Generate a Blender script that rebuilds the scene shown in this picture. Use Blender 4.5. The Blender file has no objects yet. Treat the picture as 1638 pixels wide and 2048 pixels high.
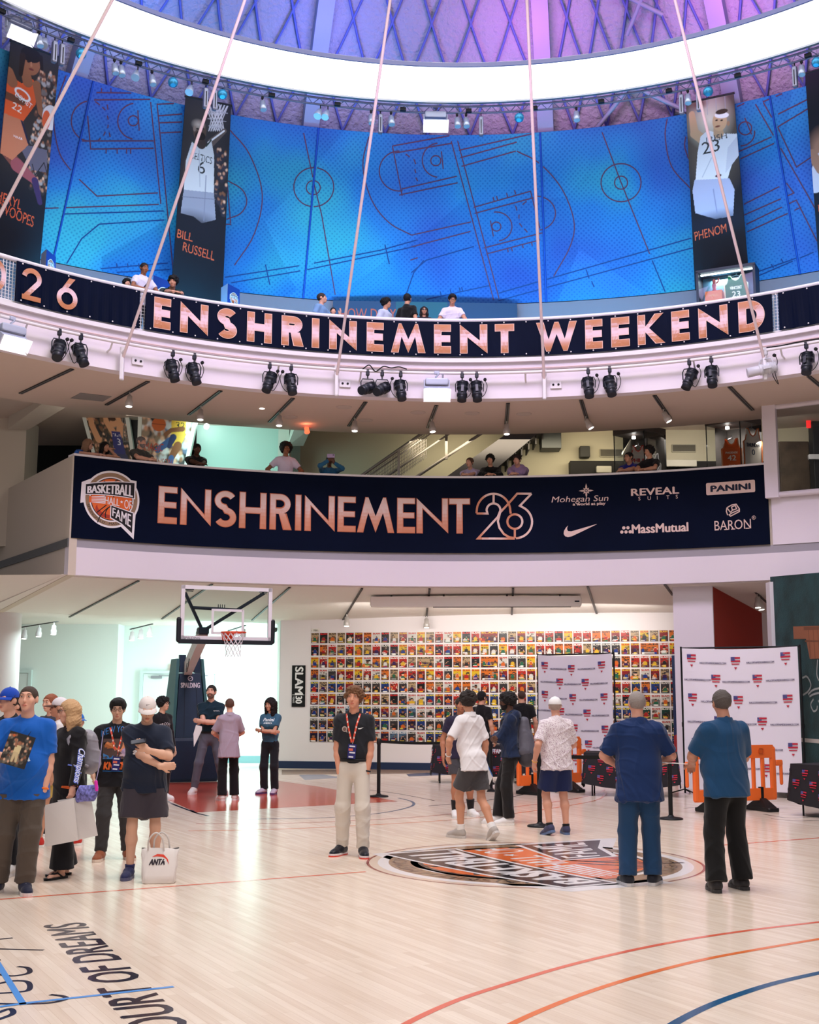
import bpy, bmesh, math, random
import numpy as np
from mathutils import Vector, Matrix, Euler
from mathutils.bvhtree import BVHTree
from mathutils.geometry import tessellate_polygon
random.seed(7)
SC = bpy.context.scene
COL = SC.collection
PI = math.pi
# --- camera
FPX, HCAM, ROLL = 2450.0, 1.75, -0.0025
PITCH = math.atan(367 / FPX)
cam_d = bpy.data.cameras.new('camera')
cam_d.sensor_fit = 'HORIZONTAL'; cam_d.sensor_width = 36.0
cam_d.lens = 36.0 * FPX / 1638.0
cam_d.clip_start = 0.1; cam_d.clip_end = 200
cam = bpy.data.objects.new('camera', cam_d); COL.objects.link(cam)
cam.matrix_world = Matrix.Translation((0, 0, HCAM)) @ Matrix.Rotation(PI / 2 + PITCH, 4, 'X') @ Matrix.Rotation(-ROLL, 4, 'Z')
SC.camera = cam
# --- exposure, world
SC.view_settings.view_transform = 'Standard'
SC.view_settings.look = 'None'
SC.view_settings.exposure = 0.0
SC.view_settings.gamma = 1.0
SC.view_settings.use_curve_mapping = False
SC.cycles.max_bounces = 5
SC.cycles.diffuse_bounces = 3
SC.cycles.glossy_bounces = 3
SC.cycles.transmission_bounces = 6
SC.cycles.transparent_max_bounces = 8
SC.cycles.sample_clamp_indirect = 4.0
SC.cycles.caustics_reflective = False
SC.cycles.caustics_refractive = False
SC.cycles.use_denoising = True
SC.cycles.use_adaptive_sampling = True
SC.cycles.adaptive_threshold = 0.08
W = bpy.data.worlds.new('world'); SC.world = W; W.use_nodes = True
W.node_tree.nodes['Background'].inputs[0].default_value = (0.80, 0.78, 0.86, 1)
W.node_tree.nodes['Background'].inputs[1].default_value = 0.22
# --- centre of the round hall
CX, CY = 0.9, 13.0
RING_L = 2.4
def light(name, kind, loc, target, energy, color, size=1.0, size_y=None, spot=None, blend=0.6, spread=None):
 d = bpy.data.lights.new(name, kind); d.energy = energy; d.color = color
 if kind == 'AREA':
  d.size = size
  if size_y: d.shape = 'RECTANGLE'; d.size_y = size_y
  if spread: d.spread = spread
 else:
  d.shadow_soft_size = size
 if kind == 'SPOT': d.spot_size = spot; d.spot_blend = blend
 o = bpy.data.objects.new(name, d); COL.objects.link(o); o.location = loc
 v = Vector(target) - Vector(loc)
 o.rotation_euler = v.to_track_quat('-Z', 'Y').to_euler()
 o['kind'] = 'helper'
 return o
def pol(r, az, z):     # az in degrees, 0 = straight away from the camera side, + to the right
 a = math.radians(az); return (CX + r * math.sin(a), CY + r * math.cos(a), z)
light('added_top_fill', 'AREA', (CX, CY - 2, 17.5), (CX, CY, 0), 2150, (1.0, 0.925, 0.88), 7.0)  # unseen soft top light, added to brighten the court
light('added_front_fill', 'AREA', (CX - 1, CY - 13, 11.5), (CX, CY + 3, 1.5), 640, (1.0, 0.93, 0.92), 6.0)  # unseen frontal fill, added to brighten backdrops and people
for az in (-34, 0, 34):
 light('balcony_wash', 'AREA', pol(3.5, az, 12.6), pol(11.2, az, 6.0), 85, (0.70, 0.50, 1.0), 2.0, spread=2.0)
for az in (-34, -22, -10, 2, 14, 26, 37):
 light('mural_uplight', 'AREA', pol(12.2, az, 8.95), pol(13.9, az, 11.6), 88, (0.10, 0.58, 1.0), 1.6, 0.4)
for az, c, e in ((-36, (0.10, 0.25, 1.0), 300), (-14, (0.22, 0.22, 1.0), 300), (8, (0.75, 0.18, 0.85), 300), (30, (0.75, 0.18, 0.80), 330)):
 light('dome_wash', 'AREA', pol(9.9, az, 14.12), pol(12.0, az, 17.5), e * .26, c, 1.1)
light('bay_daylight', 'AREA', (-3.75, 31.2, 1.9), (-5.2, 33.0, 1.7), 200, (0.72, 1.0, 0.98), 2.2, 2.4)
light('bay_top_light', 'AREA', (-7.0, 28.5, 3.35), (-7.0, 29.2, 0), 120, (0.78, 1.0, 0.98), 3.0, 2.0)
light('cove_light', 'AREA', (1.6, 29.35, 3.75), (1.5, 30.4, 2.2), 75, (1.0, 0.90, 0.72), 8.5, 0.15)
light('cover_wall_light', 'AREA', (2.0, 27.2, 3.45), (2.0, 30.2, 1.4), 120, (1.0, 0.93, 0.86), 7.0, 0.3)
light('poster_fill', 'AREA', (-6.4, 24.6, 7.35), (-6.6, 26.9, 6.6), 14, (1.0, 0.95, 0.85), 1.2, 0.4)  # added fill that brightens the slanted posters
light('gallery_day', 'AREA', (-4.4, 26.0, 7.3), (-3.6, 27.7, 6.6), 38, (0.58, 1.0, 0.92), 1.5)
light('gallery_warm', 'AREA', (2.5, 27.0, 7.3), (2.5, 29.5, 5.9), 34, (1.0, 0.88, 0.62), 5.0, 0.4)
light('gallery_case_light', 'AREA', (7.0, 26.2, 7.3), (7.5, 28.0, 5.8), 45, (1.0, 0.92, 0.80), 3.0, 0.4)
# --- rays through the camera, onto real surfaces
def ray(px, py):
 u = px - 819.0; v = -(py - 1024.0); c, s = math.cos(ROLL), math.sin(ROLL)
 u, v = c * u - s * v, s * u + c * v
 return Vector((u, FPX * math.cos(PITCH) - v * math.sin(PITCH), FPX * math.sin(PITCH) + v * math.cos(PITCH)))
O0 = Vector((0, 0, HCAM))
def Pz(px, py, z): q = ray(px, py); return O0 + q * ((z - HCAM) / q.z)
def Pf(px, py): return Pz(px, py, 0.0)
def Pd(px, py, D): q = ray(px, py); return O0 + q * (D / q.y)
def Pr(px, py, R):
 q = ray(px, py); a = q.x * q.x + q.y * q.y; b = -2 * (q.x * CX + q.y * CY); c = CX * CX + CY * CY - R * R
 return O0 + q * ((-b + math.sqrt(max(b * b - 4 * a * c, 0))) / (2 * a))
def az_of(P): return math.degrees(math.atan2(P[0] - CX, P[1] - CY))
def lin(c):
 c = c / 255.0
 return c / 12.92 if c <= 0.04045 else ((c + 0.055) / 1.055) ** 2.4
def S(r, g, b): return (lin(r), lin(g), lin(b))
# --- materials
MATS = {}
def mat(name, color, rough=0.6, metal=0.0, bump=0.0, bscale=60.0, emit=None, estr=0.0, spec=0.4, coat=0.0, vary=0.0, vscale=4.0, sheen=0.0):
 if name in MATS: return MATS[name]
 m = bpy.data.materials.new(name); m.use_nodes = True
 nt = m.node_tree; p = nt.nodes['Principled BSDF']
 p.inputs['Base Color'].default_value = (*color, 1); p.inputs['Roughness'].default_value = rough
 p.inputs['Metallic'].default_value = metal; p.inputs['Specular IOR Level'].default_value = spec
 p.inputs['Coat Weight'].default_value = coat; p.inputs['Sheen Weight'].default_value = sheen
 tc = nt.nodes.new('ShaderNodeTexCoord')
 if vary > 0:
  n = nt.nodes.new('ShaderNodeTexNoise'); n.inputs['Scale'].default_value = vscale; n.inputs['Detail'].default_value = 5
  nt.links.new(tc.outputs['Object'], n.inputs['Vector'])
  r = nt.nodes.new('ShaderNodeValToRGB')
  r.color_ramp.elements[0].position = 0.3; r.color_ramp.elements[1].position = 0.7
  r.color_ramp.elements[0].color = (*[max(0, c * (1 - vary)) for c in color], 1)
  r.color_ramp.elements[1].color = (*[min(1, c * (1 + vary)) for c in color], 1)
  nt.links.new(n.outputs['Fac'], r.inputs['Fac']); nt.links.new(r.outputs['Color'], p.inputs['Base Color'])
 if bump > 0:
  n = nt.nodes.new('ShaderNodeTexNoise'); n.inputs['Scale'].default_value = bscale; n.inputs['Detail'].default_value = 4
  nt.links.new(tc.outputs['Object'], n.inputs['Vector'])
  b = nt.nodes.new('ShaderNodeBump'); b.inputs['Strength'].default_value = bump; b.inputs['Distance'].default_value = 0.02
  nt.links.new(n.outputs['Fac'], b.inputs['Height']); nt.links.new(b.outputs['Normal'], p.inputs['Normal'])
 if emit:
  p.inputs['Emission Color'].default_value = (*emit, 1); p.inputs['Emission Strength'].default_value = estr
 MATS[name] = m; return m
def print_mat(name, rough=0.55, spec=0.3):
 if name in MATS: return MATS[name]
 m = bpy.data.materials.new(name); m.use_nodes = True
 nt = m.node_tree; p = nt.nodes['Principled BSDF']
 a = nt.nodes.new('ShaderNodeVertexColor'); a.layer_name = 'Col'
 nt.links.new(a.outputs['Color'], p.inputs['Base Color'])
 p.inputs['Roughness'].default_value = rough; p.inputs['Specular IOR Level'].default_value = spec
 MATS[name] = m; return m
def glass_mat(name, tint=(1, 1, 1), alpha=0.12, rough=0.02):
 if name in MATS: return MATS[name]
 m = bpy.data.materials.new(name); m.use_nodes = True
 nt = m.node_tree; nt.nodes.clear()
 o = nt.nodes.new('ShaderNodeOutputMaterial'); mx = nt.nodes.new('ShaderNodeMixShader')
 t = nt.nodes.new('ShaderNodeBsdfTransparent'); t.inputs[0].default_value = (*tint, 1)
 g = nt.nodes.new('ShaderNodeBsdfGlossy'); g.inputs['Roughness'].default_value = rough
 f = nt.nodes.new('ShaderNodeFresnel'); f.inputs[0].default_value = 1.45
 a = nt.nodes.new('ShaderNodeMath'); a.operation = 'MULTIPLY'; a.inputs[1].default_value = alpha * 8
 nt.links.new(f.outputs[0], a.inputs[0]); nt.links.new(a.outputs[0], mx.inputs[0])
 nt.links.new(t.outputs[0], mx.inputs[1]); nt.links.new(g.outputs[0], mx.inputs[2]); nt.links.new(mx.outputs[0], o.inputs[0])
 MATS[name] = m; return m
PRINT = print_mat('printed_graphic')
PRINT_GLOSS = print_mat('printed_gloss', 0.3, 0.4)
FLOORPRINT = print_mat('painted_marking', 0.16, 0.5)
# --- mesh builder
def frame_z(d):
 d = Vector(d).normalized(); u = Vector((0, 0, 1)) if abs(d.z) < 0.95 else Vector((1, 0, 0))
 x = u.cross(d).normalized(); y = d.cross(x); return x, y, d
class MB:
 def __init__(s): s.v = []; s.f = []; s.c = []; s.sm = []
 def add(s, vs, fs, col=None, smooth=False):
  o = len(s.v); s.v += [tuple(q) for q in vs]
  for f in fs: s.f.append(tuple(i + o for i in f)); s.c.append(col); s.sm.append(smooth)
  return s
 def box(s, c, sz, rz=0.0, col=None, M=None):
  hx, hy, hz = sz[0] / 2, sz[1] / 2, sz[2] / 2
  vs = [Vector((x, y, z)) for x in (-hx, hx) for y in (-hy, hy) for z in (-hz, hz)]
  R = M if M is not None else Matrix.Rotation(rz, 3, 'Z')
  vs = [R @ q + Vector(c) for q in vs]
  return s.add(vs, [(0, 1, 3, 2), (4, 6, 7, 5), (0, 4, 5, 1), (2, 3, 7, 6), (0, 2, 6, 4), (1, 5, 7, 3)], col)
 def rbox(s, c, sz, r=0.02, rz=0.0, n=3, col=None, M=None):   # box with rounded vertical edges and chamfered rims
  pts = []
  for (sx, sy, a0) in ((1, 1, 0), (-1, 1, 90), (-1, -1, 180), (1, -1, 270)):
   for k in range(n + 1):
    a = math.radians(a0 + 90 * k / n)
    pts.append((sx * (sz[0] / 2 - r) + r * math.cos(a), sy * (sz[1] / 2 - r) + r * math.sin(a)))
  N = len(pts); vs = []; ch = min(r, sz[2] * 0.25)
  R = M if M is not None else Matrix.Rotation(rz, 3, 'Z')
  for z, k in ((-sz[2] / 2, 1 - ch / max(sz[0], sz[1]) * 1.2), (-sz[2] / 2 + ch, 1), (sz[2] / 2 - ch, 1), (sz[2] / 2, 1 - ch / max(sz[0], sz[1]) * 1.2)):
   vs += [R @ Vector((x * k, y * k, z)) + Vector(c) for x, y in pts]
  fs = [tuple(range(N))[::-1], tuple(range(3 * N, 4 * N))]
  for j in range(3):
   for i in range(N): a = j * N + i; b = j * N + (i + 1) % N; fs.append((a, b, b + N, a + N))
  return s.add(vs, fs, col)
 def cyl(s, a, b, r, r2=None, n=12, col=None, cap=True, smooth=True):
  a, b = Vector(a), Vector(b); r2 = r if r2 is None else r2
  x, y, d = frame_z(b - a); vs = []
  for P, q in ((a, r), (b, r2)):
   vs += [P + x * (q * math.cos(2 * PI * i / n)) + y * (q * math.sin(2 * PI * i / n)) for i in range(n)]
  s.add(vs, [(i, (i + 1) % n, n + (i + 1) % n, n + i) for i in range(n)], col, smooth)
  if cap: s.add(vs, [tuple(range(n))[::-1], tuple(range(n, 2 * n))], col)
  return s
 def tube(s, path, r, n=8, col=None, closed=False, cap=True):
  P = [Vector(q) for q in path]; m = len(P); vs = []; px = None
  rr = r if isinstance(r, (list, tuple)) else [r] * m
  for i in range(m):
   if closed: t = P[(i + 1) % m] - P[i - 1]
   else: t = P[min(i + 1, m - 1)] - P[max(i - 1, 0)]
   if px is None: x, y, d = frame_z(t)
   else:
    d = t.normalized(); x = (px - d * px.dot(d))
    x = x.normalized() if x.length > 1e-6 else frame_z(t)[0]
    y = d.cross(x)
   px = x
   vs += [P[i] + x * (rr[i] * math.cos(2 * PI * k / n)) + y * (rr[i] * math.sin(2 * PI * k / n)) for k in range(n)]
  fs = []
  for i in range(m if closed else m - 1):
   j = (i + 1) % m
   for k in range(n): fs.append((i * n + k, i * n + (k + 1) % n, j * n + (k + 1) % n, j * n + k))
  s.add(vs, fs, col, True)
  if cap and not closed: s.add(vs, [tuple(range(n))[::-1], tuple(range((m - 1) * n, m * n))], col)
  return s
 def lathe(s, prof, c=(0, 0, 0), d=(0, 0, 1), n=20, col=None, smooth=True):
  x, y, dz = frame_z(d); c = Vector(c); vs = []
  for (r, h) in prof:
   vs += [c + dz * h + x * (r * math.cos(2 * PI * k / n)) + y * (r * math.sin(2 * PI * k / n)) for k in range(n)]
  fs = []
  for i in range(len(prof) - 1):
   for k in range(n): fs.append((i * n + k, i * n + (k + 1) % n, (i + 1) * n + (k + 1) % n, (i + 1) * n + k))
  s.add(vs, fs, col, smooth)
  s.add(vs, [tuple(range(n))[::-1], tuple(range((len(prof) - 1) * n, len(prof) * n))], col)
  return s
 def prism(s, poly, fn, t0, t1, col=None):     # poly 2D (any outline), fn(u,v,t) -> point
  N = len(poly)
  vs = [fn(u, v, t0) for u, v in poly] + [fn(u, v, t1) for u, v in poly]
  tri = tessellate_polygon([[Vector((u, v, 0)) for u, v in poly]])
  fs = [tuple(t) for t in tri] + [tuple(i + N for i in t[::-1]) for t in tri]
  fs += [(i, (i + 1) % N, N + (i + 1) % N, N + i) for i in range(N)]
  return s.add(vs, fs, col)
 def arc(s, r0, z0, r1, z1, a0, a1, n=64, col=None, smooth=True):   # strip of a surface of revolution about the hall's centre
  vs = []
  for i in range(n + 1):
   a = a0 + (a1 - a0) * i / n; vs += [pol(r0, a, z0), pol(r1, a, z1)]
  return s.add(vs, [(2 * i, 2 * i + 2, 2 * i + 3, 2 * i + 1) for i in range(n)], col, smooth)
 def ring_solid(s, prof, a0, a1, n=64, col=None):   # closed profile (r,z) swept about the centre
  m = len(prof); vs = []
  for i in range(n + 1):
   a = a0 + (a1 - a0) * i / n; vs += [pol(r, a, z) for r, z in prof]
  fs = []
  for i in range(n):
   for k in range(m): fs.append((i * m + k, i * m + (k + 1) % m, (i + 1) * m + (k + 1) % m, (i + 1) * m + k))
  fs += [tuple(range(m))[::-1], tuple(range(n * m, (n + 1) * m))]
  return s.add(vs, fs, col, False)
 def mesh(s, name, m=None, fix=True):
  me = bpy.data.meshes.new(name); me.from_pydata(s.v, [], s.f)
  if fix:
   b = bmesh.new(); b.from_mesh(me); bmesh.ops.recalc_face_normals(b, faces=b.faces); b.to_mesh(me); b.free()
  me.polygons.foreach_set('use_smooth', s.sm)
  if any(c is not None for c in s.c):
   at = me.color_attributes.new('Col', 'FLOAT_COLOR', 'CORNER')
   arr = np.ones((len(me.loops), 4), np.float32); k = 0
   ls = np.zeros(len(me.polygons), np.int32); me.polygons.foreach_get('loop_start', ls)
   lt = np.zeros(len(me.polygons), np.int32); me.polygons.foreach_get('loop_total', lt)
   for i, c in enumerate(s.c):
    if c is not None: arr[ls[i]:ls[i] + lt[i], :3] = c
   at.data.foreach_set('color', arr.ravel())
  if m: me.materials.append(m)
  return me
 def build(s, name, m, parent=None, fix=True):
  o = bpy.data.objects.new(name, s.mesh(name, m, fix)); COL.objects.link(o)
  if parent: o.parent = parent
  return o
def tag(o, label=None, cat=None, group=None, kind=None):
 if label: o['label'] = label
 if cat: o['category'] = cat
 if group: o['group'] = group
 if kind: o['kind'] = kind
 return o
def thing(name, label, cat, loc=(0, 0, 0), rz=0.0, group=None):
 o = bpy.data.objects.new(name, None); COL.objects.link(o); o.location = loc; o.rotation_euler = (0, 0, rz)
 o.empty_display_size = 0.2
 return tag(o, label, cat, group)
def struct(name, mb, m, parent=None, fix=True):
 o = mb.build(name, m, parent, fix)
 if not parent: o['kind'] = 'structure'
 return o
def dup(root, loc=None, rot=None, label=None, group=None):
 r = root.copy(); COL.objects.link(r)
 if loc is not None: r.location = loc
 if rot is not None: r.rotation_euler = rot
 if label: r['label'] = label
 if group: r['group'] = group
 for ch in list(root.children):
  c = ch.copy(); COL.objects.link(c); c.parent = r
  for g in list(ch.children):
   d = g.copy(); COL.objects.link(d); d.parent = c
 return r
ORD = 'first second third fourth fifth sixth seventh eighth ninth tenth eleventh twelfth thirteenth fourteenth fifteenth sixteenth seventeenth eighteenth nineteenth twentieth'.split()
def ordinal(n):   # 1-based words
 if n <= 20: return ORD[n - 1]
 t = {2: 'twenty', 3: 'thirty', 4: 'forty'}[n // 10]
 return (t + '-' + ORD[n % 10 - 1]) if n % 10 else {20: 'twentieth', 30: 'thirtieth', 40: 'fortieth'}[n]
# --- flat graphics: polygons with colour, mapped onto a real surface
_TXT = {}
def text_mesh(s):     # outline of a line of writing in the built-in face: triangles in 2D, width/height known
 if s in _TXT: return _TXT[s]
 cu = bpy.data.curves.new('t', 'FONT'); cu.body = s; cu.resolution_u = 3
 o = bpy.data.objects.new('t', cu); COL.objects.link(o)
 dg = bpy.context.evaluated_depsgraph_get(); me = o.evaluated_get(dg).to_mesh()
 vs = [(v.co.x, v.co.y) for v in me.vertices]; fs = [tuple(p.vertices) for p in me.polygons]
 o.evaluated_get(dg).to_mesh_clear(); bpy.data.objects.remove(o); bpy.data.curves.remove(cu)
 if not vs: vs = [(0, 0)]
 xs = [a for a, _ in vs]; x0, x1 = min(xs), max(xs)
 _TXT[s] = (vs, fs, x0, x1); return _TXT[s]
CAPH = 0.729
class G:
 def __init__(s): s.tris = []; s.maxl = 0
 def poly(s, pts, col, layer=1, cuts=None):
  pts = [tuple(p) for p in pts]
  tri = tessellate_polygon([[Vector((u, v, 0)) for u, v in pts]])
  s.faces(pts, tri, col, layer, cuts)
 def faces(s, pts, fs, col, layer=1, cuts=None):
  if cuts:       # split along levels of v so that a printed colour ramp can follow
   b = bmesh.new(); bv = [b.verts.new((u, v, 0)) for u, v in pts]
   for f in fs:
    try: b.faces.new([bv[i] for i in f])
    except ValueError: pass
   for c in cuts:
    bmesh.ops.bisect_plane(b, geom=b.verts[:] + b.edges[:] + b.faces[:], plane_co=(0, c, 0), plane_no=(0, 1, 0))
   b.verts.index_update()
   pts = [(v.co.x, v.co.y) for v in b.verts]; fs = [[v.index for v in f.verts] for f in b.faces]; b.free()
  s.tris.append((pts, [tuple(f) for f in fs], col, layer)); s.maxl = max(s.maxl, layer)
 def rect(s, x0, y0, x1, y1, col, layer=1): s.poly([(x0, y0), (x1, y0), (x1, y1), (x0, y1)], col, layer)
 def ell(s, cx, cy, rx, ry, col, layer=1, n=28, a0=0, a1=360):
  s.poly([(cx + rx * math.cos(math.radians(a0 + (a1 - a0) * k / n)), cy + ry * math.sin(math.radians(a0 + (a1 - a0) * k / n))) for k in range(n + (0 if a1 - a0 == 360 else 1))], col, layer)
 def ringpoly(s, cx, cy, r0, r1, col, layer=1, n=48, a0=0, a1=360):
  pts = []; fs = []
  for k in range(n + 1):
   a = math.radians(a0 + (a1 - a0) * k / n); c, d = math.cos(a), math.sin(a)
   pts += [(cx + r0 * c, cy + r0 * d), (cx + r1 * c, cy + r1 * d)]
  s.faces(pts, [(2 * k, 2 * k + 1, 2 * k + 3, 2 * k + 2) for k in range(n)], col, layer)
 def line(s, path, w, col, layer=1, closed=False, cuts=None):
  pts, fs = stroke(path, w, closed); s.faces(pts, fs, col, layer, cuts)
 def text(s, t, x, y, h, col, layer=1, w=None, align='l', rot=0.0, squeeze=1.0, shear=0.0, bold=0.0):
  vs, fs, x0, x1 = text_mesh(t); k = h / CAPH; kx = k * squeeze
  if w is not None: kx = w / (x1 - x0)
  W_ = (x1 - x0) * kx; ox = {'l': 0, 'c': -W_ / 2, 'r': -W_}[align]
  c, d = math.cos(rot), math.sin(rot)
  for qi, q in enumerate(((0, 0), (bold, 0), (-bold, 0), (0, bold)) if bold else ((0, 0),)):
   out = []
   for a, b in vs:
    X = (a - x0) * kx + ox + shear * b * k + q[0]; Y = b * k + q[1]
    out.append((x + c * X - d * Y, y + d * X + c * Y))
   s.faces(out, fs, col, layer + qi * .05)
  return W_
 def warp_text(s, t, fn, col, layer=1):      # text laid out in a unit box (0..1, 0..1) and bent by fn
  vs, fs, x0, x1 = text_mesh(t)
  s.faces([fn((a - x0) / (x1 - x0), b / CAPH) for a, b in vs], fs, col, layer)
 def mesh(s, fn, step=0.0012, mb=None, usub=None):      # fn(u,v,offset); usub = widest slice on a curved support
  mb = mb or MB()
  for pts, fs, col, layer in s.tris:
   if usub and pts and max(p[0] for p in pts) - min(p[0] for p in pts) > usub:
    b = bmesh.new(); bv = [b.verts.new((u, v, 0)) for u, v in pts]
    for f in fs:
     try: b.faces.new([bv[i] for i in f])
     except ValueError: pass
    a0, a1 = min(p[0] for p in pts), max(p[0] for p in pts); n = int((a1 - a0) / usub) + 1
    for c in range(1, n): bmesh.ops.bisect_plane(b, geom=b.verts[:] + b.edges[:] + b.faces[:], plane_co=(a0 + (a1 - a0) * c / n, 0, 0), plane_no=(1, 0, 0))
    b.verts.index_update(); pts = [(v.co.x, v.co.y) for v in b.verts]; fs = [tuple(v.index for v in f.verts) for f in b.faces]; b.free()
   P = [fn(u, v, layer * step) for u, v in pts]
   if callable(col):
    for f in fs:
     mb.add([P[i] for i in f], [tuple(range(len(f)))], None)
     mb.c[-1] = [col(*pts[i]) for i in f]
   else: mb.add(P, fs, col)
  return mb
def stroke(path, w, closed=False):
 P = [Vector((a, b)) for a, b in path]; n = len(P); L = []; Rr = []
 for i in range(n):
  if closed: a, b, c = P[i - 1], P[i], P[(i + 1) % n]
  else: a, b, c = P[max(i - 1, 0)], P[i], P[min(i + 1, n - 1)]
  d1 = (b - a) if (b - a).length > 1e-9 else (c - b); d2 = (c - b) if (c - b).length > 1e-9 else d1
  d1 = d1.normalized(); d2 = d2.normalized()
  n1 = Vector((-d1.y, d1.x)); n2 = Vector((-d2.y, d2.x)); m = n1 + n2
  m = m.normalized() if m.length > 1e-6 else n1
  k = (w / 2) / max(0.35, m.dot(n1)); L.append(b + m * k); Rr.append(b - m * k)
 pts = [tuple(q) for pr in zip(L, Rr) for q in pr]
 fs = [(2 * i, 2 * i + 1, 2 * i + 3, 2 * i + 2) for i in range(n - 1)]
 if closed: fs.append((2 * n - 2, 2 * n - 1, 1, 0))
 return pts, fs
def arcpts(cx, cy, rx, ry, a0, a1, n=16):
 return [(cx + rx * math.cos(math.radians(a0 + (a1 - a0) * k / n)), cy + ry * math.sin(math.radians(a0 + (a1 - a0) * k / n))) for k in range(n + 1)]
def spline(pts, n=8):    # smooth curve through points (Catmull-Rom)
 P = [Vector(q) for q in pts]; P = [P[0] * 2 - P[1]] + P + [P[-1] * 2 - P[-2]]; out = []
 for i in range(1, len(P) - 2):
  for k in range(n):
   t = k / n; a, b, c, d = P[i - 1], P[i], P[i + 1], P[i + 2]
   out.append(0.5 * ((2 * b) + (c - a) * t + (2 * a - 5 * b + 4 * c - d) * t * t + (3 * b - a - 3 * c + d) * t ** 3))
 out.append(P[-2]); return out
def planefn(o, ux, uy):
 o, ux, uy = Vector(o), Vector(ux), Vector(uy); n = ux.cross(uy).normalized()
 return lambda u, v, t: o + ux * u + uy * v + n * t
def cylfn(R, az0, z0, sgn=-1):     # u = metres along the arc to the right of az0, v = metres up; + offset towards the centre
 return lambda u, v, t: Vector(pol(R + sgn * t, az0 + math.degrees(u / R), z0 + v))
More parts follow.
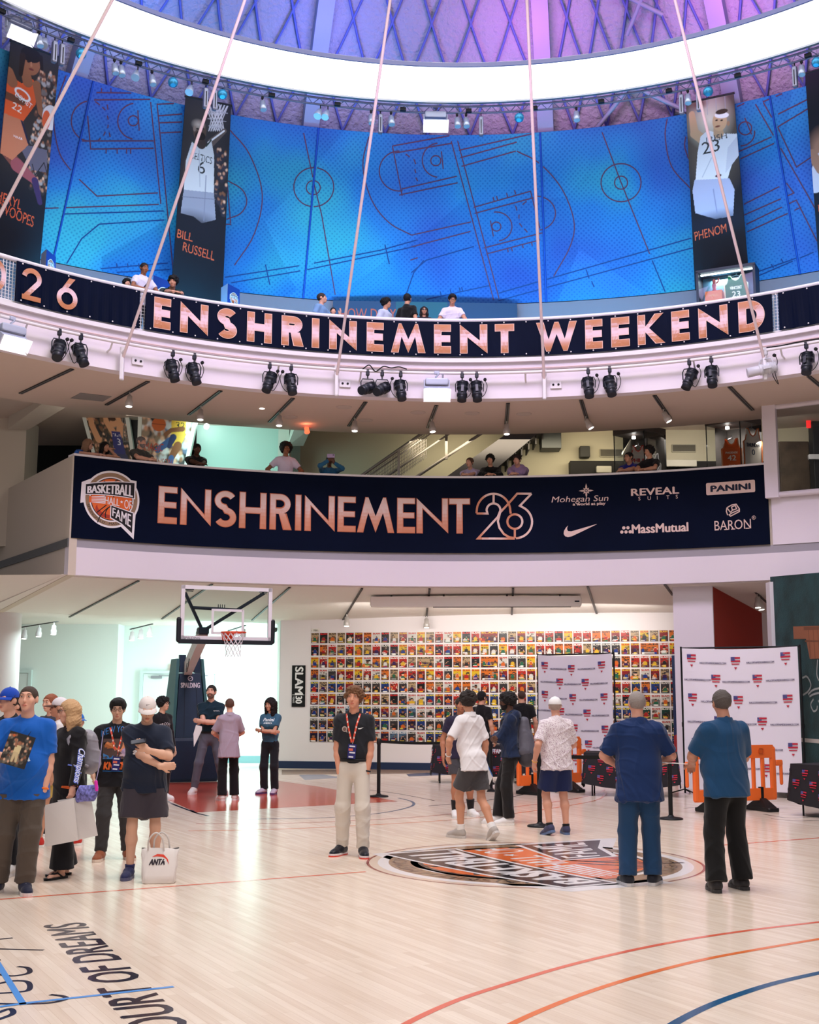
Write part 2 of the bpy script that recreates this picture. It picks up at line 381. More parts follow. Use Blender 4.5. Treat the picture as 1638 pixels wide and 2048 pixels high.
# --- painter: a print rastered onto the vertices of a fine grid
class Paint:
 def __init__(s, w, h, nx, ny, base=(0, 0, 0)):
  s.w, s.h, s.nx, s.ny = w, h, nx, ny
  s.U, s.V = np.meshgrid(np.linspace(0, w, nx), np.linspace(0, h, ny)); s.e = 0.9 * w / nx
  s.C = np.zeros((ny, nx, 3)); s.C[:] = base
 def blend(s, m, col): s.C += np.clip(m, 0, 1)[..., None] * (np.array(col) - s.C)
 def ell(s, cx, cy, rx, ry, col, rot=0, soft=None, a=1.0, shade=0.0):
  c, d = math.cos(rot), math.sin(rot); x = s.U - cx; y = s.V - cy
  q = np.sqrt(((c * x + d * y) / rx) ** 2 + ((-d * x + c * y) / ry) ** 2)
  e = (soft or s.e) / min(rx, ry); s.blend(a * (0.5 - (q - 1) / e), col)
 def cap(s, x0, y0, x1, y1, r0, r1, col, soft=None, a=1.0):
  dx, dy = x1 - x0, y1 - y0; t = np.clip(((s.U - x0) * dx + (s.V - y0) * dy) / (dx * dx + dy * dy + 1e-9), 0, 1)
  q = np.hypot(s.U - x0 - t * dx, s.V - y0 - t * dy) - (r0 + (r1 - r0) * t)
  s.blend(a * (0.5 - q / (soft or s.e)), col)
 def poly(s, pts, col, a=1.0):
  ins = np.zeros(s.U.shape, bool); n = len(pts)
  for i in range(n):
   (x0, y0), (x1, y1) = pts[i], pts[(i + 1) % n]
   if y0 == y1: continue
   c = ((y0 <= s.V) != (y1 <= s.V)) & (s.U < (x1 - x0) * (s.V - y0) / (y1 - y0) + x0); ins ^= c
  s.blend(ins * a, col)
 def text(s, t, x, y, h, col, w=None, rot=0.0, align='l'):
  vs, fs, x0, x1 = text_mesh(t); k = h / CAPH; kx = k if w is None else w / (x1 - x0)
  ox = {'l': 0, 'c': -(x1 - x0) * kx / 2}[align]; c, d = math.cos(rot), math.sin(rot)
  P = [((a - x0) * kx + ox, b * k) for a, b in vs]; P = [(x + c * a - d * b, y + d * a + c * b) for a, b in P]
  m = np.zeros(s.U.shape, bool)
  for f in fs:
   q = [P[i] for i in f]; xs = [a for a, _ in q]; ys = [b for _, b in q]
   i0, i1 = np.searchsorted(s.U[0], [min(xs), max(xs)]); j0, j1 = np.searchsorted(s.V[:, 0], [min(ys), max(ys)])
   if i1 <= i0 or j1 <= j0: continue
   u, v = s.U[j0:j1, i0:i1], s.V[j0:j1, i0:i1]
   for k2 in range(1, len(q) - 1):
    A, B, C_ = q[0], q[k2], q[k2 + 1]
    e1 = (B[0] - A[0]) * (v - A[1]) - (B[1] - A[1]) * (u - A[0]); e2 = (C_[0] - B[0]) * (v - B[1]) - (C_[1] - B[1]) * (u - B[0])
    e3 = (A[0] - C_[0]) * (v - C_[1]) - (A[1] - C_[1]) * (u - C_[0])
    m[j0:j1, i0:i1] |= ((e1 >= 0) & (e2 >= 0) & (e3 >= 0)) | ((e1 <= 0) & (e2 <= 0) & (e3 <= 0))
  s.blend(m, col)
 def crowd(s, x0, y0, x1, y1, n, r, cols, seed=1):
  rg = random.Random(seed)
  for _ in range(n):
   x, y = rg.uniform(x0, x1), rg.uniform(y0, y1)
   s.ell(x, y - r * 1.5, r * 1.4, r * 1.4, rg.choice(cols), a=0.8, soft=r * 0.6); s.ell(x, y, r * 0.75, r, rg.choice(SKINS), a=0.75, soft=r * 0.5)
 def build(s, name, fn, parent=None, m=None, thick=0.02):
  me = bpy.data.meshes.new(name); nx, ny = s.nx, s.ny
  vs = [tuple(fn(u, v, thick / 2)) for u, v in zip(s.U.ravel(), s.V.ravel())]
  i = np.arange(ny * nx).reshape(ny, nx)
  q = np.stack([i[:-1, :-1], i[:-1, 1:], i[1:, 1:], i[1:, :-1]], -1).reshape(-1, 4)
  fs = [tuple(f) for f in q.tolist()]
  rim = list(i[0, :]) + list(i[1:, -1]) + list(i[-1, -2::-1]) + list(i[-2:0:-1, 0]); o = len(vs); k = len(rim)
  us = s.U.ravel(); vv = s.V.ravel()
  vs += [tuple(fn(us[r], vv[r], -thick / 2)) for r in rim]
  fs += [(int(rim[a]), o + a, o + (a + 1) % k, int(rim[(a + 1) % k])) for a in range(k)] + [tuple(o + a for a in range(k))]
  me.from_pydata(vs, [], fs)
  at = me.color_attributes.new('Col', 'FLOAT_COLOR', 'POINT'); arr = np.ones((len(vs), 4), np.float32)
  arr[:o, :3] = s.C.reshape(-1, 3); arr[o:, :3] = s.C.reshape(-1, 3)[rim] * 0.5
  at.data.foreach_set('color', arr.ravel()); me.materials.append(m or PRINT)
  b = bmesh.new(); b.from_mesh(me); bmesh.ops.recalc_face_normals(b, faces=b.faces); b.to_mesh(me); b.free()
  ob = bpy.data.objects.new(name, me); COL.objects.link(ob)
  if parent: ob.parent = parent
  return ob
SKINS = [S(205, 150, 120), S(120, 78, 56), S(226, 180, 150), S(150, 100, 76)]
# --- setting: materials
M_WHITE = mat('white_plaster', S(232, 226, 228), 0.75, bump=0.05, bscale=90)
M_FASCIA = mat('fascia_paint', S(226, 218, 226), 0.6, bump=0.03, bscale=60)
M_CEIL = mat('ceiling_paint', S(214, 204, 194), 0.85, bump=0.04, bscale=120)
M_CREAM = mat('cream_wall', S(214, 205, 180), 0.85, bump=0.05, bscale=90)
M_BEIGE = mat('beige_parapet', S(204, 192, 176), 0.7, bump=0.05, bscale=40)
M_GREYSTRIP = mat('grey_strip', S(160, 156, 164), 0.6, bump=0.3, bscale=220)
M_DGREY = mat('dark_grey', S(74, 76, 76), 0.6)
M_BLACK = mat('black_void', S(18, 18, 19), 0.8)
M_BLKMET = mat('black_metal', S(24, 25, 28), 0.45, 0.3)
M_WHTMET = mat('white_metal', S(226, 222, 226), 0.4, 0.0, spec=0.5)
M_GREYMET = mat('grey_metal', S(150, 152, 158), 0.35, 0.7)
M_NAVY = mat('navy_vinyl', S(4, 13, 36), 0.6, vary=0.12, vscale=1.5, spec=0.06)
M_NAVYBASE = mat('navy_baseboard', S(24, 44, 78), 0.5)
def floor_material():
 m = bpy.data.materials.new('maple_floor'); m.use_nodes = True; nt = m.node_tree; p = nt.nodes['Principled BSDF']
 tc = nt.nodes.new('ShaderNodeTexCoord'); mp = nt.nodes.new('ShaderNodeMapping'); mp.inputs['Rotation'].default_value = (0, 0, math.radians(-119))
 nt.links.new(tc.outputs['Object'], mp.inputs['Vector'])
 br = nt.nodes.new('ShaderNodeTexBrick'); br.offset = 0.37; br.inputs['Scale'].default_value = 1.0
 br.inputs['Brick Width'].default_value = 1.1; br.inputs['Row Height'].default_value = 0.062; br.inputs['Mortar Size'].default_value = 0.0009
 br.inputs['Color1'].default_value = (*S(241, 225, 208), 1); br.inputs['Color2'].default_value = (*S(229, 209, 190), 1); br.inputs['Mortar'].default_value = (*S(210, 186, 165), 1)
 br.inputs['Bias'].default_value = -0.15
 nt.links.new(mp.outputs[0], br.inputs['Vector'])
 n = nt.nodes.new('ShaderNodeTexNoise'); n.inputs['Scale'].default_value = 1.0; n.inputs['Detail'].default_value = 6
 mp2 = nt.nodes.new('ShaderNodeMapping'); mp2.inputs['Rotation'].default_value = (0, 0, math.radians(-119)); mp2.inputs['Scale'].default_value = (1.2, 22, 1); mp2.inputs['Rotation'].default_value = (0, 0, 0)
 nt.links.new(mp.outputs[0], mp2.inputs['Vector']); nt.links.new(mp2.outputs[0], n.inputs['Vector'])
 mx = nt.nodes.new('ShaderNodeMixRGB'); mx.blend_type = 'MULTIPLY'; mx.inputs[0].default_value = 0.30
 r = nt.nodes.new('ShaderNodeValToRGB'); r.color_ramp.elements[0].position = 0.32; r.color_ramp.elements[1].position = 0.62
 r.color_ramp.elements[0].color = (0.74, 0.66, 0.60, 1); r.color_ramp.elements[1].color = (1, 1, 1, 1)
 nt.links.new(n.outputs['Fac'], r.inputs['Fac']); nt.links.new(br.outputs['Color'], mx.inputs[1]); nt.links.new(r.outputs['Color'], mx.inputs[2])
 nt.links.new(mx.outputs[0], p.inputs['Base Color'])
 p.inputs['Roughness'].default_value = 0.20; p.inputs['Specular IOR Level'].default_value = 0.45
 n2 = nt.nodes.new('ShaderNodeTexNoise'); n2.inputs['Scale'].default_value = 3.0
 nt.links.new(tc.outputs['Object'], n2.inputs['Vector'])
 b = nt.nodes.new('ShaderNodeBump'); b.inputs['Strength'].default_value = 0.04; b.inputs['Distance'].default_value = 0.02
 nt.links.new(n2.outputs['Fac'], b.inputs['Height']); nt.links.new(b.outputs['Normal'], p.inputs['Normal'])
 return m
M_FLOOR = floor_material()
# --- floor
mb = MB(); mb.add([(-16, -16, 0), (18, -16, 0), (18, 40, 0), (-16, 40, 0)], [(0, 1, 2, 3)])
floor = struct('floor', mb, M_FLOOR)
# --- lower level: cover wall, recess, column, alcove
def wall_quad(mb, a, b, z0, z1, t=0.12, n=None):
 a, b = Vector((a[0], a[1], 0)), Vector((b[0], b[1], 0)); d = (b - a).normalized(); n = Vector((-d.y, d.x, 0)) * t
 vs = [a, b, b + n, a + n]; vs = [Vector((q.x, q.y, z0)) for q in vs] + [Vector((q.x, q.y, z1)) for q in vs]
 return mb.add(vs, [(0, 1, 2, 3)[::-1], (4, 5, 6, 7), (0, 1, 5, 4), (1, 2, 6, 5), (2, 3, 7, 6), (3, 0, 4, 7)])
CW0, CW1 = Vector((-3.17, 30.35, 0)), Vector((8.4, 28.05, 0))       # foot of the cover wall, left and right end
CWD = (CW1 - CW0).normalized(); CWN = Vector((CWD.y, -CWD.x, 0))      # CWN looks into the hall
struct('wall_back', wall_quad(MB(), CW0, CW1, 0, 4.1, 0.25), M_WHITE)
bb = MB(); wall_quad(bb, CW0 + CWN * 0.02, CW1 + CWN * 0.02, 0, 0.17, -0.02 + 0.04)
struct('baseboard_back', bb, M_NAVYBASE)
M_BAY = mat('recess_paint', S(222, 232, 228), 0.7, bump=0.03, bscale=60)
struct('wall_recess', wall_quad(MB(), (-8.0, 32.6), (-2.4, 32.6), 0, 4.0, 0.2), M_BAY)
struct('wall_recess_step', wall_quad(MB(), (-13.5, 31.9), (-7.55, 31.9), 0, 4.0, 0.9), M_BAY)
struct('wall_recess_side', wall_quad(MB(), (-3.55, 32.6), (-3.2, 30.5), 0, 4.0, 0.05), M_BAY)
struct('baseboard_recess', MB().box((-5.0, 32.57, 0.09), (5.2, 0.05, 0.18)), mat('teal_baseboard', S(110, 150, 156), 0.5))
M_DOOR = mat('white_door', S(216, 226, 224), 0.45)
M_TRIM = mat('door_trim', S(196, 212, 210), 0.5)
def door(n, x, y, w, h, leaves, closer):
 d = thing('door_%d' % n, None, None, (x, y, 0)); d['kind'] = 'structure'
 f = MB(); f.box((-w / 2 - 0.04, -0.04, h / 2), (0.08, 0.1, h)); f.box((w / 2 + 0.04, -0.04, h / 2), (0.08, 0.1, h)); f.box((0, -0.04, h + 0.04), (w + 0.16, 0.1, 0.08))
 f.build('door_frame', M_TRIM, d)
 lw = w / leaves
 for k in range(leaves):
  xx = -w / 2 + lw * (k + 0.5)
  lf = MB().box((xx, -0.02, h / 2), (lw - 0.012, 0.05, h - 0.01)).build('door_leaf', M_DOOR, d)
  hs = (1 if k == 0 else -1) * (lw / 2 - 0.09)
  MB().box((xx + hs, -0.055, 1.02), (0.05, 0.02, 0.2)).tube([(xx + hs, -0.06, 1.05), (xx + hs, -0.11, 1.05), (xx + hs - 0.1 * np.sign(hs), -0.11, 1.05)], 0.011).build('door_handle', M_GREYMET, lf)
  if closer:
   MB().box((xx - 0.12, -0.075, h - 0.09), (0.28, 0.06, 0.07)).box((xx + 0.12, -0.1, h - 0.05), (0.34, 0.02, 0.02), 0.1).build('door_closer', M_GREYMET, lf)
 return d
door(1, -10.3, 31.88, 1.0, 2.3, 1, False)
door(2, -6.05, 32.58, 1.9, 2.3, 2, True)
def zc1(r): return 4.0 - 0.085 * (r - 12.5)
M_CEILW = mat('lower_ceiling_paint', S(226, 220, 214), 0.85, bump=0.03, bscale=120)
mb = MB(); mb.ring_solid([(12.7, 4.02), (12.7, 3.985), (17.45, zc1(17.45)), (21.8, zc1(17.45) - 0.02), (21.8, zc1(17.45) + .02), (17.45, zc1(17.45) + .04)], -36.3, -9, 40)
mb.ring_solid([(12.7, 4.02), (12.7, 3.985), (17.25, zc1(17.25)), (17.25, 4.6), (12.7, 4.6)], -9, 43, 60)
struct('ceiling_lower', mb, M_CEILW)
A0, A1 = -36.1, 46.0
M_FASC2 = M_FASCIA
struct('trim_1', MB().ring_solid([(12.5, 4.0), (12.5, 4.53), (12.7, 4.53), (12.7, 4.0)], A0, A1, 80), M_FASC2)
struct('trim_2', MB().ring_solid([(12.52, 4.53), (12.52, 4.69), (12.7, 4.69), (12.7, 4.53)], A0, A1, 80), M_GREYSTRIP)
azR = az_of(Pr(1541, 1000, 12.5))
struct('wall_parapet', MB().ring_solid([(12.53, 4.69), (12.53, 6.29), (12.68, 6.29), (12.68, 4.69)], A0, azR, 70), M_BEIGE)
struct('wall_parapet_right', MB().ring_solid([(12.5, 4.69), (12.5, 5.62), (12.7, 5.62), (12.7, 4.69)], azR + 0.05, A1, 16), M_FASC2)
struct('trim_3', MB().ring_solid([(12.45, 6.29), (12.45, 6.33), (12.74, 6.33), (12.74, 6.29)], A0, azR, 70), M_WHTMET)
Lc = Vector(pol(12.5, A0, 0)); Ld = Vector((-2.64, 4.1, 0)).normalized()
def radial(z0, z1, t, off=0.0, L=9.0, slope=0.0):
 a = Lc + Vector((-Ld.y, Ld.x, 0)) * -off; b = a + Ld * L; n = Vector((-Ld.y, Ld.x, 0)) * -t
 vs = [Vector((a.x, a.y, z0)), Vector((b.x, b.y, z0 - slope)), Vector((b.x, b.y, z1)), Vector((a.x, a.y, z1))]
 vs = vs + [q + n for q in vs]
 return MB().add(vs, [(0, 1, 2, 3), (7, 6, 5, 4), (0, 4, 5, 1), (1, 5, 6, 2), (2, 6, 7, 3), (3, 7, 4, 0)])
struct('wall_left', radial(3.99, 6.3, 0.15, slope=0.76), M_BEIGE)
struct('trim_4', radial(4.53, 4.69, 0.03, off=-0.03), mat('dark_strip', S(96, 98, 98), 0.6, bump=0.2, bscale=200))
struct('ceiling_left', MB().add([Vector((Lc.x, Lc.y, 4.0)), Lc + Ld * 9 + Vector((0, 0, 3.24)), Vector((-16, 31, 3.3)), Vector((-16, 23.1, 3.9))], [(0, 1, 2, 3)]), M_CEILW)
struct('column_left', MB().cyl((-9.35, 27.9, 0), (-9.35, 27.9, 3.62), 0.52, n=40, cap=False), M_WHITE)
c0 = Pr(1346, 1165, 12.9); c1 = Pr(1425, 1160, 12.9)
colC = (c0 + c1) / 2; colW = (c1 - c0).length
cang = math.atan2(c1.y - c0.y, c1.x - c0.x)
struct('column_right', MB().box((colC.x - 0.3 * math.sin(cang) * -1 * -1, colC.y + 0.3, 2.0), (colW, 0.6, 4.0), cang), M_FASC2)
M_RED = mat('red_alcove', S(150, 36, 18), 0.7, bump=0.05, bscale=50)
r0 = Vector((c1.x, c1.y + 0.05, 0)); r1 = Vector((8.6, 29.0, 0)); r2 = Vector((11.5, 29.0, 0))
struct('wall_alcove', wall_quad(wall_quad(MB(), r0, r1, 0, 4.2, 0.08), r1, r2, 0, 4.2, 0.08), M_RED)
k0 = Vector((Pd(1557, 1500, 23.3).x, 23.3, 0)); k1 = Vector((Pd(1690, 1500, 20.6).x, 20.6, 0))
M_CHALK = mat('chalk_wall', S(30, 66, 68), 0.7, bump=0.4, bscale=40, vary=0.5, vscale=2.2)
mb = wall_quad(MB(), k0, k1, 0.0, 4.0, 0.2); zk = [Pd(1557, 1150, k0.y).z, Pd(1690, 1138, k1.y).z]
mb.v = [(x, y, (zk[0] + (zk[1] - zk[0]) * (k0.y - y) / (k0.y - k1.y)) if z > 2 else z) for x, y, z in mb.v]
struct('wall_right', mb, M_CHALK)
kd = (k1 - k0).normalized(); kn = Vector((kd.y, -kd.x, 0))
struct('trim_5', MB().box(((k0 + kn * 0.02).x, (k0 + kn * 0.02).y, 1.95), (0.07, 0.25, 3.9)), M_WHTMET)
struct('baseboard_right', wall_quad(MB(), k0 + kn * 0.03, k1 + kn * 0.03, 0, 0.17, 0.04), mat('petrol_baseboard', S(24, 72, 92), 0.5))
# --- middle level: floor, ceiling, back walls
struct('floor_gallery', MB().ring_solid([(12.7, 4.62), (12.7, 5.2), (19, 5.2), (19, 4.62)], -34.2, 50, 40), mat('gallery_carpet', S(70, 66, 64), 0.9))
M_SOFF = mat('soffit_paint', S(206, 188, 174), 0.9, bump=0.05, bscale=140)
struct('ceiling_gallery', MB().ring_solid([(10.45, 7.45), (10.45, 7.6), (13.5, 7.9), (13.5, 7.45)], -48, 56, 80).ring_solid([(13.5, 7.9), (13.5, 7.95), (22, 7.95), (22, 7.9)], -48, 56, 40), M_SOFF)
def back(name, px0, px1, D0, D1, m, z0=5.2, z1=7.9, t=0.15):
 a = Pd(px0, 900, D0); b = Pd(px1, 900, D1)
 return struct(name, wall_quad(MB(), (a.x, a.y), (b.x, b.y), z0, z1, t), m)
M_CYANW = mat('pale_gallery_wall', S(196, 222, 214), 0.75)
back('wall_gallery_dark', -60, 420, 30.0, 30.0, mat('dark_gallery', S(20, 24, 25), 0.9))
back('wall_gallery_pale', 392, 600, 27.6, 27.9, M_CYANW)
back('wall_gallery_cream', 585, 1560, 28.0, 28.0, M_CREAM)
back('wall_gallery_right', 1545, 1800, 27.9, 27.0, M_CREAM)
a = Pd(0, 900, 26.9); b = Pd(49, 900, 26.9)
struct('column_gallery_left', MB().box(((a.x + b.x) / 2 - 0.6, 27.4, 6.5), (b.x - a.x + 1.2, 0.9, 3.0)), M_BEIGE)
p0, p1, p2, p3 = Pd(15, 862, 26.7), Pd(55, 864, 26.7), Pd(140, 812, 25.0), Pd(90, 806, 25.0)
struct('beam_gallery', MB().add([p0, p1, p2, p3, p0 + Vector((0, 0.1, .9)), p1 + Vector((0, .5, .9)), p2 + Vector((0, .5, .5)), p3 + Vector((0, .1, .5))], [(0, 1, 2, 3), (4, 5, 6, 7), (0, 4, 5, 1), (1, 5, 6, 2), (2, 6, 7, 3), (3, 7, 4, 0)]), M_BEIGE)
a = Pd(556, 900, 27.3); b = Pd(578, 900, 27.3)
struct('column_gallery_pale', MB().box(((a.x + b.x) / 2, 27.5, 6.55), (b.x - a.x, 0.5, 2.7)), mat('pier_paint', S(214, 216, 206), 0.7))
q = [Pd(575, 893, 27.3), Pd(606, 893, 27.3), Pd(622, 857, 26.4), Pd(590, 853, 26.4)]
struct('beam_gallery_pale', MB().add(q + [w + Vector((0, 0.3, 0.55)) for w in q], [(0, 1, 2, 3), (4, 5, 6, 7), (0, 4, 5, 1), (1, 5, 6, 2), (2, 6, 7, 3), (3, 7, 4, 0)]), mat('pier_paint', S(214, 216, 206), 0.7))
a = Pd(1083, 880, 27.3); b = Pd(1122, 880, 27.3); zt = Pd(1100, 894, 27.3).z
struct('beam_gallery_dark', MB().box(((a.x + b.x) / 2, 27.55, (zt + 7.9) / 2), (b.x - a.x, 0.5, 7.9 - zt)), M_DGREY)
a = Pd(1140, 920, 27.7); b = Pd(1545, 930, 27.7)
struct('trim_6', MB().box(((a.x + b.x) / 2, 27.85, (a.z + 5.2) / 2), (b.x - a.x, 0.3, a.z - 5.2)), mat('dark_wainscot', S(26, 23, 22), 0.7))
R_ = 12.42
pz = pol(R_, az_of(Pr(1533, 760, R_)), 0); pz2 = pol(R_, az_of(Pr(1549, 1005, R_)) + 0.0, 0)
azp = az_of(Pr(1546, 1000, R_)); azq = azp + 9.0
wf = thing('window_1', None, None, pol(R_, azp, 5.62)); wf['kind'] = 'structure'
def loc(P): return Vector(P) - Vector(pol(R_, azp, 5.62))
mb = MB()
for az_, w_ in ((azp, 0.26), (azq, 0.26)):
 mb.box(loc(pol(R_, az_, 6.53)), (w_, 0.16, 1.86), math.radians(-az_))
for z_ in (5.66, 7.42):
 vs = [loc(pol(R_, azp + 9 * k / 8, z_)) for k in range(9)]
 mb.tube(vs, 0.06, 6)
mb.build('window_frame', M_FASC2, wf)
g = MB()
vs = []
for k in range(9): vs += [loc(pol(R_ + 0.05, azp + 9 * k / 8, 5.68)), loc(pol(R_ + 0.05, azp + 9 * k / 8, 7.4))]
g.add(vs, [(2 * k, 2 * k + 2, 2 * k + 3, 2 * k + 1) for k in range(8)])
g.build('window_pane', glass_mat('window_glass', (0.82, 0.86, 0.88), 0.12), wf)
# --- upper level
U0, U1 = -52, 58
struct('trim_7', MB().ring_solid([(10.2, 7.45), (10.2, 8.2), (10.45, 8.25), (10.45, 7.45)], U0, U1, 96), M_FASCIA)
struct('trim_8', MB().ring_solid([(10.12, 8.16), (10.12, 8.24), (10.5, 8.24), (10.5, 8.16)], U0, U1, 96), M_WHTMET)
struct('floor_upper', MB().ring_solid([(10.3, 7.95), (10.3, 8.1), (15, 8.1), (15, 7.95)], U0, U1, 64), M_DGREY)
struct('wall_upper', MB().ring_solid([(14.1, 8.1), (14.1, 10.62), (14.4, 10.62), (14.4, 8.1)], U0, U1, 80), mat('upper_wall_paint', S(122, 120, 132), 0.7))
def dome_material():
 m = mat('dome_acoustic', S(170, 166, 184), 0.95, bump=1.0, bscale=11.0)
 for n in m.node_tree.nodes:
  if n.type == 'BUMP': n.inputs['Distance'].default_value = 0.07
 return m
DZ, DR = 4.44, 15.85
mb = MB(); N, Mh = 72, 26
vs = []
for j in range(Mh + 1):
 el = math.radians(19 + (90 - 19) * j / Mh)
 for i in range(N + 1):
  vs.append(pol(DR * math.cos(el), -90 + 180 * i / N, DZ + DR * math.sin(el)))
mb.add(vs, [(j * (N + 1) + i, j * (N + 1) + i + 1, (j + 1) * (N + 1) + i + 1, (j + 1) * (N + 1) + i) for j in range(Mh) for i in range(N)], None, True)
struct('ceiling_dome', mb, dome_material())
RIBS = [az_of(Pr(x, y, 12.4)) for x, y in ((150, 148), (617, 250), (1088, 258), (1462, 196))]
RIBS = [RIBS[0] - 21.5] + RIBS + [RIBS[3] + 20]
for a in RIBS:
 mb = MB(); prev = None; vs = []
 for j in range(25):
  el = math.radians(30 + 55 * j / 24)
  for (dr, w) in ((-0.35, -0.17), (-0.35, 0.17), (-0.02, 0.17), (-0.02, -0.17)):
   r = (DR + dr) * math.cos(el); P = Vector(pol(r, a, DZ + (DR + dr) * math.sin(el)))
   t = Vector((math.cos(math.radians(a)), -math.sin(math.radians(a)), 0)); vs.append(P + t * w)
 fs = []
 for j in range(24):
  for k in range(4): fs.append((j * 4 + k, j * 4 + (k + 1) % 4, j * 4 + 4 + (k + 1) % 4, j * 4 + 4 + k))
 mb.add(vs, fs)
 struct('beam_dome', mb, mat('rib_steel', S(150, 156, 182), 0.5, 0.1))
for (a0, e0, a1, e1) in ((RIBS[3] + 0.6, 51.5, RIBS[3] + 13, 45), (RIBS[3] + 1, 34, RIBS[3] + 9, 40.5), (RIBS[4] - 9, 40, RIBS[4] - 1.5, 36), (RIBS[3] + 9, 44, RIBS[4] - 2, 53)):
 pts = []
 for k in range(9):
  a = a0 + (a1 - a0) * k / 8; el = math.radians(e0 + (e1 - e0) * k / 8); pts.append(pol((DR - .2) * math.cos(el), a, DZ + (DR - .2) * math.sin(el)))
 struct('beam_brace', MB().tube(pts, 0.05, 6), mat('rib_steel', S(150, 156, 182), 0.5, 0.1))
mb = MB()
def dome_pt(a, el, d=-0.06): return pol((DR + d) * math.cos(math.radians(el)), a, DZ + (DR + d) * math.sin(math.radians(el)))
for rA, rB in zip(RIBS[:-1], RIBS[1:]):
 n = 5; w = (rB - rA - 2.4) / n
 for k in range(-5, n):
  for sgn in (1, -1):
   pts = []
   for q in range(13):
    t = q / 12; el = 33 + 34 * t; a = rA + 1.2 + w * (k + (0 if sgn == 1 else 4) + sgn * 4.0 * t)
    if rA + 0.9 <= a <= rB - 0.9: pts.append(dome_pt(a, el))
   if len(pts) > 2: mb.tube(pts, 0.03, 4, cap=False)
struct('dome_shadow_lattice', mb, mat('lattice_shadow', S(98, 108, 182), 0.8))  # diamond shadow pattern on the dome, put in as thin blue tubes
# --- mural panels on the leaning upper wall
MR0, MZ0, MR1, MZ1 = 14.1, 10.64, 12.25, 13.86
MLEN = math.hypot(MR0 - MR1, MZ1 - MZ0)
def Pmural(px, py):      # pixel ray onto the leaning mural -> (azimuth, v 0..1)
 R = 13.0
 for _ in range(30):
  P = Pr(px, py, R); v = (P.z - MZ0) / (MZ1 - MZ0); R = 0.5 * R + 0.5 * (MR0 + (MR1 - MR0) * v)
 return az_of(P), v
def mural_fn(a, v, t):   # a azimuth degrees, v 0..1, t offset inwards
 r = MR0 + (MR1 - MR0) * v; z = MZ0 + (MZ1 - MZ0) * v
 nr, nz = (MZ1 - MZ0) / MLEN, -(MR1 - MR0) / MLEN
 return Vector(pol(r - t * nr, a, z - t * nz))
def mural_material():
 m = bpy.data.materials.new('mural_print'); m.use_nodes = True; nt = m.node_tree; p = nt.nodes['Principled BSDF']
 uv = nt.nodes.new('ShaderNodeUVMap'); uv.uv_map = 'UV'
 def noise(sc, det, dist=0.0):
  n = nt.nodes.new('ShaderNodeTexNoise'); n.inputs['Scale'].default_value = sc; n.inputs['Detail'].default_value = det; n.inputs['Distortion'].default_value = dist
  nt.links.new(uv.outputs[0], n.inputs['Vector']); return n
 n = noise(0.30, 2)
 r = nt.nodes.new('ShaderNodeValToRGB'); e = r.color_ramp.elements
 e[0].position = 0.36; e[0].color = (*S(60, 92, 172), 1); e[1].position = 0.66; e[1].color = (*S(64, 164, 180), 1)
 x = e.new(0.52); x.color = (*S(50, 126, 190), 1)
 nt.links.new(n.outputs['Fac'], r.inputs['Fac'])
 w = nt.nodes.new('ShaderNodeTexVoronoi'); w.feature = 'F1'; w.inputs['Scale'].default_value = 0.32
 nt.links.new(uv.outputs[0], w.inputs['Vector'])
 mx = nt.nodes.new('ShaderNodeMixRGB'); mx.blend_type = 'SOFT_LIGHT'; mx.inputs[0].default_value = 0.30
 nt.links.new(r.outputs[0], mx.inputs[1]); nt.links.new(w.outputs['Color'], mx.inputs[2])
 bw = nt.nodes.new('ShaderNodeRGBToBW'); nt.links.new(w.outputs['Color'], bw.inputs[0]); nt.links.new(bw.outputs[0], mx.inputs[2])
 sx = nt.nodes.new('ShaderNodeSeparateXYZ'); nt.links.new(uv.outputs[0], sx.inputs[0])
 def m_(op, a, b=None):
  q = nt.nodes.new('ShaderNodeMath'); q.operation = op
  for i, v in enumerate((a, b)):
   if v is None: continue
   if isinstance(v, (int, float)): q.inputs[i].default_value = v
   else: nt.links.new(v, q.inputs[i])
  return q.outputs[0]
 s1 = m_('SINE', m_('MULTIPLY', sx.outputs[0], 58.0)); s2 = m_('SINE', m_('MULTIPLY', sx.outputs[1], 58.0))
 n3 = noise(0.5, 1); dots = m_('GREATER_THAN', m_('MULTIPLY', s1, s2), m_('ADD', m_('MULTIPLY', n3.outputs['Fac'], 1.2), -0.15))
 mx2 = nt.nodes.new('ShaderNodeMixRGB'); mx2.blend_type = 'MULTIPLY'
 nt.links.new(m_('MULTIPLY', dots, 0.45), mx2.inputs[0]); nt.links.new(mx.outputs[0], mx2.inputs[1]); mx2.inputs[2].default_value = (*S(120, 150, 200), 1)
 nt.links.new(mx2.outputs[0], p.inputs['Base Color']); p.inputs['Roughness'].default_value = 0.6; p.inputs['Specular IOR Level'].default_value = 0.2
 return m
M_MURAL = mural_material()
M_MLINE = mat('mural_line', S(96, 50, 80), 0.6)
M_MLINE2 = mat('mural_line_dark', S(24, 56, 118), 0.6)
MURAL_LINES = []
def ML(pts, w=0.025, smooth=False, dark=False):
 if smooth: pts = [tuple(q) for q in spline([Vector((a, b, 0)) for a, b in pts], 6)]
 out = []
 for (a, b), (c, d) in zip([p[:2] for p in pts][:-1], [p[:2] for p in pts][1:]):
  n = max(1, int(math.hypot(c - a, d - b) / 14)); out += [(a + (c - a) * k / n, b + (d - b) * k / n) for k in range(n)]
 out.append(tuple(pts[-1][:2])); MURAL_LINES.append((out, w, dark))
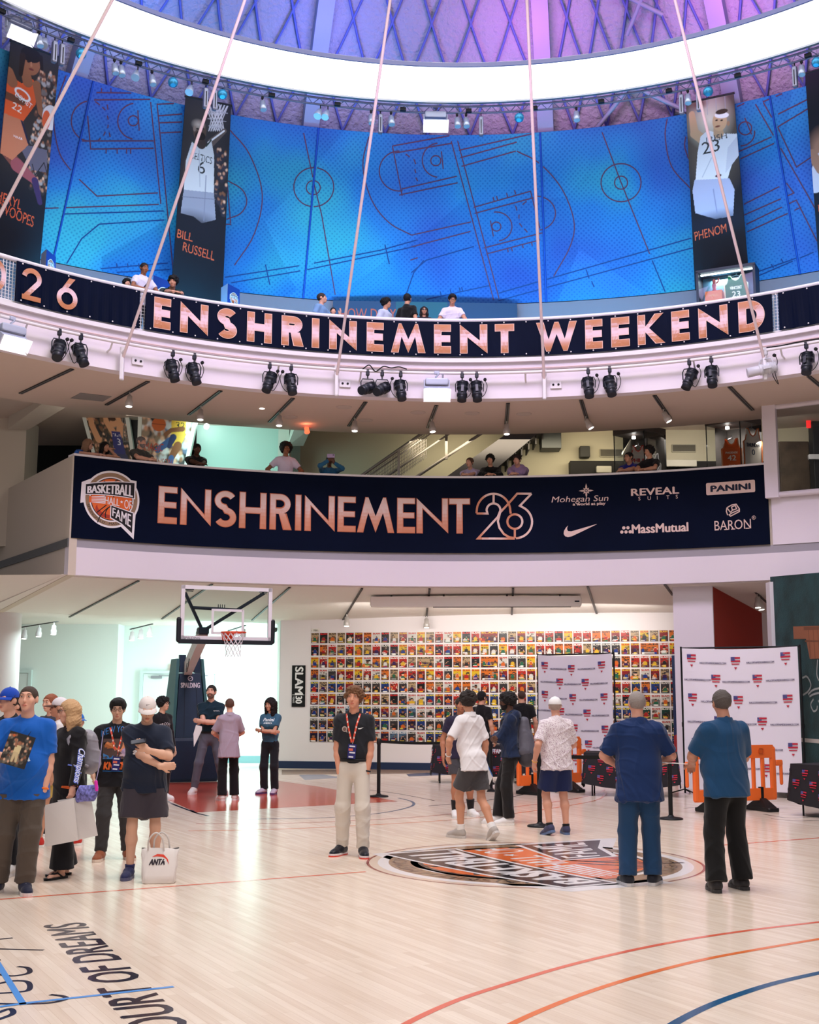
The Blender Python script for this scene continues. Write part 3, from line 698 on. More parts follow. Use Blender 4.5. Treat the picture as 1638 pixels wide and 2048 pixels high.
def circ(cx, cy, rx, ry=None, a0=0, a1=360, rot=0):
 ry = ry or rx; c, s = math.cos(math.radians(rot)), math.sin(math.radians(rot)); out = []
 for k in range(41):
  a = math.radians(a0 + (a1 - a0) * k / 40); x, y = rx * math.cos(a), ry * math.sin(a); out.append((cx + c * x - s * y, cy + s * x + c * y))
 return out
ML([(131, 143), (108, 210), (103, 250), (115, 310), (142, 350)], smooth=True); ML([(142, 350), (190, 395), (312, 388)])
ML([(174, 188), (300, 189)]); ML([(169, 203), (296, 201)]); ML([(169, 218), (177, 301), (303, 299)]); ML([(160, 285), (303, 284)])
ML(circ(175, 245, 37, 40, 95, 265)); ML(circ(267, 245, 36, 36, 100, 262)); ML(circ(262, 244, 10)); ML([(271, 223), (274, 264)])
ML([(295, 192), (318, 410)]); ML([(308, 195), (345, 560)]); ML([(309, 211), (360, 208)]); ML([(312, 234), (360, 230)]); ML([(314, 248), (360, 246)]); ML([(317, 268), (358, 266)])
for x in (198, 217, 238, 244): ML([(x, 179), (x, 188)])
for x in (208, 230, 249, 257): ML([(x, 301), (x, 310)])
for a_, b_ in (((186, 206), (195, 213)), ((200, 217), (206, 223)), ((210, 212), (211, 222)), ((210, 234), (212, 242)), ((212, 252), (211, 259)), ((206, 266), (203, 274)), ((197, 279), (191, 285)), ((214, 268), (216, 277))): ML([a_, b_])
ML([(85, 420), (314, 411)]); ML([(125, 431), (324, 424)], dark=True); ML([(130, 530), (160, 480), (195, 451), (325, 442)], dark=True)
ML([(198, 540), (333, 528)], dark=True); ML([(200, 549), (336, 541)], dark=True)
for x in (231, 253, 275): ML([(x, 537), (x - 1, 529)], dark=True)
ML([(456, 262), (495, 310), (521, 390), (505, 470), (466, 532)], smooth=True); ML([(448, 361), (480, 380), (490, 405), (478, 428), (450, 440)], smooth=True)
ML([(463, 236), (484, 233), (487, 248)]); ML([(451, 370), (458, 448)]); ML([(449, 450), (459, 450)])
ML([(600, 252), (625, 370), (640, 430), (668, 590)]); ML(circ(624, 375, 40, 39)); ML(circ(623, 376, 14, 14))
ML([(447, 556), (610, 530), (760, 500), (830, 480)], dark=True); ML([(460, 567), (612, 540), (830, 492)], dark=True); ML([(528, 530), (537, 570)], dark=True); ML([(767, 489), (776, 528)], dark=True)
ML([(737, 262), (722, 330), (740, 400), (775, 445), (820, 470)], smooth=True); ML([(820, 470), (939, 443)])
ML([(781, 292), (895, 271)]); ML([(786, 306), (900, 286)]); ML([(781, 292), (801, 392)]); ML([(795, 390), (912, 365)]); ML([(800, 378), (910, 352)])
ML(circ(795, 342, 40, 40, 80, 270)); ML(circ(874, 320, 33, 34, 95, 265)); ML(circ(868, 321, 10)); ML([(879, 302), (883, 338)])
ML([(895, 268), (985, 598)]); ML([(908, 268), (996, 596)]); ML([(914, 300), (1062, 266)]); ML([(920, 332), (1028, 301)]); ML([(917, 315), (1030, 283)])
ML([(1030, 301), (1075, 325), (1120, 375), (1145, 440), (1138, 490), (1105, 551)], smooth=True); ML([(944, 414), (1058, 381), (1077, 455)]); ML([(946, 426), (1064, 394)])
ML([(965, 495), (1082, 464)]); ML([(970, 507), (1078, 478)]); ML(circ(1070, 425, 38, 34, -90, 80)); ML(circ(990, 452, 31, 29, -100, 80)); ML(circ(990, 452, 9)); ML([(978, 440), (984, 472)])
for x, y in ((985, 401), (992, 399), (1012, 393), (1028, 387)): ML([(x, y), (x - 2, y - 8)])
for x, y in ((1012, 495), (1020, 493), (1042, 487), (1060, 482)): ML([(x, y), (x + 2, y + 8)])
for a_, b_ in (((1028, 410), (1031, 420)), ((1050, 401), (1042, 408)), ((1035, 428), (1035, 436)), ((1036, 445), (1041, 452)), ((1046, 456), (1052, 463)), ((824, 318), (828, 328)), ((826, 338), (828, 346)), ((828, 355), (832, 362)), ((808, 308), (816, 314))): ML([a_, b_])
ML([(820, 545), (850, 520), (945, 492)], dark=True); ML([(818, 494), (938, 462)]); ML([(850, 598), (976, 570)], dark=True); ML([(818, 520), (833, 515)]); ML([(806, 600), (825, 545), (845, 520)], dark=True)
for x, y in ((880, 590), (900, 586), (918, 582), (923, 581)): ML([(x, y), (x - 2, y - 8)], dark=True)
ML([(995, 585), (1380, 473)], dark=True); ML([(995, 600), (1384, 492)], dark=True); ML([(1170, 537), (1176, 555)], dark=True); ML([(1181, 560), (1186, 572)], dark=True)
ML([(1195, 248), (1240, 365), (1297, 505)]); ML([(1302, 518), (1328, 580)], dark=True); ML(circ(1239, 363, 40, 38)); ML(circ(1239, 363, 13, 13))
ML([(1332, 228), (1327, 270), (1340, 330), (1378, 374)], smooth=True); ML([(1368, 270), (1366, 290), (1374, 315)], smooth=True)
ML([(1500, 192), (1638, 430)]); ML([(1515, 187), (1540, 231), (1640, 180)]); ML([(1522, 200), (1638, 150)]); ML([(1536, 233), (1552, 250), (1634, 200)]); ML([(1552, 250), (1590, 330), (1634, 300)])
ML([(1470, 210), (1500, 196)]); ML([(1474, 300), (1540, 270)]); ML([(1478, 314), (1545, 283)]); ML(circ(1487, 253, 13)); ML([(1486, 232), (1500, 265)]); ML(circ(1478, 262, 28, 26, -10, 90))
ML([(1485, 405), (1570, 362), (1585, 382), (1482, 428)]); ML([(1490, 445), (1590, 396), (1632, 478)]); ML([(1492, 460), (1600, 410)])
ML([(1514, 548), (1625, 500)], dark=True); ML([(1516, 553), (1512, 540), (1590, 512)], dark=True); ML([(1545, 532), (1540, 524)], dark=True); ML([(1565, 522), (1560, 513)], dark=True)
seams = [az_of(Pr(x, y, 13.0)) for x, y in ((160, 300), (620, 400), (1082, 420), (1525, 360))]
seamaz = [Pmural(*q)[0] for q in ((152, 300), (619, 420), (1083, 420), (1566, 360))]
edges = [seamaz[0] - 21.5] + seamaz + [seamaz[3] + 20]
NM = ['at the far left behind the woman\'s hanging banner', 'between the left banners, with a half court drawn on it', 'right of the banner with the leaping player, court lines in the middle', 'broad one between the two middle seams', 'behind the right hanging banners']
MN = ['left of the first seam, behind the orange player', 'between the two left seams, behind the net player',
  'above the question panel', 'left of the number 23 banner', 'beyond the last seam']
for i in range(5):
 a0, a1 = edges[i] + 0.05, edges[i + 1] - 0.05
 P0 = Vector(pol(13.4, (a0 + a1) / 2, MZ0)); root = None
 n = 24; vs = []; fs = []
 for k in range(n + 1):
  a = a0 + (a1 - a0) * k / n
  for v in (0, 0.5, 1): vs.append(mural_fn(a, v, 0.02) - P0)
  for v in (1, 0): vs.append(mural_fn(a, v, -0.02) - P0)
 for k in range(n):
  for q in range(5): fs.append((k * 5 + q, k * 5 + (q + 1) % 5, k * 5 + 5 + (q + 1) % 5, k * 5 + 5 + q))
 fs += [tuple(range(5)), tuple(n * 5 + q for q in range(5))[::-1]]
 me = bpy.data.meshes.new('mural_panel'); me.from_pydata([tuple(q) for q in vs], [], fs)
 uvl = me.uv_layers.new(name='UV')
 for l in me.loops:
  k, q = divmod(l.vertex_index, 5); a = a0 + (a1 - a0) * k / n
  uvl.data[l.index].uv = (math.radians(a) * 13.2, (0, 0.5, 1, 1, 0)[q] * MLEN)
 me.materials.append(M_MURAL)
 o = bpy.data.objects.new('mural_panel', me); COL.objects.link(o); o.location = P0
 tag(o, 'blue mural panel with basketball court lines ' + MN[i], 'mural', 'blue mural panels round the upper wall')
 for dark in (False, True):
  g = G()
  for pts, w, dk in MURAL_LINES:
   if dk != dark: continue
   q = [Pmural(*p) for p in pts]
   q = [(math.radians(a) * 13.2, v * MLEN) for a, v in q]; run = []
   for pt in q + [(1e9, 0)]:
    if math.radians(a0) * 13.2 <= pt[0] <= math.radians(a1) * 13.2 and 0.01 < pt[1] < MLEN - 0.01: run.append(pt)
    else:
     if len(run) > 1: g.line(run, w, (0, 0, 0))
     run = []
  if g.tris: g.mesh(lambda u, v, t: mural_fn(math.degrees(u / 13.2), v / MLEN, 0.026) - P0).build('court_lines', M_MLINE2 if dark else M_MLINE, o)
for a in seamaz:
 mb = MB().tube([mural_fn(a, v, .03) for v in (0, .5, 1)], .022, 6); struct('trim_10', mb, mat('seam_blue', S(24, 72, 168), .5))
# --- the light ring
M_RING = mat('ring_diffuser', (1, 1, 1), 0.5, emit=(1.0, 0.97, 0.99), estr=RING_L)
ring = thing('light_ring', 'huge glowing white ring light hanging under the dome', 'ceiling light', (CX, CY, 13.8))
def shift(mb, d): mb.v = [tuple(Vector(q) - Vector(d)) for q in mb.v]; return mb
s0 = az_of(Pz(430, 147, 13.8)); s1 = az_of(Pz(1246, 176, 13.8)); ds = s1 - s0
rot0 = s0
nseg = max(6, round(360 / ds)); ds2 = 360 / nseg
for k in range(nseg):
 a = s0 + ds * (k if k < nseg else k); a0 = s0 + ds2 * k + (0 if k > 1 else 0)
 shift(MB().ring_solid([(9.22, 13.8), (9.22, 13.86), (10.58, 13.86), (10.58, 13.8)], a0 + 0.06, a0 + ds2 - 0.06, 20), (CX, CY, 13.8)).build('diffuser_panel', M_RING, ring)
shift(MB().ring_solid([(9.17, 13.79), (9.17, 13.87), (9.21, 13.87), (9.21, 13.79)], -180, 180, 140), (CX, CY, 13.8)).build('inner_rim', mat('rim_blue_grey', S(130, 140, 190), 0.5), ring)
shift(MB().ring_solid([(10.59, 13.77), (10.59, 13.9), (10.66, 13.9), (10.66, 13.77)], -180, 180, 140), (CX, CY, 13.8)).build('outer_rim', M_GREYMET, ring)
shift(MB().ring_solid([(9.22, 13.87), (9.22, 13.9), (10.58, 13.9), (10.58, 13.87)], -180, 180, 90), (CX, CY, 13.8)).build('top_cover', M_GREYMET, ring)
# --- lettering drawn as strokes (wide geometric capitals)
def glyph(ch, w, h, t):      # list of (points, faces) in a box w x h, stroke weight t
 R = []
 def rc(x0, y0, x1, y1): R.append(([(x0, y0), (x1, y0), (x1, y1), (x0, y1)], [(0, 1, 2, 3)]))
 def pg(p): R.append((p, [tuple(f) for f in tessellate_polygon([[Vector((a, b, 0)) for a, b in p]])]))
 def st(p, wd=t, closed=False): R.append(stroke(p, wd, closed))
 if ch == 'E': pg([(0, 0), (w, 0), (w, t), (t, t), (t, h / 2 - t * .45), (w * .96, h / 2 - t * .45), (w * .96, h / 2 + t * .5), (t, h / 2 + t * .5), (t, h - t), (w, h - t), (w, h), (0, h)])
 elif ch == 'N': pg([(0, 0), (t, 0), (t, h - t * 1.75), (w, -t * .0), (w, h), (w - t, h), (w - t, t * 1.75), (0, h)])
 elif ch == 'H': pg([(0, 0), (t, 0), (t, h / 2 - t * .5), (w - t, h / 2 - t * .5), (w - t, 0), (w, 0), (w, h), (w - t, h), (w - t, h / 2 + t * .5), (t, h / 2 + t * .5), (t, h), (0, h)])
 elif ch == 'I': rc(0, 0, w, h)
 elif ch == 'T': pg([(w / 2 - t / 2, 0), (w / 2 + t / 2, 0), (w / 2 + t / 2, h - t), (w, h - t), (w, h), (0, h), (0, h - t), (w / 2 - t / 2, h - t)])
 elif ch == 'M':
  pg([(0, 0), (t, 0), (w * .30, h * .56), (w * .5, 0), (w * .70, h * .56), (w - t, 0), (w, 0), (w * .78, h), (w * .70, h), (w * .5, h * .46), (w * .30, h), (w * .22, h)])
 elif ch == 'W':
  pg([(0, h), (t, h), (w * .30, h * .40), (w * .45, h), (w * .55, h), (w * .70, h * .40), (w - t, h), (w, h), (w * .76, 0), (w * .66, 0), (w * .5, h * .58), (w * .34, 0), (w * .24, 0)])
 elif ch == 'K': pg([(0, 0), (t, 0), (t, h * .42), (w - t * 1.25, 0), (w, 0), (w * .42, h * .54), (w * .96, h), (w - t * 1.3, h), (t, h * .58), (t, h), (0, h)])
 elif ch == 'D':
  rc(0, 0, t, h); st([(t * .9, t / 2)] + arcpts(w - h / 2 if w > h / 2 + t else t, h / 2, min(h / 2, w - t) - t / 2, h / 2 - t / 2, -90, 90, 20) + [(t * .9, h - t / 2)])
 elif ch == 'R':
  rc(0, 0, t, h); r = h * .28
  st([(t * .9, h - t / 2)] + arcpts(w - r - t * .3, h - r, r - t / 2 + t * .1, r - t / 2, 90, -90, 14) + [(t * .9, h - 2 * r + t / 2)])
  pg([(w * .40, h - 2 * r + t * .1), (w * .40 + t * 1.25, h - 2 * r + t * .1), (w, 0), (w - t * 1.35, 0)])
 elif ch == 'S':
  r = h / 4 + t * .12
  p = arcpts(w * .5, h - r, w * .5 - t / 2, r - t / 2, 28, 262, 18) + arcpts(w * .5, r, w * .5 - t / 2, r - t / 2, 82, -152, 18)
  st(p)
 elif ch == '2':
  p = arcpts(w * .5, h - w * .5 + t * .1, w * .5 - t / 2, w * .5 - t / 2 - t * .1, 172, -28, 18); p += [(t * .75, t * .5)]
  st(p); rc(t * .2, 0, w, t)
 elif ch == '6':
  r = w / 2; st(arcpts(w / 2, r, r - t / 2, r - t / 2, 0, 360, 30)[:-1], t, True)
  pg([(t * .12, r * 1.15), (t * 1.2, r * 1.25), (w * .86, h), (w * .56, h)])
 elif ch == '0': st([(w / 2 + (w / 2 - t / 2) * math.cos(a), h / 2 + (h / 2 - t / 2) * math.sin(a)) for a in np.linspace(0, 2 * PI, 36)[:-1]], t, True)
 return R
def big_letter(g, ch, x0, x1, y0, y1, t, edge, ramp, le=2, lf=3, grow=0.014):
 w, h = x1 - x0, y1 - y0
 cuts = [y0 + h * k for k in (0.12, 0.25, 0.36, 0.46, 0.56, 0.68, 0.82)]
 for pts, fs in glyph(ch, w + 2 * grow, h + 2 * grow, t + 2 * grow): g.faces([(x0 - grow + a, y0 - grow + b) for a, b in pts], fs, edge, le)
 for k, (pts, fs) in enumerate(glyph(ch, w, h, t)): g.faces([(x0 + a, y0 + b) for a, b in pts], fs, lambda u, v: ramp((v - y0) / h), lf + k * 0.02, cuts)
def ramp_of(stops):
 def f(t):
  for (a, ca), (b, cb) in zip(stops[:-1], stops[1:]):
   if t <= b: k = min(1, max(0, (t - a) / (b - a))); return tuple(x + (y - x) * k for x, y in zip(ca, cb))
  return stops[-1][1]
 return f
COPPER = ramp_of([(0, S(176, 112, 72)), (0.2, S(188, 124, 84)), (0.42, S(226, 196, 204)), (0.6, S(222, 194, 206)), (0.85, S(186, 122, 84)), (1.0, S(196, 132, 92))])
COPPER2 = ramp_of([(0, S(204, 132, 96)), (0.35, S(216, 156, 128)), (0.7, S(232, 208, 200)), (1.0, S(228, 196, 182))])
# --- the emblem: speech-bubble badge with a ball
def emblem(g, cx, cy, s, l0=1, ringtext=True, floor=False):
 WH, TAN, BK, OR, RD = S(236, 232, 234), S(150, 122, 96), S(26, 22, 26), S(226, 106, 46), S(170, 56, 36)
 def T(p): return [(cx + a * s, cy + b * s) for a, b in p]
 L = lambda k: l0 + k * 0.5
 g.ell(cx, cy, s, s, WH, L(0), 56)
 g.poly(T([(-1.08, .50), (-.75, .66), (-.3, .76), (.2, .78), (.87, .72), (.88, -.45), (.84, -1.34), (.36, -.92), (-.5, -.25), (-.88, -.17), (-1.10, -.22)]), WH, L(0))
 g.ringpoly(cx, cy, s * .79, s * .93, TAN, L(1), 64)
 g.ell(cx, cy, s * .745, s * .745, BK, L(2), 48); g.ell(cx, cy, s * .715, s * .715, OR, L(3), 48)
 g.ell(cx + .0 * s, cy - .36 * s, s * .56, s * .32, RD, L(4), 32); g.ell(cx + .06 * s, cy - .24 * s, s * .56, s * .32, OR, L(5), 32)
 for p in (arcpts(-.9, .9, 1.05, 1.05, -75, -12, 14), arcpts(.5, -1.1, 1.0, 1.0, 75, 165, 16), [(-.5, -.5), (-.1, -.15), (.2, .3)], arcpts(.15, -.55, .35, .35, 60, 200, 12), [(-.3, .62), (-.1, .5), (.2, .7)]):
  g.line(T(p), s * .035, BK, L(6))
 def wt(t, f, l):
  for qi, du in enumerate((0, .010, -.010)): g.warp_text(t, lambda u, v: f(u + du, v), WH, l + qi * .06)
 def band(u, v, a, b, c, d, bow=0.0):    # unit box onto a bent band: a,b bottom left/right y; c,d top
  x = -.85 + u * 1.62; lo = a + (b - a) * u + bow * 4 * u * (1 - u); hi = c + (d - c) * u + bow * 4 * u * (1 - u)
  return (cx + x * s, cy + (lo + (hi - lo) * v) * s)
 def bandpoly(x0, x1, f0, f1, col, l):
  n = 12; g.poly([(cx + (x0 + (x1 - x0) * k / n) * s, cy + f0(k / n) * s) for k in range(n + 1)] + [(cx + (x0 + (x1 - x0) * k / n) * s, cy + f1(k / n) * s) for k in range(n, -1, -1)], col, l)
 bandpoly(-.96, .84, lambda u: .07 + .05 * 4 * u * (1 - u), lambda u: .47 + .20 * u + .05 * 4 * u * (1 - u), WH, L(7))
 bandpoly(-.93, .80, lambda u: .10 + .05 * 4 * u * (1 - u), lambda u: .44 + .20 * u + .05 * 4 * u * (1 - u), BK, L(8))
 wt('BASKETBALL', lambda u, v: (cx + (-.86 + u * 1.6) * s, cy + ((.14 + .05 * 4 * u * (1 - u)) + v * (.25 + .19 * u)) * s), L(9))
 bandpoly(-.80, .72, lambda u: -.17 - .10 * u, lambda u: .05 + .05 * u, OR, L(7.5))
 for k in range(5): g.poly(T([(-.72, .03 - k * .045), (-.25, .10 - k * .058), (-.25, .06 - k * .058), (-.70, .015 - k * .045)]), WH, L(8.5))
 wt('HALL', lambda u, v: (cx + (-.24 + u * .52) * s, cy + ((-.17 - .05 * u) + v * .27) * s), L(9))
 g.warp_text('OF', lambda u, v: (cx + (.46 + u * .26) * s, cy + ((-.27 - .04 * u) + v * .33) * s), WH, L(9))
 st = [(.36 + r * math.sin(math.radians(36 * k)) , -.06 + r * math.cos(math.radians(36 * k))) for k, r in enumerate([.06, .026] * 5)]
 g.poly(T(st), WH, L(9))
 g.poly(T([(-.03, -.19), (.81, -.40), (.80, -1.22), (.40, -.86), (-.03, -.66)]), WH, L(8)); g.poly(T([(.0, -.22), (.78, -.43), (.77, -1.13), (.40, -.82), (.0, -.63)]), BK, L(9))
 wt('FAME', lambda u, v: (cx + (.05 + u * .66) * s, cy + ((-.57 - .36 * u) + v * (.30 + .18 * u)) * s), L(10))
 if ringtext:
  def arct(t, a0, a1, r0, r1):
   g.warp_text(t, lambda u, v: (cx + s * (r0 + (r1 - r0) * v) * math.cos(math.radians(a0 + (a1 - a0) * u)), cy + s * (r0 + (r1 - r0) * v) * math.sin(math.radians(a0 + (a1 - a0) * u))), BK, L(2))
  arct('SPRINGFIELD', 196, 256, .90, .81); arct('MASS.', 266, 292, .90, .81)
  if floor: arct('NAISMITH MEMORIAL', 150, 30, .81, .91)
# --- markings painted on the floor
floor_cols = {}
def fl(g, pts, w, col, smooth=True, layer=1):
 P = [Pf(*p) for p in pts]
 if smooth and len(P) > 2: P = spline([Vector((p.x, p.y, 0)) for p in P], 8)
 g.line([(p.x, p.y) for p in P], w, col, layer)
FN = lambda u, v, t: Vector((u, v, t))
C_OR, C_OR2, C_BL, C_DK = S(226, 110, 84), S(232, 122, 66), S(34, 88, 130), S(34, 36, 52)
g = G()
for xs in ([(-60, 1808), (735, 1744)], [(1415, 1690), (1700, 1667)]): fl(g, xs, 0.05, C_OR, False)
g.mesh(FN, 0.001).build('half_court_line', FLOORPRINT, floor)
def court_line(pts, w, col):
 g = G(); fl(g, pts, w, col); g.mesh(FN, 0.001).build('court_line', FLOORPRINT, floor)
court_line([(760, 2085), (828, 2042), (920, 2000), (1018, 1967), (1118, 1936), (1218, 1910), (1318, 1888), (1418, 1870), (1528, 1854), (1660, 1838)], 0.05, C_OR)
court_line([(960, 2090), (1033, 2045), (1125, 2004), (1218, 1970), (1318, 1940), (1418, 1915), (1528, 1894), (1660, 1871)], 0.05, C_OR2)
court_line([(1290, 2090), (1353, 2045), (1420, 2010), (1493, 1982), (1565, 1960), (1660, 1938)], 0.06, C_BL)
court_line([(395, 1650), (600, 1647), (860, 1632), (1100, 1604), (1190, 1588), (1212, 1578)], 0.04, C_OR)
court_line([(380, 1664), (600, 1658), (900, 1640), (1060, 1622), (1190, 1600), (1215, 1584)], 0.04, C_OR2)
court_line([(500, 1640), (640, 1637), (760, 1627), (822, 1614), (828, 1604), (800, 1596)], 0.05, C_BL)
court_line([(395, 1628), (352, 1612), (337, 1604)], 0.05, C_DK)
court_line([(420, 1634), (395, 1628), (385, 1622)], 0.05, C_DK)
court_line([(720, 1578), (795, 1587), (872, 1601)], 0.035, C_DK)
court_line([(860, 1612), (960, 1602), (1040, 1590), (1075, 1578)], 0.035, C_DK)
g = G(); g.poly([tuple(Pf(*p)[:2]) for p in ((300, 1585), (395, 1627), (800, 1603), (640, 1574), (560, 1563), (340, 1568))], S(206, 88, 66), 0.6)
g.mesh(FN, 0.001).build('painted_key', FLOORPRINT, floor)
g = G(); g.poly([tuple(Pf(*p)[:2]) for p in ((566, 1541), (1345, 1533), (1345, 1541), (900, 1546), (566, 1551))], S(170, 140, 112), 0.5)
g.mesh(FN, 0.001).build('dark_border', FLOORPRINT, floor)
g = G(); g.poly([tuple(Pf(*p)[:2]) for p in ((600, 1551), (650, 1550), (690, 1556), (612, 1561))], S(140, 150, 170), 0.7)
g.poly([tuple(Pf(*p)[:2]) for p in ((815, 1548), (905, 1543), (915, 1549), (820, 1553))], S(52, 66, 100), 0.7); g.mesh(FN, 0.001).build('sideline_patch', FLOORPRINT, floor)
g = G()
for pts in (((1480, 1608), (1500, 1615), (1520, 1611), (1560, 1620)), ((1530, 1625), (1580, 1632), (1638, 1629)), ((1545, 1634), (1600, 1638), (1650, 1636)), ((1370, 1614), (1400, 1612), (1420, 1615))): fl(g, pts, 0.03, S(96, 82, 78))
g.mesh(FN, 0.001).build('signature_scrawl', FLOORPRINT, floor)
LC, LA = Vector((1.33, 13.42)), math.radians(119)
def rotfn(o, ang): c, s = math.cos(ang), math.sin(ang); return lambda u, v, t: Vector((o[0] + c * u - s * v, o[1] + s * u + c * v, t))
g = G(); g.ell(0, 0, 1.80, 1.80, S(224, 204, 186), 0.5, 72); g.ringpoly(0, 0, 1.75, 1.78, S(140, 60, 50), 0.8, 72)
emblem(g, 0, 0, 1.66, 1, True, True)
g.mesh(rotfn(LC, LA), 0.0006).build('court_emblem', FLOORPRINT, floor)
a, b = Pf(270, 2048), Pf(92, 1856); base_a, base_b = Pf(380, 2048), Pf(172, 1848)
ud = (base_b - base_a).normalized(); k = (base_b - base_a).length / 13.6
g = G(); wt = g.text('COURT OF DREAMS', 0, 0, 0.32, C_DK, 1, w=3.62, bold=0.010)
txt = math.atan2(ud.y, ud.x)
o_ = base_b - ud * wt
g.mesh(rotfn((o_.x, o_.y), txt), 0.001).build('floor_lettering', FLOORPRINT, floor)
g = G()
for pts in (((0, 1883), (30, 1880)), ((0, 1902), (40, 1903), (92, 1904)), ((40, 1937), (60, 1940), (62, 1950), (30, 1956), (0, 1953)), ((0, 1972), (30, 1966), (60, 1968), (62, 1984), (30, 1989), (0, 1991)), ((105, 1993), (130, 1996), (136, 2002), (100, 2010), (30, 2012), (-20, 2011)), ((0, 2030), (25, 2022), (30, 2032), (0, 2044)), ((-5, 1925), (6, 1924))): fl(g, pts, 0.035, C_DK)
g.mesh(FN, 0.001).build('pen_scrawl', FLOORPRINT, floor)
def tape(pts, lab, name):
 g = G(); P = [Pf(*p) for p in pts]; g.line([(p.x - P[0].x, p.y - P[0].y) for p in P], 0.04, S(92, 158, 232), 2)
 o = g.mesh(FN, 0.001).build('masking_tape', FLOORPRINT); o.location = (P[0].x, P[0].y, 0); tag(o, lab, 'tape', 'blue masking tape on the floor')
tape([(-10, 1915), (52, 2014)], 'short blue masking tape strip slanting across the floor script', 0)
tape([(-10, 2020), (60, 2010), (200, 1994), (352, 1976)], 'long blue masking tape strip crossing the floor lettering', 1)
# --- banner on the middle parapet
RB = 12.50
def on(R, z0=0.0): return lambda u, v, t: Vector(pol(R - 0.01 - t, math.degrees(u / R), v))
def uv_of(px, py, R=RB): P = Pr(px, py, R); return math.radians(az_of(P)) * R, P.z
u0, u1 = uv_of(145, 1000)[0], uv_of(1537, 1000)[0]; um = (u0 + u1) / 2
o0 = Vector(pol(RB, math.degrees(um / RB), 4.7))
mb = MB(); n = 60; vs = []
for k in range(n + 1):
 u = u0 + (u1 - u0) * k / n
 for z, d in ((4.70, 0.0), (6.30, 0.0), (6.30, 0.025), (4.70, 0.025)): vs.append(Vector(pol(RB - d, math.degrees(u / RB), z)) - o0)
fs = [(k * 4 + q, k * 4 + (q + 1) % 4, k * 4 + 4 + (q + 1) % 4, k * 4 + 4 + q) for k in range(n) for q in range(4)] + [(0, 1, 2, 3), (n * 4 + 3, n * 4 + 2, n * 4 + 1, n * 4)]
mb.add(vs, fs)
ban = mb.build('parapet_banner', M_NAVY); ban.location = o0
tag(ban, 'long navy banner with copper lettering and sponsor marks on the middle balcony parapet', 'banner')
bfn = lambda u, v, t: Vector(pol(RB - 0.028 - t, math.degrees(u / RB), v)) - o0
g = G()
LW = [('E', 316, 352), ('N', 361, 420), ('S', 429, 471), ('H', 479, 531), ('R', 540, 582), ('I', 591, 601), ('N', 610, 668), ('E', 676, 710), ('M', 715, 787), ('E', 795, 829), ('N', 834, 895), ('T', 899, 939)]
zt, zb = uv_of(620, 993)[1], uv_of(620, 1062)[1]
for ch, x0, x1 in LW:
 big_letter(g, ch, uv_of(x0, 1025)[0], uv_of(x1, 1025)[0], zb, zt, 0.108, S(196, 110, 72), COPPER2)
g.mesh(bfn, 0.002, usub=.15).build('lettering', PRINT, ban)
g = G(); eu, ez = uv_of(222, 1000); _, e1 = uv_of(222, 943); emblem(g, eu, ez - 0.02, (e1 - ez) * 1.0, 1)
g.mesh(bfn, 0.0012, usub=.15).build('emblem', PRINT, ban)
g = G(); zs = lambda X, Y: uv_of(920 + X / 4.55, 930 + Y / 4.55)
def Q(pts): return [zs(*p) for p in pts]
ln = 0.045; cr = lambda u, v: COPPER2(min(1, max(0, (math.sin(u * 9) * .5 + .5))))
for pts in (([(150, 438)] + [(305 - 153 * math.cos(math.radians(t)), 418 - 158 * math.sin(math.radians(t))) for t in range(0, 181, 9)] + [(462, 440)]),
   ([(150, 440), (250, 440)] + [(305 - 63 * math.cos(math.radians(t)), 410 - 62 * math.sin(math.radians(t))) for t in range(0, 181, 12)] + [(345, 470), (165, 667), (500, 667)]),
   [(305, 262), (305, 346)], [(650, 258), (520, 258), (440, 350), (365, 430), (345, 510), (360, 570), (400, 625), (450, 655), (500, 662)],
   ([(650, 258), (545, 368)] + [(505 + 152 * math.cos(math.radians(t)), 515 + 148 * math.sin(math.radians(t))) for t in range(-65, 91, 9)]), [(500, 580), (500, 662)]):
 g.line(Q(pts), ln, cr, 2)
g.line(Q([(500 + 68 * math.cos(t), 512 + 66 * math.sin(t)) for t in np.linspace(0, 2 * PI, 30)[:-1]]), ln, cr, 2.2, True)
g.mesh(bfn, 0.002, usub=.15).build('year_monogram', PRINT, ban)
PK = S(224, 196, 186)
g = G(); P = lambda x, y: uv_of(x, y); sc = 1 / 96.0     # metres per photo pixel on the banner, about
x, y = P(1172.5, 980)
for k in range(8):
 a = PI / 4 * k; r = 0.155 if k % 2 == 0 else 0.085; w = 0.018
 g.poly([(x + math.cos(a + 1.57) * w, y + math.sin(a + 1.57) * w), (x + math.cos(a) * r * .6 + math.cos(a + 1.57) * w, y + math.sin(a) * r * .6 + math.sin(a + 1.57) * w), (x + math.cos(a) * r, y + math.sin(a) * r), (x + math.cos(a) * r * .6 - math.cos(a + 1.57) * w, y + math.sin(a) * r * .6 - math.sin(a + 1.57) * w), (x - math.cos(a + 1.57) * w, y - math.sin(a + 1.57) * w)], PK, 1)
g.ell(x, y, .032, .032, S(12, 22, 52), 2, 14); g.ell(x, y, .018, .018, PK, 3, 12)
x0, y0 = P(1103, 1002); x1, _ = P(1216, 1000)
g.text('Mohegan Sun', x0, y0 - .02, 0.13, PK, 1, w=x1 - x0, shear=0.22)
x0, y0 = P(1146, 1010); x1, _ = P(1211, 1008); g.text('a world at play', x0, y0, 0.06, PK, 1, w=x1 - x0, bold=0.004)
x0, y0 = P(1263, 991); x1, _ = P(1358, 985); g.text('REVEAL', x0, y0 + .01, 0.15, PK, 1, w=x1 - x0, bold=0.008)
x0, y0 = P(1277, 999)
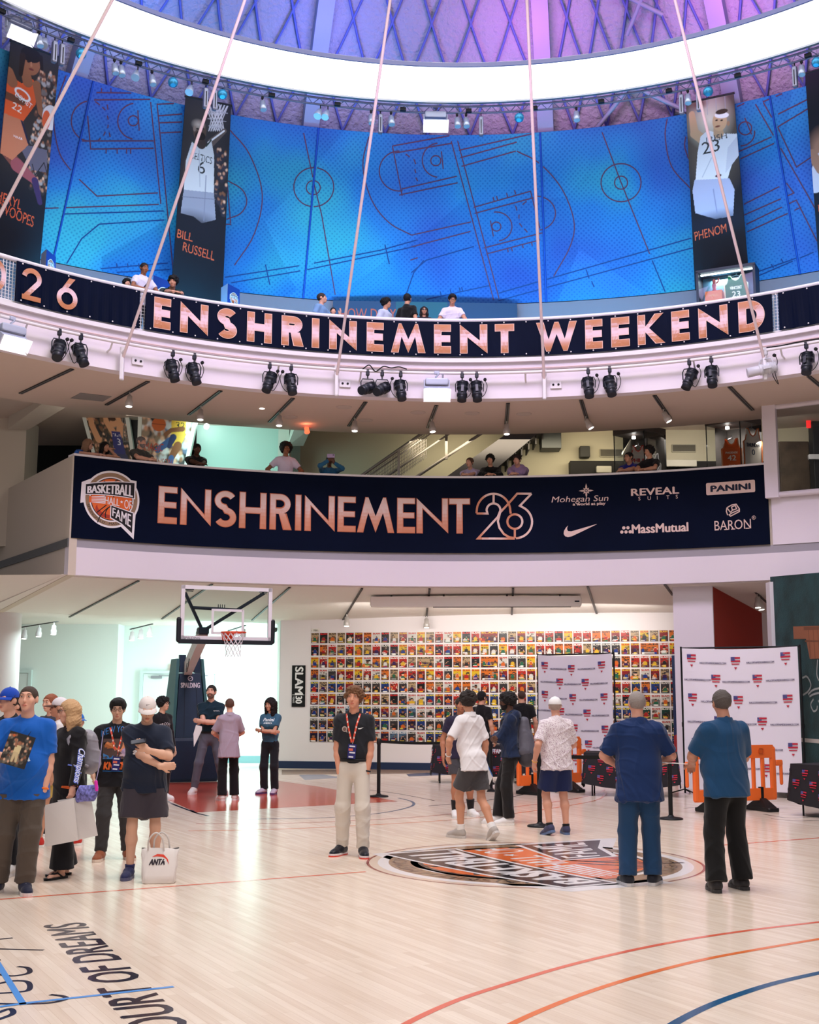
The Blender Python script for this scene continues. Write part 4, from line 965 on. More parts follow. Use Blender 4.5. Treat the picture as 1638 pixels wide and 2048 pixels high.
for k, ch in enumerate('SUITS'): g.text(ch, x0 + k * 0.19, y0, 0.08, PK, 1)
x0, y0 = P(1413, 987); x1, y1 = P(1510, 957); yy = (P(1413, 963)[1] + P(1510, 957)[1]) / 2; yb = (P(1413, 988)[1] + P(1510, 981)[1]) / 2
r = .03; pts = []
for cx_, cy_, a_ in ((x1 - r, yy - r, 0), (x0 + r, yy - r, 90), (x0 + r, yb + r, 180), (x1 - r, yb + r, 270)): pts += arcpts(cx_, cy_, r, r, a_, a_ + 90, 4)
g.poly(pts, PK, 1); g.text('PANINI', (x0 + x1) / 2, yb + (yy - yb) * .25, (yy - yb) * .5, S(12, 20, 46), 2, w=(x1 - x0) * .80, align='c', bold=0.012)
for a_, b_ in ((x0 + .12, 0), ): pass
T = lambda X, Y: zs(X, Y)
g.poly([T(*p) for p in ((985, 545), (965, 565), (948, 595), (945, 622), (958, 643), (985, 650), (1020, 643), (1246, 533), (1245, 530), (1060, 585), (1015, 598), (985, 596), (976, 580), (978, 562))], PK, 1)
x, y = P(1253, 1062)
for dx, dy in ((0, 0), (.085, 0), (.17, 0), (.042, .085), (.127, .085)): g.ell(x + dx - .09, y + dy, .034, .034, PK, 1, 14)
x0, y0 = P(1265, 1067); x1, _ = P(1377, 1062); g.text('MassMutual', x0, y0 + .02, .19, PK, 1, w=x1 - x0, bold=0.009)
x0, y0 = P(1430, 1058); x1, _ = P(1503, 1052)
g.text('BARON', x0, y0 + .0, .2, PK, 1, w=x1 - x0); g.text('®', x1 + .02, y0 + .17, .08, PK, 1)
for ch, xx in zip('BARN', (1431, 1450, 1464, 1493)): a_, b_ = P(xx, 1056); g.rect(a_ - .01, y0 - .004, a_ + .07, y0 + .014, PK, 1)
T2 = lambda X, Y: uv_of(1380 + X / 5.388, 740 + Y / 5.388)
for pts in (((400, 1470), (450, 1440), (500, 1430), (535, 1480), (535, 1510), (440, 1560), (425, 1545), (455, 1525), (535, 1490)), ((400, 1470), (395, 1510), (410, 1550)), ((450, 1460), (490, 1445), (505, 1480), (460, 1495), (450, 1460)), ((405, 1475), (440, 1520)), ((460, 1495), (440, 1520))): g.line([T2(*p) for p in pts], .022, PK, 1)
g.mesh(bfn, 0.0015, usub=.15).build('sponsor_logos', PRINT, ban)
# --- banners on the upper railing
RU = 10.13
def ubanner(px0, px1, lab, letters):
 U_ = lambda px: math.radians(az_of(Pr(px, 660, RU))) * RU
 a0, a1 = (U_(px0) if px0 > -5 else -RU * math.radians(48)), (U_(px1) if px1 < 1640 else RU * math.radians(55))
 z0, z1 = 8.27, 8.97; om = Vector(pol(RU, math.degrees((a0 + a1) / 2 / RU), z0))
 n = 60; vs = []
 for k in range(n + 1):
  u = a0 + (a1 - a0) * k / n; wv = 0.012 * math.sin(k * 1.3)
  for z, d in ((z0, 0.0 + wv), (z1, 0.0), (z1, 0.02), (z0, 0.02 + wv)): vs.append(Vector(pol(RU - d, math.degrees(u / RU), z)) - om)
 mb = MB().add(vs, [(k * 4 + q, k * 4 + (q + 1) % 4, k * 4 + 4 + (q + 1) % 4, k * 4 + 4 + q) for k in range(n) for q in range(4)] + [(0, 1, 2, 3), (n * 4 + 3, n * 4 + 2, n * 4 + 1, n * 4)])
 o = mb.build('railing_banner', M_NAVY); o.location = om; tag(o, lab, 'banner', 'navy banners on the upper railing')
 if letters:
  g = G()
  for ch, x0, x1, ym in letters:
   u0_ = math.radians(az_of(Pr(x0, ym, RU))) * RU; u1_ = math.radians(az_of(Pr(x1, ym, RU))) * RU
   if ch in '206': big_letter(g, ch, u0_, u1_, 8.335, 8.90, 0.085, S(216, 172, 150), COPPER, grow=0.0)
   else: big_letter(g, ch, u0_, u1_, 8.335, 8.90, 0.128, S(226, 190, 178), COPPER, grow=0.010)
  g.mesh(lambda u, v, t: Vector(pol(RU - 0.034 - t, math.degrees(u / RU), v)) - om, 0.003, usub=.2).build('lettering', PRINT, o)
 e = MB()
 for k in range(int((a1 - a0) / 0.43) + 1):
  for z in (z0 + .03, z1 - .03): e.lathe([(0.001, 0), (.014, .004), (.014, .008), (.001, .01)], Vector(pol(RU - .03, math.degrees((a0 + .1 + k * .43) / RU), z)) - om, Vector((-math.sin((a0 + k * .43) / RU), -math.cos((a0 + k * .43) / RU), 0)), 8)
 e.build('grommets', M_WHTMET, o)  # metal eyelets along the banner's top and bottom edges
UL = [('E', 305, 337, 637), ('N', 358, 412, 645), ('S', 432, 470, 655), ('H', 492, 540, 662), ('R', 561, 604, 668), ('I', 622, 635, 672), ('N', 657, 710, 676), ('E', 732, 764, 680), ('M', 781, 848, 681), ('E', 867, 899, 682), ('N', 919, 972, 682), ('T', 989, 1026, 680), ('W', 1072, 1152, 676), ('E', 1170, 1203, 671), ('E', 1222, 1257, 665), ('K', 1275, 1328, 660), ('E', 1343, 1377, 652), ('N', 1397, 1454, 642), ('D', 1477, 1528, 632)]
ubanner(-50, 275, 'navy railing banner with copper year digits, left of the gap', [('0', -40, 7, 560), ('2', 38, 78, 580), ('6', 109, 151, 598)])
ubanner(287, 1545, 'navy railing banner with the long copper two-word title', UL)
ubanner(1558, 1700, 'plain navy railing banner right of the narrow gap', None)
rail = thing('upper_railing', 'white upper balcony railing with perforated infill and round handrail', 'railing', pol(10.25, 0, 8.24))
so = Vector(pol(10.25, 0, 8.24))
shift(MB().tube([pol(10.24, a, 9.03) for a in np.linspace(-50, 57, 110)], 0.045, 8), so).build('handrail', M_WHTMET, rail)
shift(MB().tube([pol(10.24, a, 8.28) for a in np.linspace(-50, 57, 110)], 0.03, 6), so).build('bottom_rail', M_WHTMET, rail)
posts = np.arange(-47, 57, 4.55)
for a in posts: shift(MB().box(pol(10.24, a, 8.64), (0.07, 0.05, 0.78), math.radians(-a)), so).build('post', M_WHTMET, rail)
mb = MB()
for a in np.arange(-49, 57, 0.34): mb.box(pol(10.24, a, 8.65), (0.012, 0.012, 0.72), math.radians(-a))
for z in np.arange(8.34, 9.0, 0.06): mb.tube([pol(10.24, a, z) for a in np.linspace(-49.5, 57, 80)], 0.006, 4, cap=False)
shift(mb, so).build('mesh_infill', M_WHTMET, rail)
# --- cover wall: framed covers in nine rows
def wall_hit(px, py):
 q = ray(px, py); n = CWN; t = (CW0 - Vector((0, 0, HCAM))).dot(n) / q.dot(n); return O0 + q * t
W0 = wall_hit(624.4, 1266.5); W1 = wall_hit(1350, 1258.5); CTOP = (W0.z + W1.z) / 2; CBOT = (wall_hit(625, 1483.5).z + wall_hit(1340, 1488).z) / 2
CP = (wall_hit(977, 1300) - wall_hit(624.4, 1300)).length / 19.75; RP = (CTOP - CBOT + 0.045) / 9; CWd, CHt = CP * 0.86, RP - 0.045
PALS = [(S(196, 40, 30), S(240, 236, 228)), (S(236, 196, 40), S(196, 40, 30)), (S(226, 222, 214), S(190, 30, 30)), (S(230, 120, 40), S(20, 20, 24)), (S(28, 60, 130), S(240, 220, 60)), (S(60, 56, 58), S(226, 220, 210)), (S(150, 30, 40), S(236, 190, 60)), (S(90, 120, 150), S(240, 240, 240)), (S(36, 26, 70), S(230, 120, 40)), (S(200, 170, 130), S(40, 30, 30)), (S(24, 70, 60), S(240, 236, 220)), (S(20, 20, 22), S(220, 40, 40))]
TONES = ['red', 'yellow', 'white', 'orange', 'blue', 'grey', 'maroon', 'pale blue', 'purple', 'tan', 'green', 'black']
JERS = [S(230, 228, 224), S(190, 40, 36), S(236, 190, 50), S(30, 60, 140), S(60, 30, 90), S(30, 32, 36), S(40, 110, 80), S(226, 110, 40)]
rgc = random.Random(11)
def cover(w, h, pal, seed):
 r = random.Random(seed); bg, ti = PALS[pal]; g = G(); bg = tuple(c * .72 for c in bg); ti = tuple(c * .9 for c in ti)
 g.rect(0, 0, w, h, bg, 1)
 dk = tuple(c * 0.25 + 0.008 for c in bg)
 g.poly([(0, 0), (w, 0), (w, h * r.uniform(.3, .6)), (0, h * r.uniform(.3, .6))], dk, 1.5)
 for k in range(7): x_, y_ = r.uniform(0, w * .8), r.uniform(0, h * .7); g.rect(x_, y_, min(w, x_ + w * r.uniform(.1, .35)), y_ + h * r.uniform(.05, .16), r.choice([dk, S(40, 34, 34), S(96, 70, 56), S(70, 66, 72), S(150, 130, 116)]), 1.7)
 n = 1 if w < CP * 1.2 else 3
 for k in range(n):
  x = w * (k + .5) / n + r.uniform(-.03, .03) * w; j = tuple(c * .75 for c in r.choice(JERS)); sk = r.choice(SKINS); hs = h * r.uniform(.055, .085); yb = h * r.uniform(.42, .56); bw = w / n * r.uniform(.20, .30)
  mode = r.random()
  if mode < .15: hs *= 2.2; yb = h * .36; bw *= 1.4
  g.poly([(x - bw * .8, 0), (x + bw * .8, 0), (x + bw, yb * .75), (x + bw * .6, yb), (x - bw * .6, yb), (x - bw, yb * .75)], j, 2)
  g.poly([(x - bw * .85, 0), (x + bw * .85, 0), (x + bw * .8, yb * .35), (x - bw * .8, yb * .35)], r.choice(JERS), 2.5)
  for sg in (-1, 1):
   if r.random() < .75: g.line([(x + sg * bw * .8, yb * .85), (x + sg * bw * r.uniform(1.1, 1.5), yb * r.uniform(.45, .8)), (x + sg * bw * r.uniform(.4, 1.5), yb * r.uniform(.4, 1.15))], bw * .34, sk, 3)
  g.ell(x, yb + hs * 1.0, hs * .8, hs, sk, 3, 10); g.poly([(x - hs * .8, yb + hs * 1.2), (x + hs * .8, yb + hs * 1.2), (x + hs * .5, yb + hs * 2.05), (x - hs * .5, yb + hs * 2.05)], S(28, 22, 20), 4)
  if r.random() < .35: g.ell(x + bw * r.choice((-1.2, 1.2)), yb * r.uniform(.5, 1.2), hs, hs, S(214, 106, 48), 4, 10)
 g.text('SLAM', w / 2, h * .82, h * .145, ti, 2.2 if r.random() < .6 else 5, w=w * .90, align='c', bold=.004)
 for k in range(r.randint(1, 3)):
  y = h * (.06 + .075 * k); x0 = w * r.uniform(.06, .2); g.rect(x0, y, x0 + w * r.uniform(.4, .7), y + h * r.choice((.03, .05)), r.choice((ti, S(240, 240, 236), S(236, 200, 60))), 5)
 mb = g.mesh(lambda u, v, t: Vector((u - w / 2, -t - 0.006, v - h / 2)), 0.0006)
 mb.box((0, 0, 0), (w, 0.012, h), col=S(226, 224, 220))
 return mb
ncol = int((W1 - W0).length / CP) + 1
cang_w = math.atan2(CWD.y, CWD.x)
doubles = {(0, 19), (2, 12), (3, 19), (1, 36), (2, 19)}
n_cov = 0
for r_ in range(9):
 skip = False
 for c_ in range(ncol):
  if skip: skip = False; continue
  dbl = (r_, c_) in doubles; w = CWd + (CP if dbl else 0)
  P = Vector((W0.x, W0.y, 0)) + CWD * (c_ * CP + w / 2) + CWN * 0.012; P.z = CTOP - r_ * RP - CHt / 2
  d = (Matrix.Rotation(-PITCH, 3, 'X') @ (P - O0)); px = 819 + FPX * d.x / d.y; py = 1024 - FPX * d.z / d.y
  if 1086 < px < 1217 and py > 1316: continue              # wholly behind the first printed backdrop
  if px > 1356: continue
  if 1250 < px < 1325 and py > 1450: continue
  early = r_ < 4
  pal = rgc.choice([0, 1, 2, 3, 0, 1, 5, 9, 11, 6] if early else ([2, 3, 4, 5, 6, 8, 9, 11, 0] if r_ < 6 else [4, 4, 7, 8, 8, 2, 10, 5, 6]))
  o = cover(w, CHt, pal, r_ * 100 + c_).build('magazine_cover', PRINT_GLOSS)
  o.location = P; o.rotation_euler = (0, 0, cang_w)
  tag(o, '%s%s magazine cover, %s row from the top, %s from the left' % ('double-width ' if dbl else '', TONES[pal], ordinal(r_ + 1), ordinal(c_ + 1)), 'magazine cover', 'basketball magazine covers on the back wall'); n_cov += 1
  skip = dbl
def wall_sign(name, lab, cat, px0, py0, px1, py1, draw, base, off=0.012, thick=0.02, mt=None):
 a = wall_hit(px0, py1); b = wall_hit(px1, py1); t = wall_hit(px0, py0); w = (b - a).length; h = t.z - a.z
 mb = MB().box((w / 2, 0, h / 2), (w, thick, h), col=base); g = G(); draw(g, w, h)
 g.mesh(lambda u, v, t_: Vector((u, -thick / 2 - 0.001 - t_, v)), 0.0015, mb)
 o = mb.build(name, mt or PRINT); o.location = a + CWN * off; o.rotation_euler = (0, 0, cang_w); return tag(o, lab, cat)
def d_slam(g, w, h):
 WH = S(232, 232, 232)
 g.text('SLAM', w * .24, h * .96, w * .62, WH, 1, w=h * .66, rot=-PI / 2, bold=0.01)
 g.rect(w * .05, h * .285, w * .95, h * .295, WH, 1); g.text('30', w * .30, h * .255, w * .5, WH, 1, w=h * .17, rot=-PI / 2, bold=.008); g.text('YEARS', w * .08, h * .255, w * .14, WH, 1, w=h * .16, rot=-PI / 2)
wall_sign('vertical_sign', 'tall black wall sign with white lettering turned sideways, left of the covers', 'sign', 585.5, 1332, 612, 1415, d_slam, S(14, 14, 16))
wall_sign('year_label', 'small black year lettering above the first magazine cover', 'sign', 624, 1258.5, 640, 1265, lambda g, w, h: g.text('- 1984 -', w / 2, h * .2, h * .6, S(40, 40, 40), 1, w=w * .95, align='c'), S(230, 225, 218), thick=0.004)
wall_sign('year_label', 'small black lettering at the foot of the last cover column', 'sign', 1338, 1480, 1352, 1488, lambda g, w, h: g.text('LATE -', w / 2, h * .2, h * .6, S(40, 40, 40), 1, w=w * .95, align='c'), S(230, 225, 218), thick=0.004)
# --- tall information panel beside the cover wall
def d_info(g, w, h):
 WH = S(226, 226, 232); rd = S(190, 44, 42)
 g.rect(0, 0, w, h * .32, S(140, 36, 40), 1); g.poly([(0, h * .32), (w, h * .32), (w, h * .40)], S(140, 36, 40), 1)
 g.text('THE', w * .22, h * .94, h * .04, rd, 2, w=w * .7, bold=.006); g.text('GAME', w * .3, h * .885, h * .04, rd, 2, w=w * .62, bold=.006)
 for k in range(3): g.rect(w * .2, h * (.86 - .018 * k), w * .9, h * (.867 - .018 * k), rd, 2)
 for k, t in enumerate(('"Every kid', 'basketball', 'game')): g.text(t, w * .2, h * (.765 - k * .022), h * .013, WH, 2, w=w * .6)
 for y, t, s in ((.67, 'USA B', .022), (.63, 'JIM VELA', .014), (.58, 'JUNIOR', .022), (.54, 'GEORGE', .014), (.50, 'SHERMAN', .014), (.43, 'NATHAN', .014), (.38, 'MANAGER', .022), (.28, 'ADAM', .016), (.24, 'DAN', .016), (.17, 'NATIONAL', .018), (.13, 'JOE', .014)): g.text(t, w * .24, h * y, h * s, WH, 2, w=w * .62, bold=.003)
a = Pd(1351, 1495, 27.6); b = Pd(1392, 1495, 27.3); t = Pd(1351, 1308, 27.6); w = (b - a).length; h = t.z - 0.05
mb = MB().box((w / 2, 0.02, h / 2), (w, 0.04, h), col=S(30, 44, 84)); g = G(); d_info(g, w, h); g.mesh(lambda u, v, t_: Vector((u, -0.001 - t_, v)), .0015, mb)
o = mb.build('information_panel', PRINT); o.location = (a.x, a.y, 0.05); o.rotation_euler = (0, 0, math.atan2(b.y - a.y, b.x - a.x)); tag(o, 'tall navy and red information panel with white names behind the printed backdrop', 'panel')
MB().box((w / 2, 0.1, -0.02), (w * .8, 0.3, 0.04)).build('base', M_BLKMET, o)
# --- chalk wall drawing: peach basket, tied net
kw = (k1 - k0).length; ka = math.atan2(kd.y, kd.x)
def chalk_hit(px, py): q = ray(px, py); t = (k0 - Vector((0, 0, HCAM))).dot(kn) / q.dot(kn); P = O0 + q * t; return (P - k0).dot(kd), P.z
g = G(); WD = S(150, 92, 62); WD2 = S(118, 70, 46)
ch = lambda x, y: chalk_hit(1400 + x / 3.793, 1120 + y / 3.793)
g.poly([ch(713, 490), ch(960, 482), ch(960, 580), ch(718, 585)], WD, 1); g.poly([ch(795, 500), ch(960, 496), ch(960, 730), ch(842, 735)], WD, 2)
for x in (830, 865, 900): g.line([ch(x, 505), ch(x + 18, 730)], .02, WD2, 3)
g.line([ch(795, 505), ch(960, 500)], .06, WD2, 3); g.line([ch(805, 600), ch(960, 600)], .03, WD2, 3)
GR = S(150, 158, 156)
for pts in (((785, 880), (820, 870), (850, 930), (830, 980), (790, 1010)), ((830, 1005), (860, 975), (900, 960), (960, 950)), ((840, 1020), (880, 1000), (940, 990)), ((870, 1040), (850, 1080), (870, 1130), (895, 1120), (900, 1090)), ((905, 1050), (930, 1080), (960, 1075)), ((900, 740), (895, 850), (910, 900))): g.line([ch(*p) for p in spline([Vector((a, b, 0)) for a, b in pts], 5) for p in [(p.x, p.y)]], .035, GR, 1)
g.rect(0.1, 0.95, kw, 1.02, S(196, 190, 182), 1)
pp = bpy.data.objects.new('chalk_drawing', g.mesh(lambda u, v, t: k0 + kd * u + kn * (t + 0.004) + Vector((0, 0, v)), 0.002).mesh('chalk_drawing', PRINT)); COL.objects.link(pp)
pp.parent = bpy.data.objects['wall_right']
# --- printed backdrops on pipe stands
def shield(g, x, y, s, l=1):      # flag shield, x centre, y top
 RD, BL, WH = S(186, 40, 62), S(46, 44, 120), S(240, 240, 244)
 w = s * .74; h = s
 def half(v): return w / 2 if v < .45 else w / 2 * (1 - ((v - .45) / .55) ** 1.15)
 ys = [0, .14, .26, .40, .52, .60, .72]
 for k in range(0, 6, 2):
  a, b = ys[k], ys[k + 1]; n = 4
  L = [(x - half(a + (b - a) * q / n), y - h * (a + (b - a) * q / n)) for q in range(n + 1)]; R = [(x + half(a + (b - a) * q / n), y - h * (a + (b - a) * q / n)) for q in range(n, -1, -1)]
  g.poly(L + R, RD, l)
 g.rect(x - w / 2, y - h * .30, x - w * .05, y + .002, BL, l + 1)
 for i in range(4):
  for j in range(3): g.ell(x - w / 2 + w * .45 * (i + .5) / 4, y - h * .3 * (j + .5) / 3, w * .022, w * .022, WH, l + 2, 5)
 g.poly([(x - w * .17, y - h * .82), (x + w * .17, y - h * .82), (x, y - h)], RD, l)
def backdrop(a, b, z0, z1, lab, tint, items, texts, lean=0.0, pole_side=(1, 1)):
 a, b = Vector((a.x, a.y, 0)), Vector((b.x, b.y, 0)); w = (b - a).length; ang = math.atan2((b - a).y, (b - a).x)
 t = thing('printed_backdrop', lab, 'backdrop', a, ang, 'printed flag shield backdrops')
 mb = MB(); nx, nz = 36, 30; h = z1 - z0; vs = []
 def cloth(u, v, off): return Vector((u, -off + 0.015 * math.sin(u * 9 + v * 1.2) * (0.3 + v / h * .2) + 0.012 * math.sin(u * 3.1 - v * 2.3), z0 + v - 0.035 * math.sin(PI * u / w) * (v / h)))
 for off in (0.0, -0.01):
  for j in range(nz + 1):
   for i in range(nx + 1): vs.append(cloth(w * i / nx, h * j / nz, off))
 N = (nx + 1) * (nz + 1); fs = [(j * (nx + 1) + i, j * (nx + 1) + i + 1, (j + 1) * (nx + 1) + i + 1, (j + 1) * (nx + 1) + i) for j in range(nz) for i in range(nx)]
 mb.add(vs, fs + [tuple(q + N for q in f[::-1]) for f in fs], None, True)
 c = mb.build('cloth', mat('backdrop_cloth', S(226, 222, 232), 0.8), t, fix=False)
 g = G()
 for (u, v, s) in items: shield(g, u * w, v * h, s)
 for (u, v, s) in texts: g.text('HALLOFFAMESIGNINGS.COM', u * w, v * h, .036, S(78, 70, 100), 1, w=s * w, align='c', bold=.0012)
 mb2 = MB()
 g.mesh(lambda u, v, t_: cloth(min(max(u, 0), w), v, 0.012 + t_), 0.0008, mb2)
 mb2.build('print', PRINT, c)
 for x, k in ((-0.03, pole_side[0]), (w + 0.03, pole_side[1])):
  if not k: continue
  p = MB().cyl((x, 0.05, 0.02), (x, 0.05, z1 + 0.03), 0.018, n=8).cyl((x, 0.05, 1.2), (x, 0.05, 1.28), 0.026, n=8)
  p.build('pole', M_BLKMET, t)
  f = MB()
  for q in range(3): f.cyl((x, 0.05, 0.09), (x + .3 * math.cos(q * 2.1 + 1.57), 0.05 + .3 * math.sin(q * 2.1 + 1.57), 0.012), .012, n=6)
  f.build('foot', M_BLKMET, t)
 MB().cyl((-0.03, .05, z1), (w + .03, .05, z1), 0.016, n=8).build('crossbar', M_BLKMET, t)
 return t
def uvb(pts, x0, x1, yt0, yt1, yb0, yb1):     # photo pixels inside a quad -> fractions
 out = []
 for x, y in pts:
  u = (x - x0) / (x1 - x0); yt = yt0 + (yt1 - yt0) * u; yb = yb0 + (yb1 - yb0) * u; out.append((u, 1 - (y - yt) / (yb - yt)))
 return out
def bitems(sh, tx, quad, s, tw):
 a = uvb(sh, *quad); b = uvb(tx, *quad)
 return [(u, v, s) for u, v in a], [(u, v, tw) for u, v in b]
Z = lambda pts, ox, oy, k: [(ox + x / k, oy + y / k) for x, y in pts]
sh2 = Z([(960, 460), (1214, 462), (1490, 435), (1098, 568), (1332, 562), (960, 680), (1222, 685), (1493, 678), (1108, 802), (1348, 806), (975, 928), (1240, 935), (1512, 952), (1130, 1065), (1360, 1070)], 1040, 1140, 2.74)
tx2 = Z([(1084, 508), (1352, 496), (992, 607), (1212, 610), (1456, 600), (1086, 726), (1358, 727), (1004, 842), (1240, 850), (1470, 853), (1110, 975), (1380, 995), (1490, 1130), (1010, 1080), (1250, 1100)], 1040, 1140, 2.74)
i2, t2 = bitems(sh2, tx2, (1370, 1608, 1297, 1287, 1580, 1590), .225, .235)
backdrop(Pd(1372, 1500, 22.6), Pd(1606, 1500, 21.6), 0.10, 2.62, 'wide white flag shield backdrop beside the dark chalk wall', None, i2, t2)
sh1 = Z([(145, 495), (298, 505), (462, 490), (230, 583), (372, 583), (145, 657), (303, 668), (470, 664), (235, 747), (377, 752), (145, 830), (306, 835), (472, 838), (235, 915), (382, 920), (310, 1000), (470, 1010)], 1040, 1140, 2.74)
tx1 = Z([(222, 534), (380, 532), (166, 610), (302, 617), (444, 614), (222, 700), (386, 702), (150, 770), (305, 785), (448, 788), (220, 865), (390, 873), (300, 950), (452, 962), (380, 1043)], 1040, 1140, 2.74)
i1, t1 = bitems(sh1, tx1, (1078, 1227, 1307, 1304, 1548, 1545), .23, .23)
backdrop(Pd(1080, 1500, 26.6), Pd(1229, 1500, 25.4), 0.12, 2.62, 'narrower white flag shield backdrop standing before the cover wall', None, i1, t1)
# --- black tables with shield-printed cloths
def flag_table(x, y, rz, L, Wd, lab, title=None):
 t = thing('skirted_table', lab, 'table', (x, y, 0), rz, 'black tables with flag shield cloths')
 MB().rbox((0, 0, .735), (L, Wd, .035), .02).build('tabletop', M_BLKMET, t)
 for sx in (-1, 1):
  for sy in (-1, 1): MB().cyl((sx * (L / 2 - .12), sy * (Wd / 2 - .08), 0), (sx * (L / 2 - .12), sy * (Wd / 2 - .08), .72), .014, n=8).build('leg', M_BLKMET, t)
 per = []
 for (xa, ya, xb, yb) in ((-1, -1, 1, -1), (1, -1, 1, 1), (1, 1, -1, 1), (-1, 1, -1, -1)):
  n = int((L if ya == yb else Wd) / .05)
  for k in range(n): f = k / n; per.append(((xa + (xb - xa) * f) * (L / 2 + .012), (ya + (yb - ya) * f) * (Wd / 2 + .012), f))
 N = len(per); vs = []; rows = 9
 def drop(i, j):
  x_, y_, f = per[i]; k = j / rows; fl_ = 1 + .05 * k + (0.028 * math.sin(i * 1.1) + .02 * math.sin(i * .43)) * k
  return Vector((x_ * (1 + .03 * k + (fl_ - 1) * .4), y_ * (1 + .08 * k + (fl_ - 1) * 1.1), .757 - k * (.53 + .10 * math.sin(PI * f))))
 for j in range(rows + 1): vs += [drop(i, j) for i in range(N)]
 fs = [(j * N + i, j * N + (i + 1) % N, (j + 1) * N + (i + 1) % N, (j + 1) * N + i) for j in range(rows) for i in range(N)]
 mb = MB().add(vs, fs, None, True); mb.add([drop(i, 0) for i in range(N)], [tuple(range(N))])
 c = mb.build('tablecloth', mat('black_cloth', S(30, 28, 34), 0.8), t)
 g = G(); rg = random.Random(int(x * 10))
 M = MB(); row = 0
 for j0, ph in ((1.2, 0), (3.6, 3), (6.0, 0)):
  for i in range(int(ph), N, 6):
   if i + 3 >= N: continue
   gg = G(); shield(gg, 0, 0, .15)
   def fnn(u, v, t_, i=i, j0=j0):
    fi = i + u / .05; jj = min(rows - .01, max(0, j0 - v / (.6 / rows))); i0 = int(math.floor(fi)); fr = fi - i0; j1 = int(jj); fj = jj - j1
    A = drop(i0 % N, j1).lerp(drop((i0 + 1) % N, j1), fr); B = drop(i0 % N, j1 + 1).lerp(drop((i0 + 1) % N, j1 + 1), fr); P = A.lerp(B, fj)
    q = Vector((P.x / (L / 2), P.y / (Wd / 2), 0)); nrm = Vector((0, np.sign(q.y), 0)) if abs(q.y) >= abs(q.x) else Vector((np.sign(q.x), 0, 0))
    return P + nrm * (0.012 + t_)
   gg.mesh(fnn, 0.001, M)
 M.build('cloth_print', PRINT, c)
 if title:
  g = G(); g.text(title, 0, 0, .09, S(230, 230, 236), 1, w=.95, align='c', bold=.004)
  g.mesh(lambda u, v, t_: Vector((u + L / 2 - .52, -Wd / 2 - .06 - t_, .60 + v)), .001).build('cloth_lettering', PRINT, c)
 return t
p = Pf(1275, 1592); flag_table(p.x, p.y + .4, math.radians(-12), 1.6, .75, 'black table with flag shield cloth behind the man in a navy polo and jeans')
p = Pf(930, 1566); flag_table(p.x + .35, p.y + .3, 0.0, 1.9, .75, 'black table with white web lettering on its cloth, behind the man in the hooded top', 'HALLOFFAMESIGNINGS.C')
p = Pf(1690, 1634); flag_table(p.x + .2, p.y, math.radians(-60), 1.7, .75, 'black flag-cloth table cut off by the right edge, beside the chalk wall')
# --- orange plastic barriers with black feet
M_ORG = mat('orange_plastic', S(240, 110, 42), 0.42, spec=0.5)
def barrier(a, b, lab):
 a, b = Vector((a.x, a.y, 0)), Vector((b.x, b.y, 0)); w = (b - a).length; t = thing('crowd_barrier', lab, 'barrier', a, math.atan2((b - a).y, (b - a).x), 'orange plastic crowd barriers')
 mb = MB(); z0, z1 = .16, 1.0
 def bar(x0, x1, za, zb, y=.05, r=.025): mb.rbox(((x0 + x1) / 2, 0, (za + zb) / 2), (x1 - x0, y, zb - za), r)
 bar(.06, w - .06, .80, z1, .06); bar(.06, w - .06, z0, .34, .06)
 n = max(5, int(w / .2));
 for k in range(n + 1):
  x = .10 + (w - .2) * k / n; bar(x - .035, x + .035, .30, .84)
 bar(.03, .12, z0, z1 - .03, .065); bar(w - .12, w - .03, z0, z1 - .03, .065)
 mb.build('panel', M_ORG, t)
 for s, x in ((-1, 0.02), (1, w - .02)):
  MB().rbox((x + s * .06, 0, .72), (.14, .05, .09), .02).rbox((x + s * .10, 0, .56), (.05, .05, .36), .02).build('coupling', M_ORG, t)
 mb = MB()
 for x in (w * .25, w * .55, w * .8): mb.rbox((x, -.032, .905), (.10, .012, .08), .02)
 mb.build('handle_recess', mat('orange_dark', S(206, 88, 30), .5), t)
 for x in (w * .22, w * .80):
  f = MB().rbox((x, 0, .03), (.22, .62, .06), .05)
  f.add([(x - .1, -.24, .06), (x + .1, -.24, .06), (x + .1, .24, .06), (x - .1, .24, .06), (x - .045, -.06, .19), (x + .045, -.06, .19), (x + .045, .06, .19), (x - .045, .06, .19)], [(0, 1, 5, 4), (1, 2, 6, 5), (2, 3, 7, 6), (3, 0, 4, 7), (4, 5, 6, 7)])
  f.box((x, 0, .26), (.05, .07, .2)); f.build('foot', M_BLKMET, t)
p, q = Pf(1388, 1624), Pf(1560, 1616); barrier(p, q, 'orange crowd barrier behind the man in a teal-blue shirt and black trousers')
p, q = Pf(1035, 1590), Pf(1168, 1580); barrier(p, q, 'orange crowd barrier between the backpack and the white-capped man')
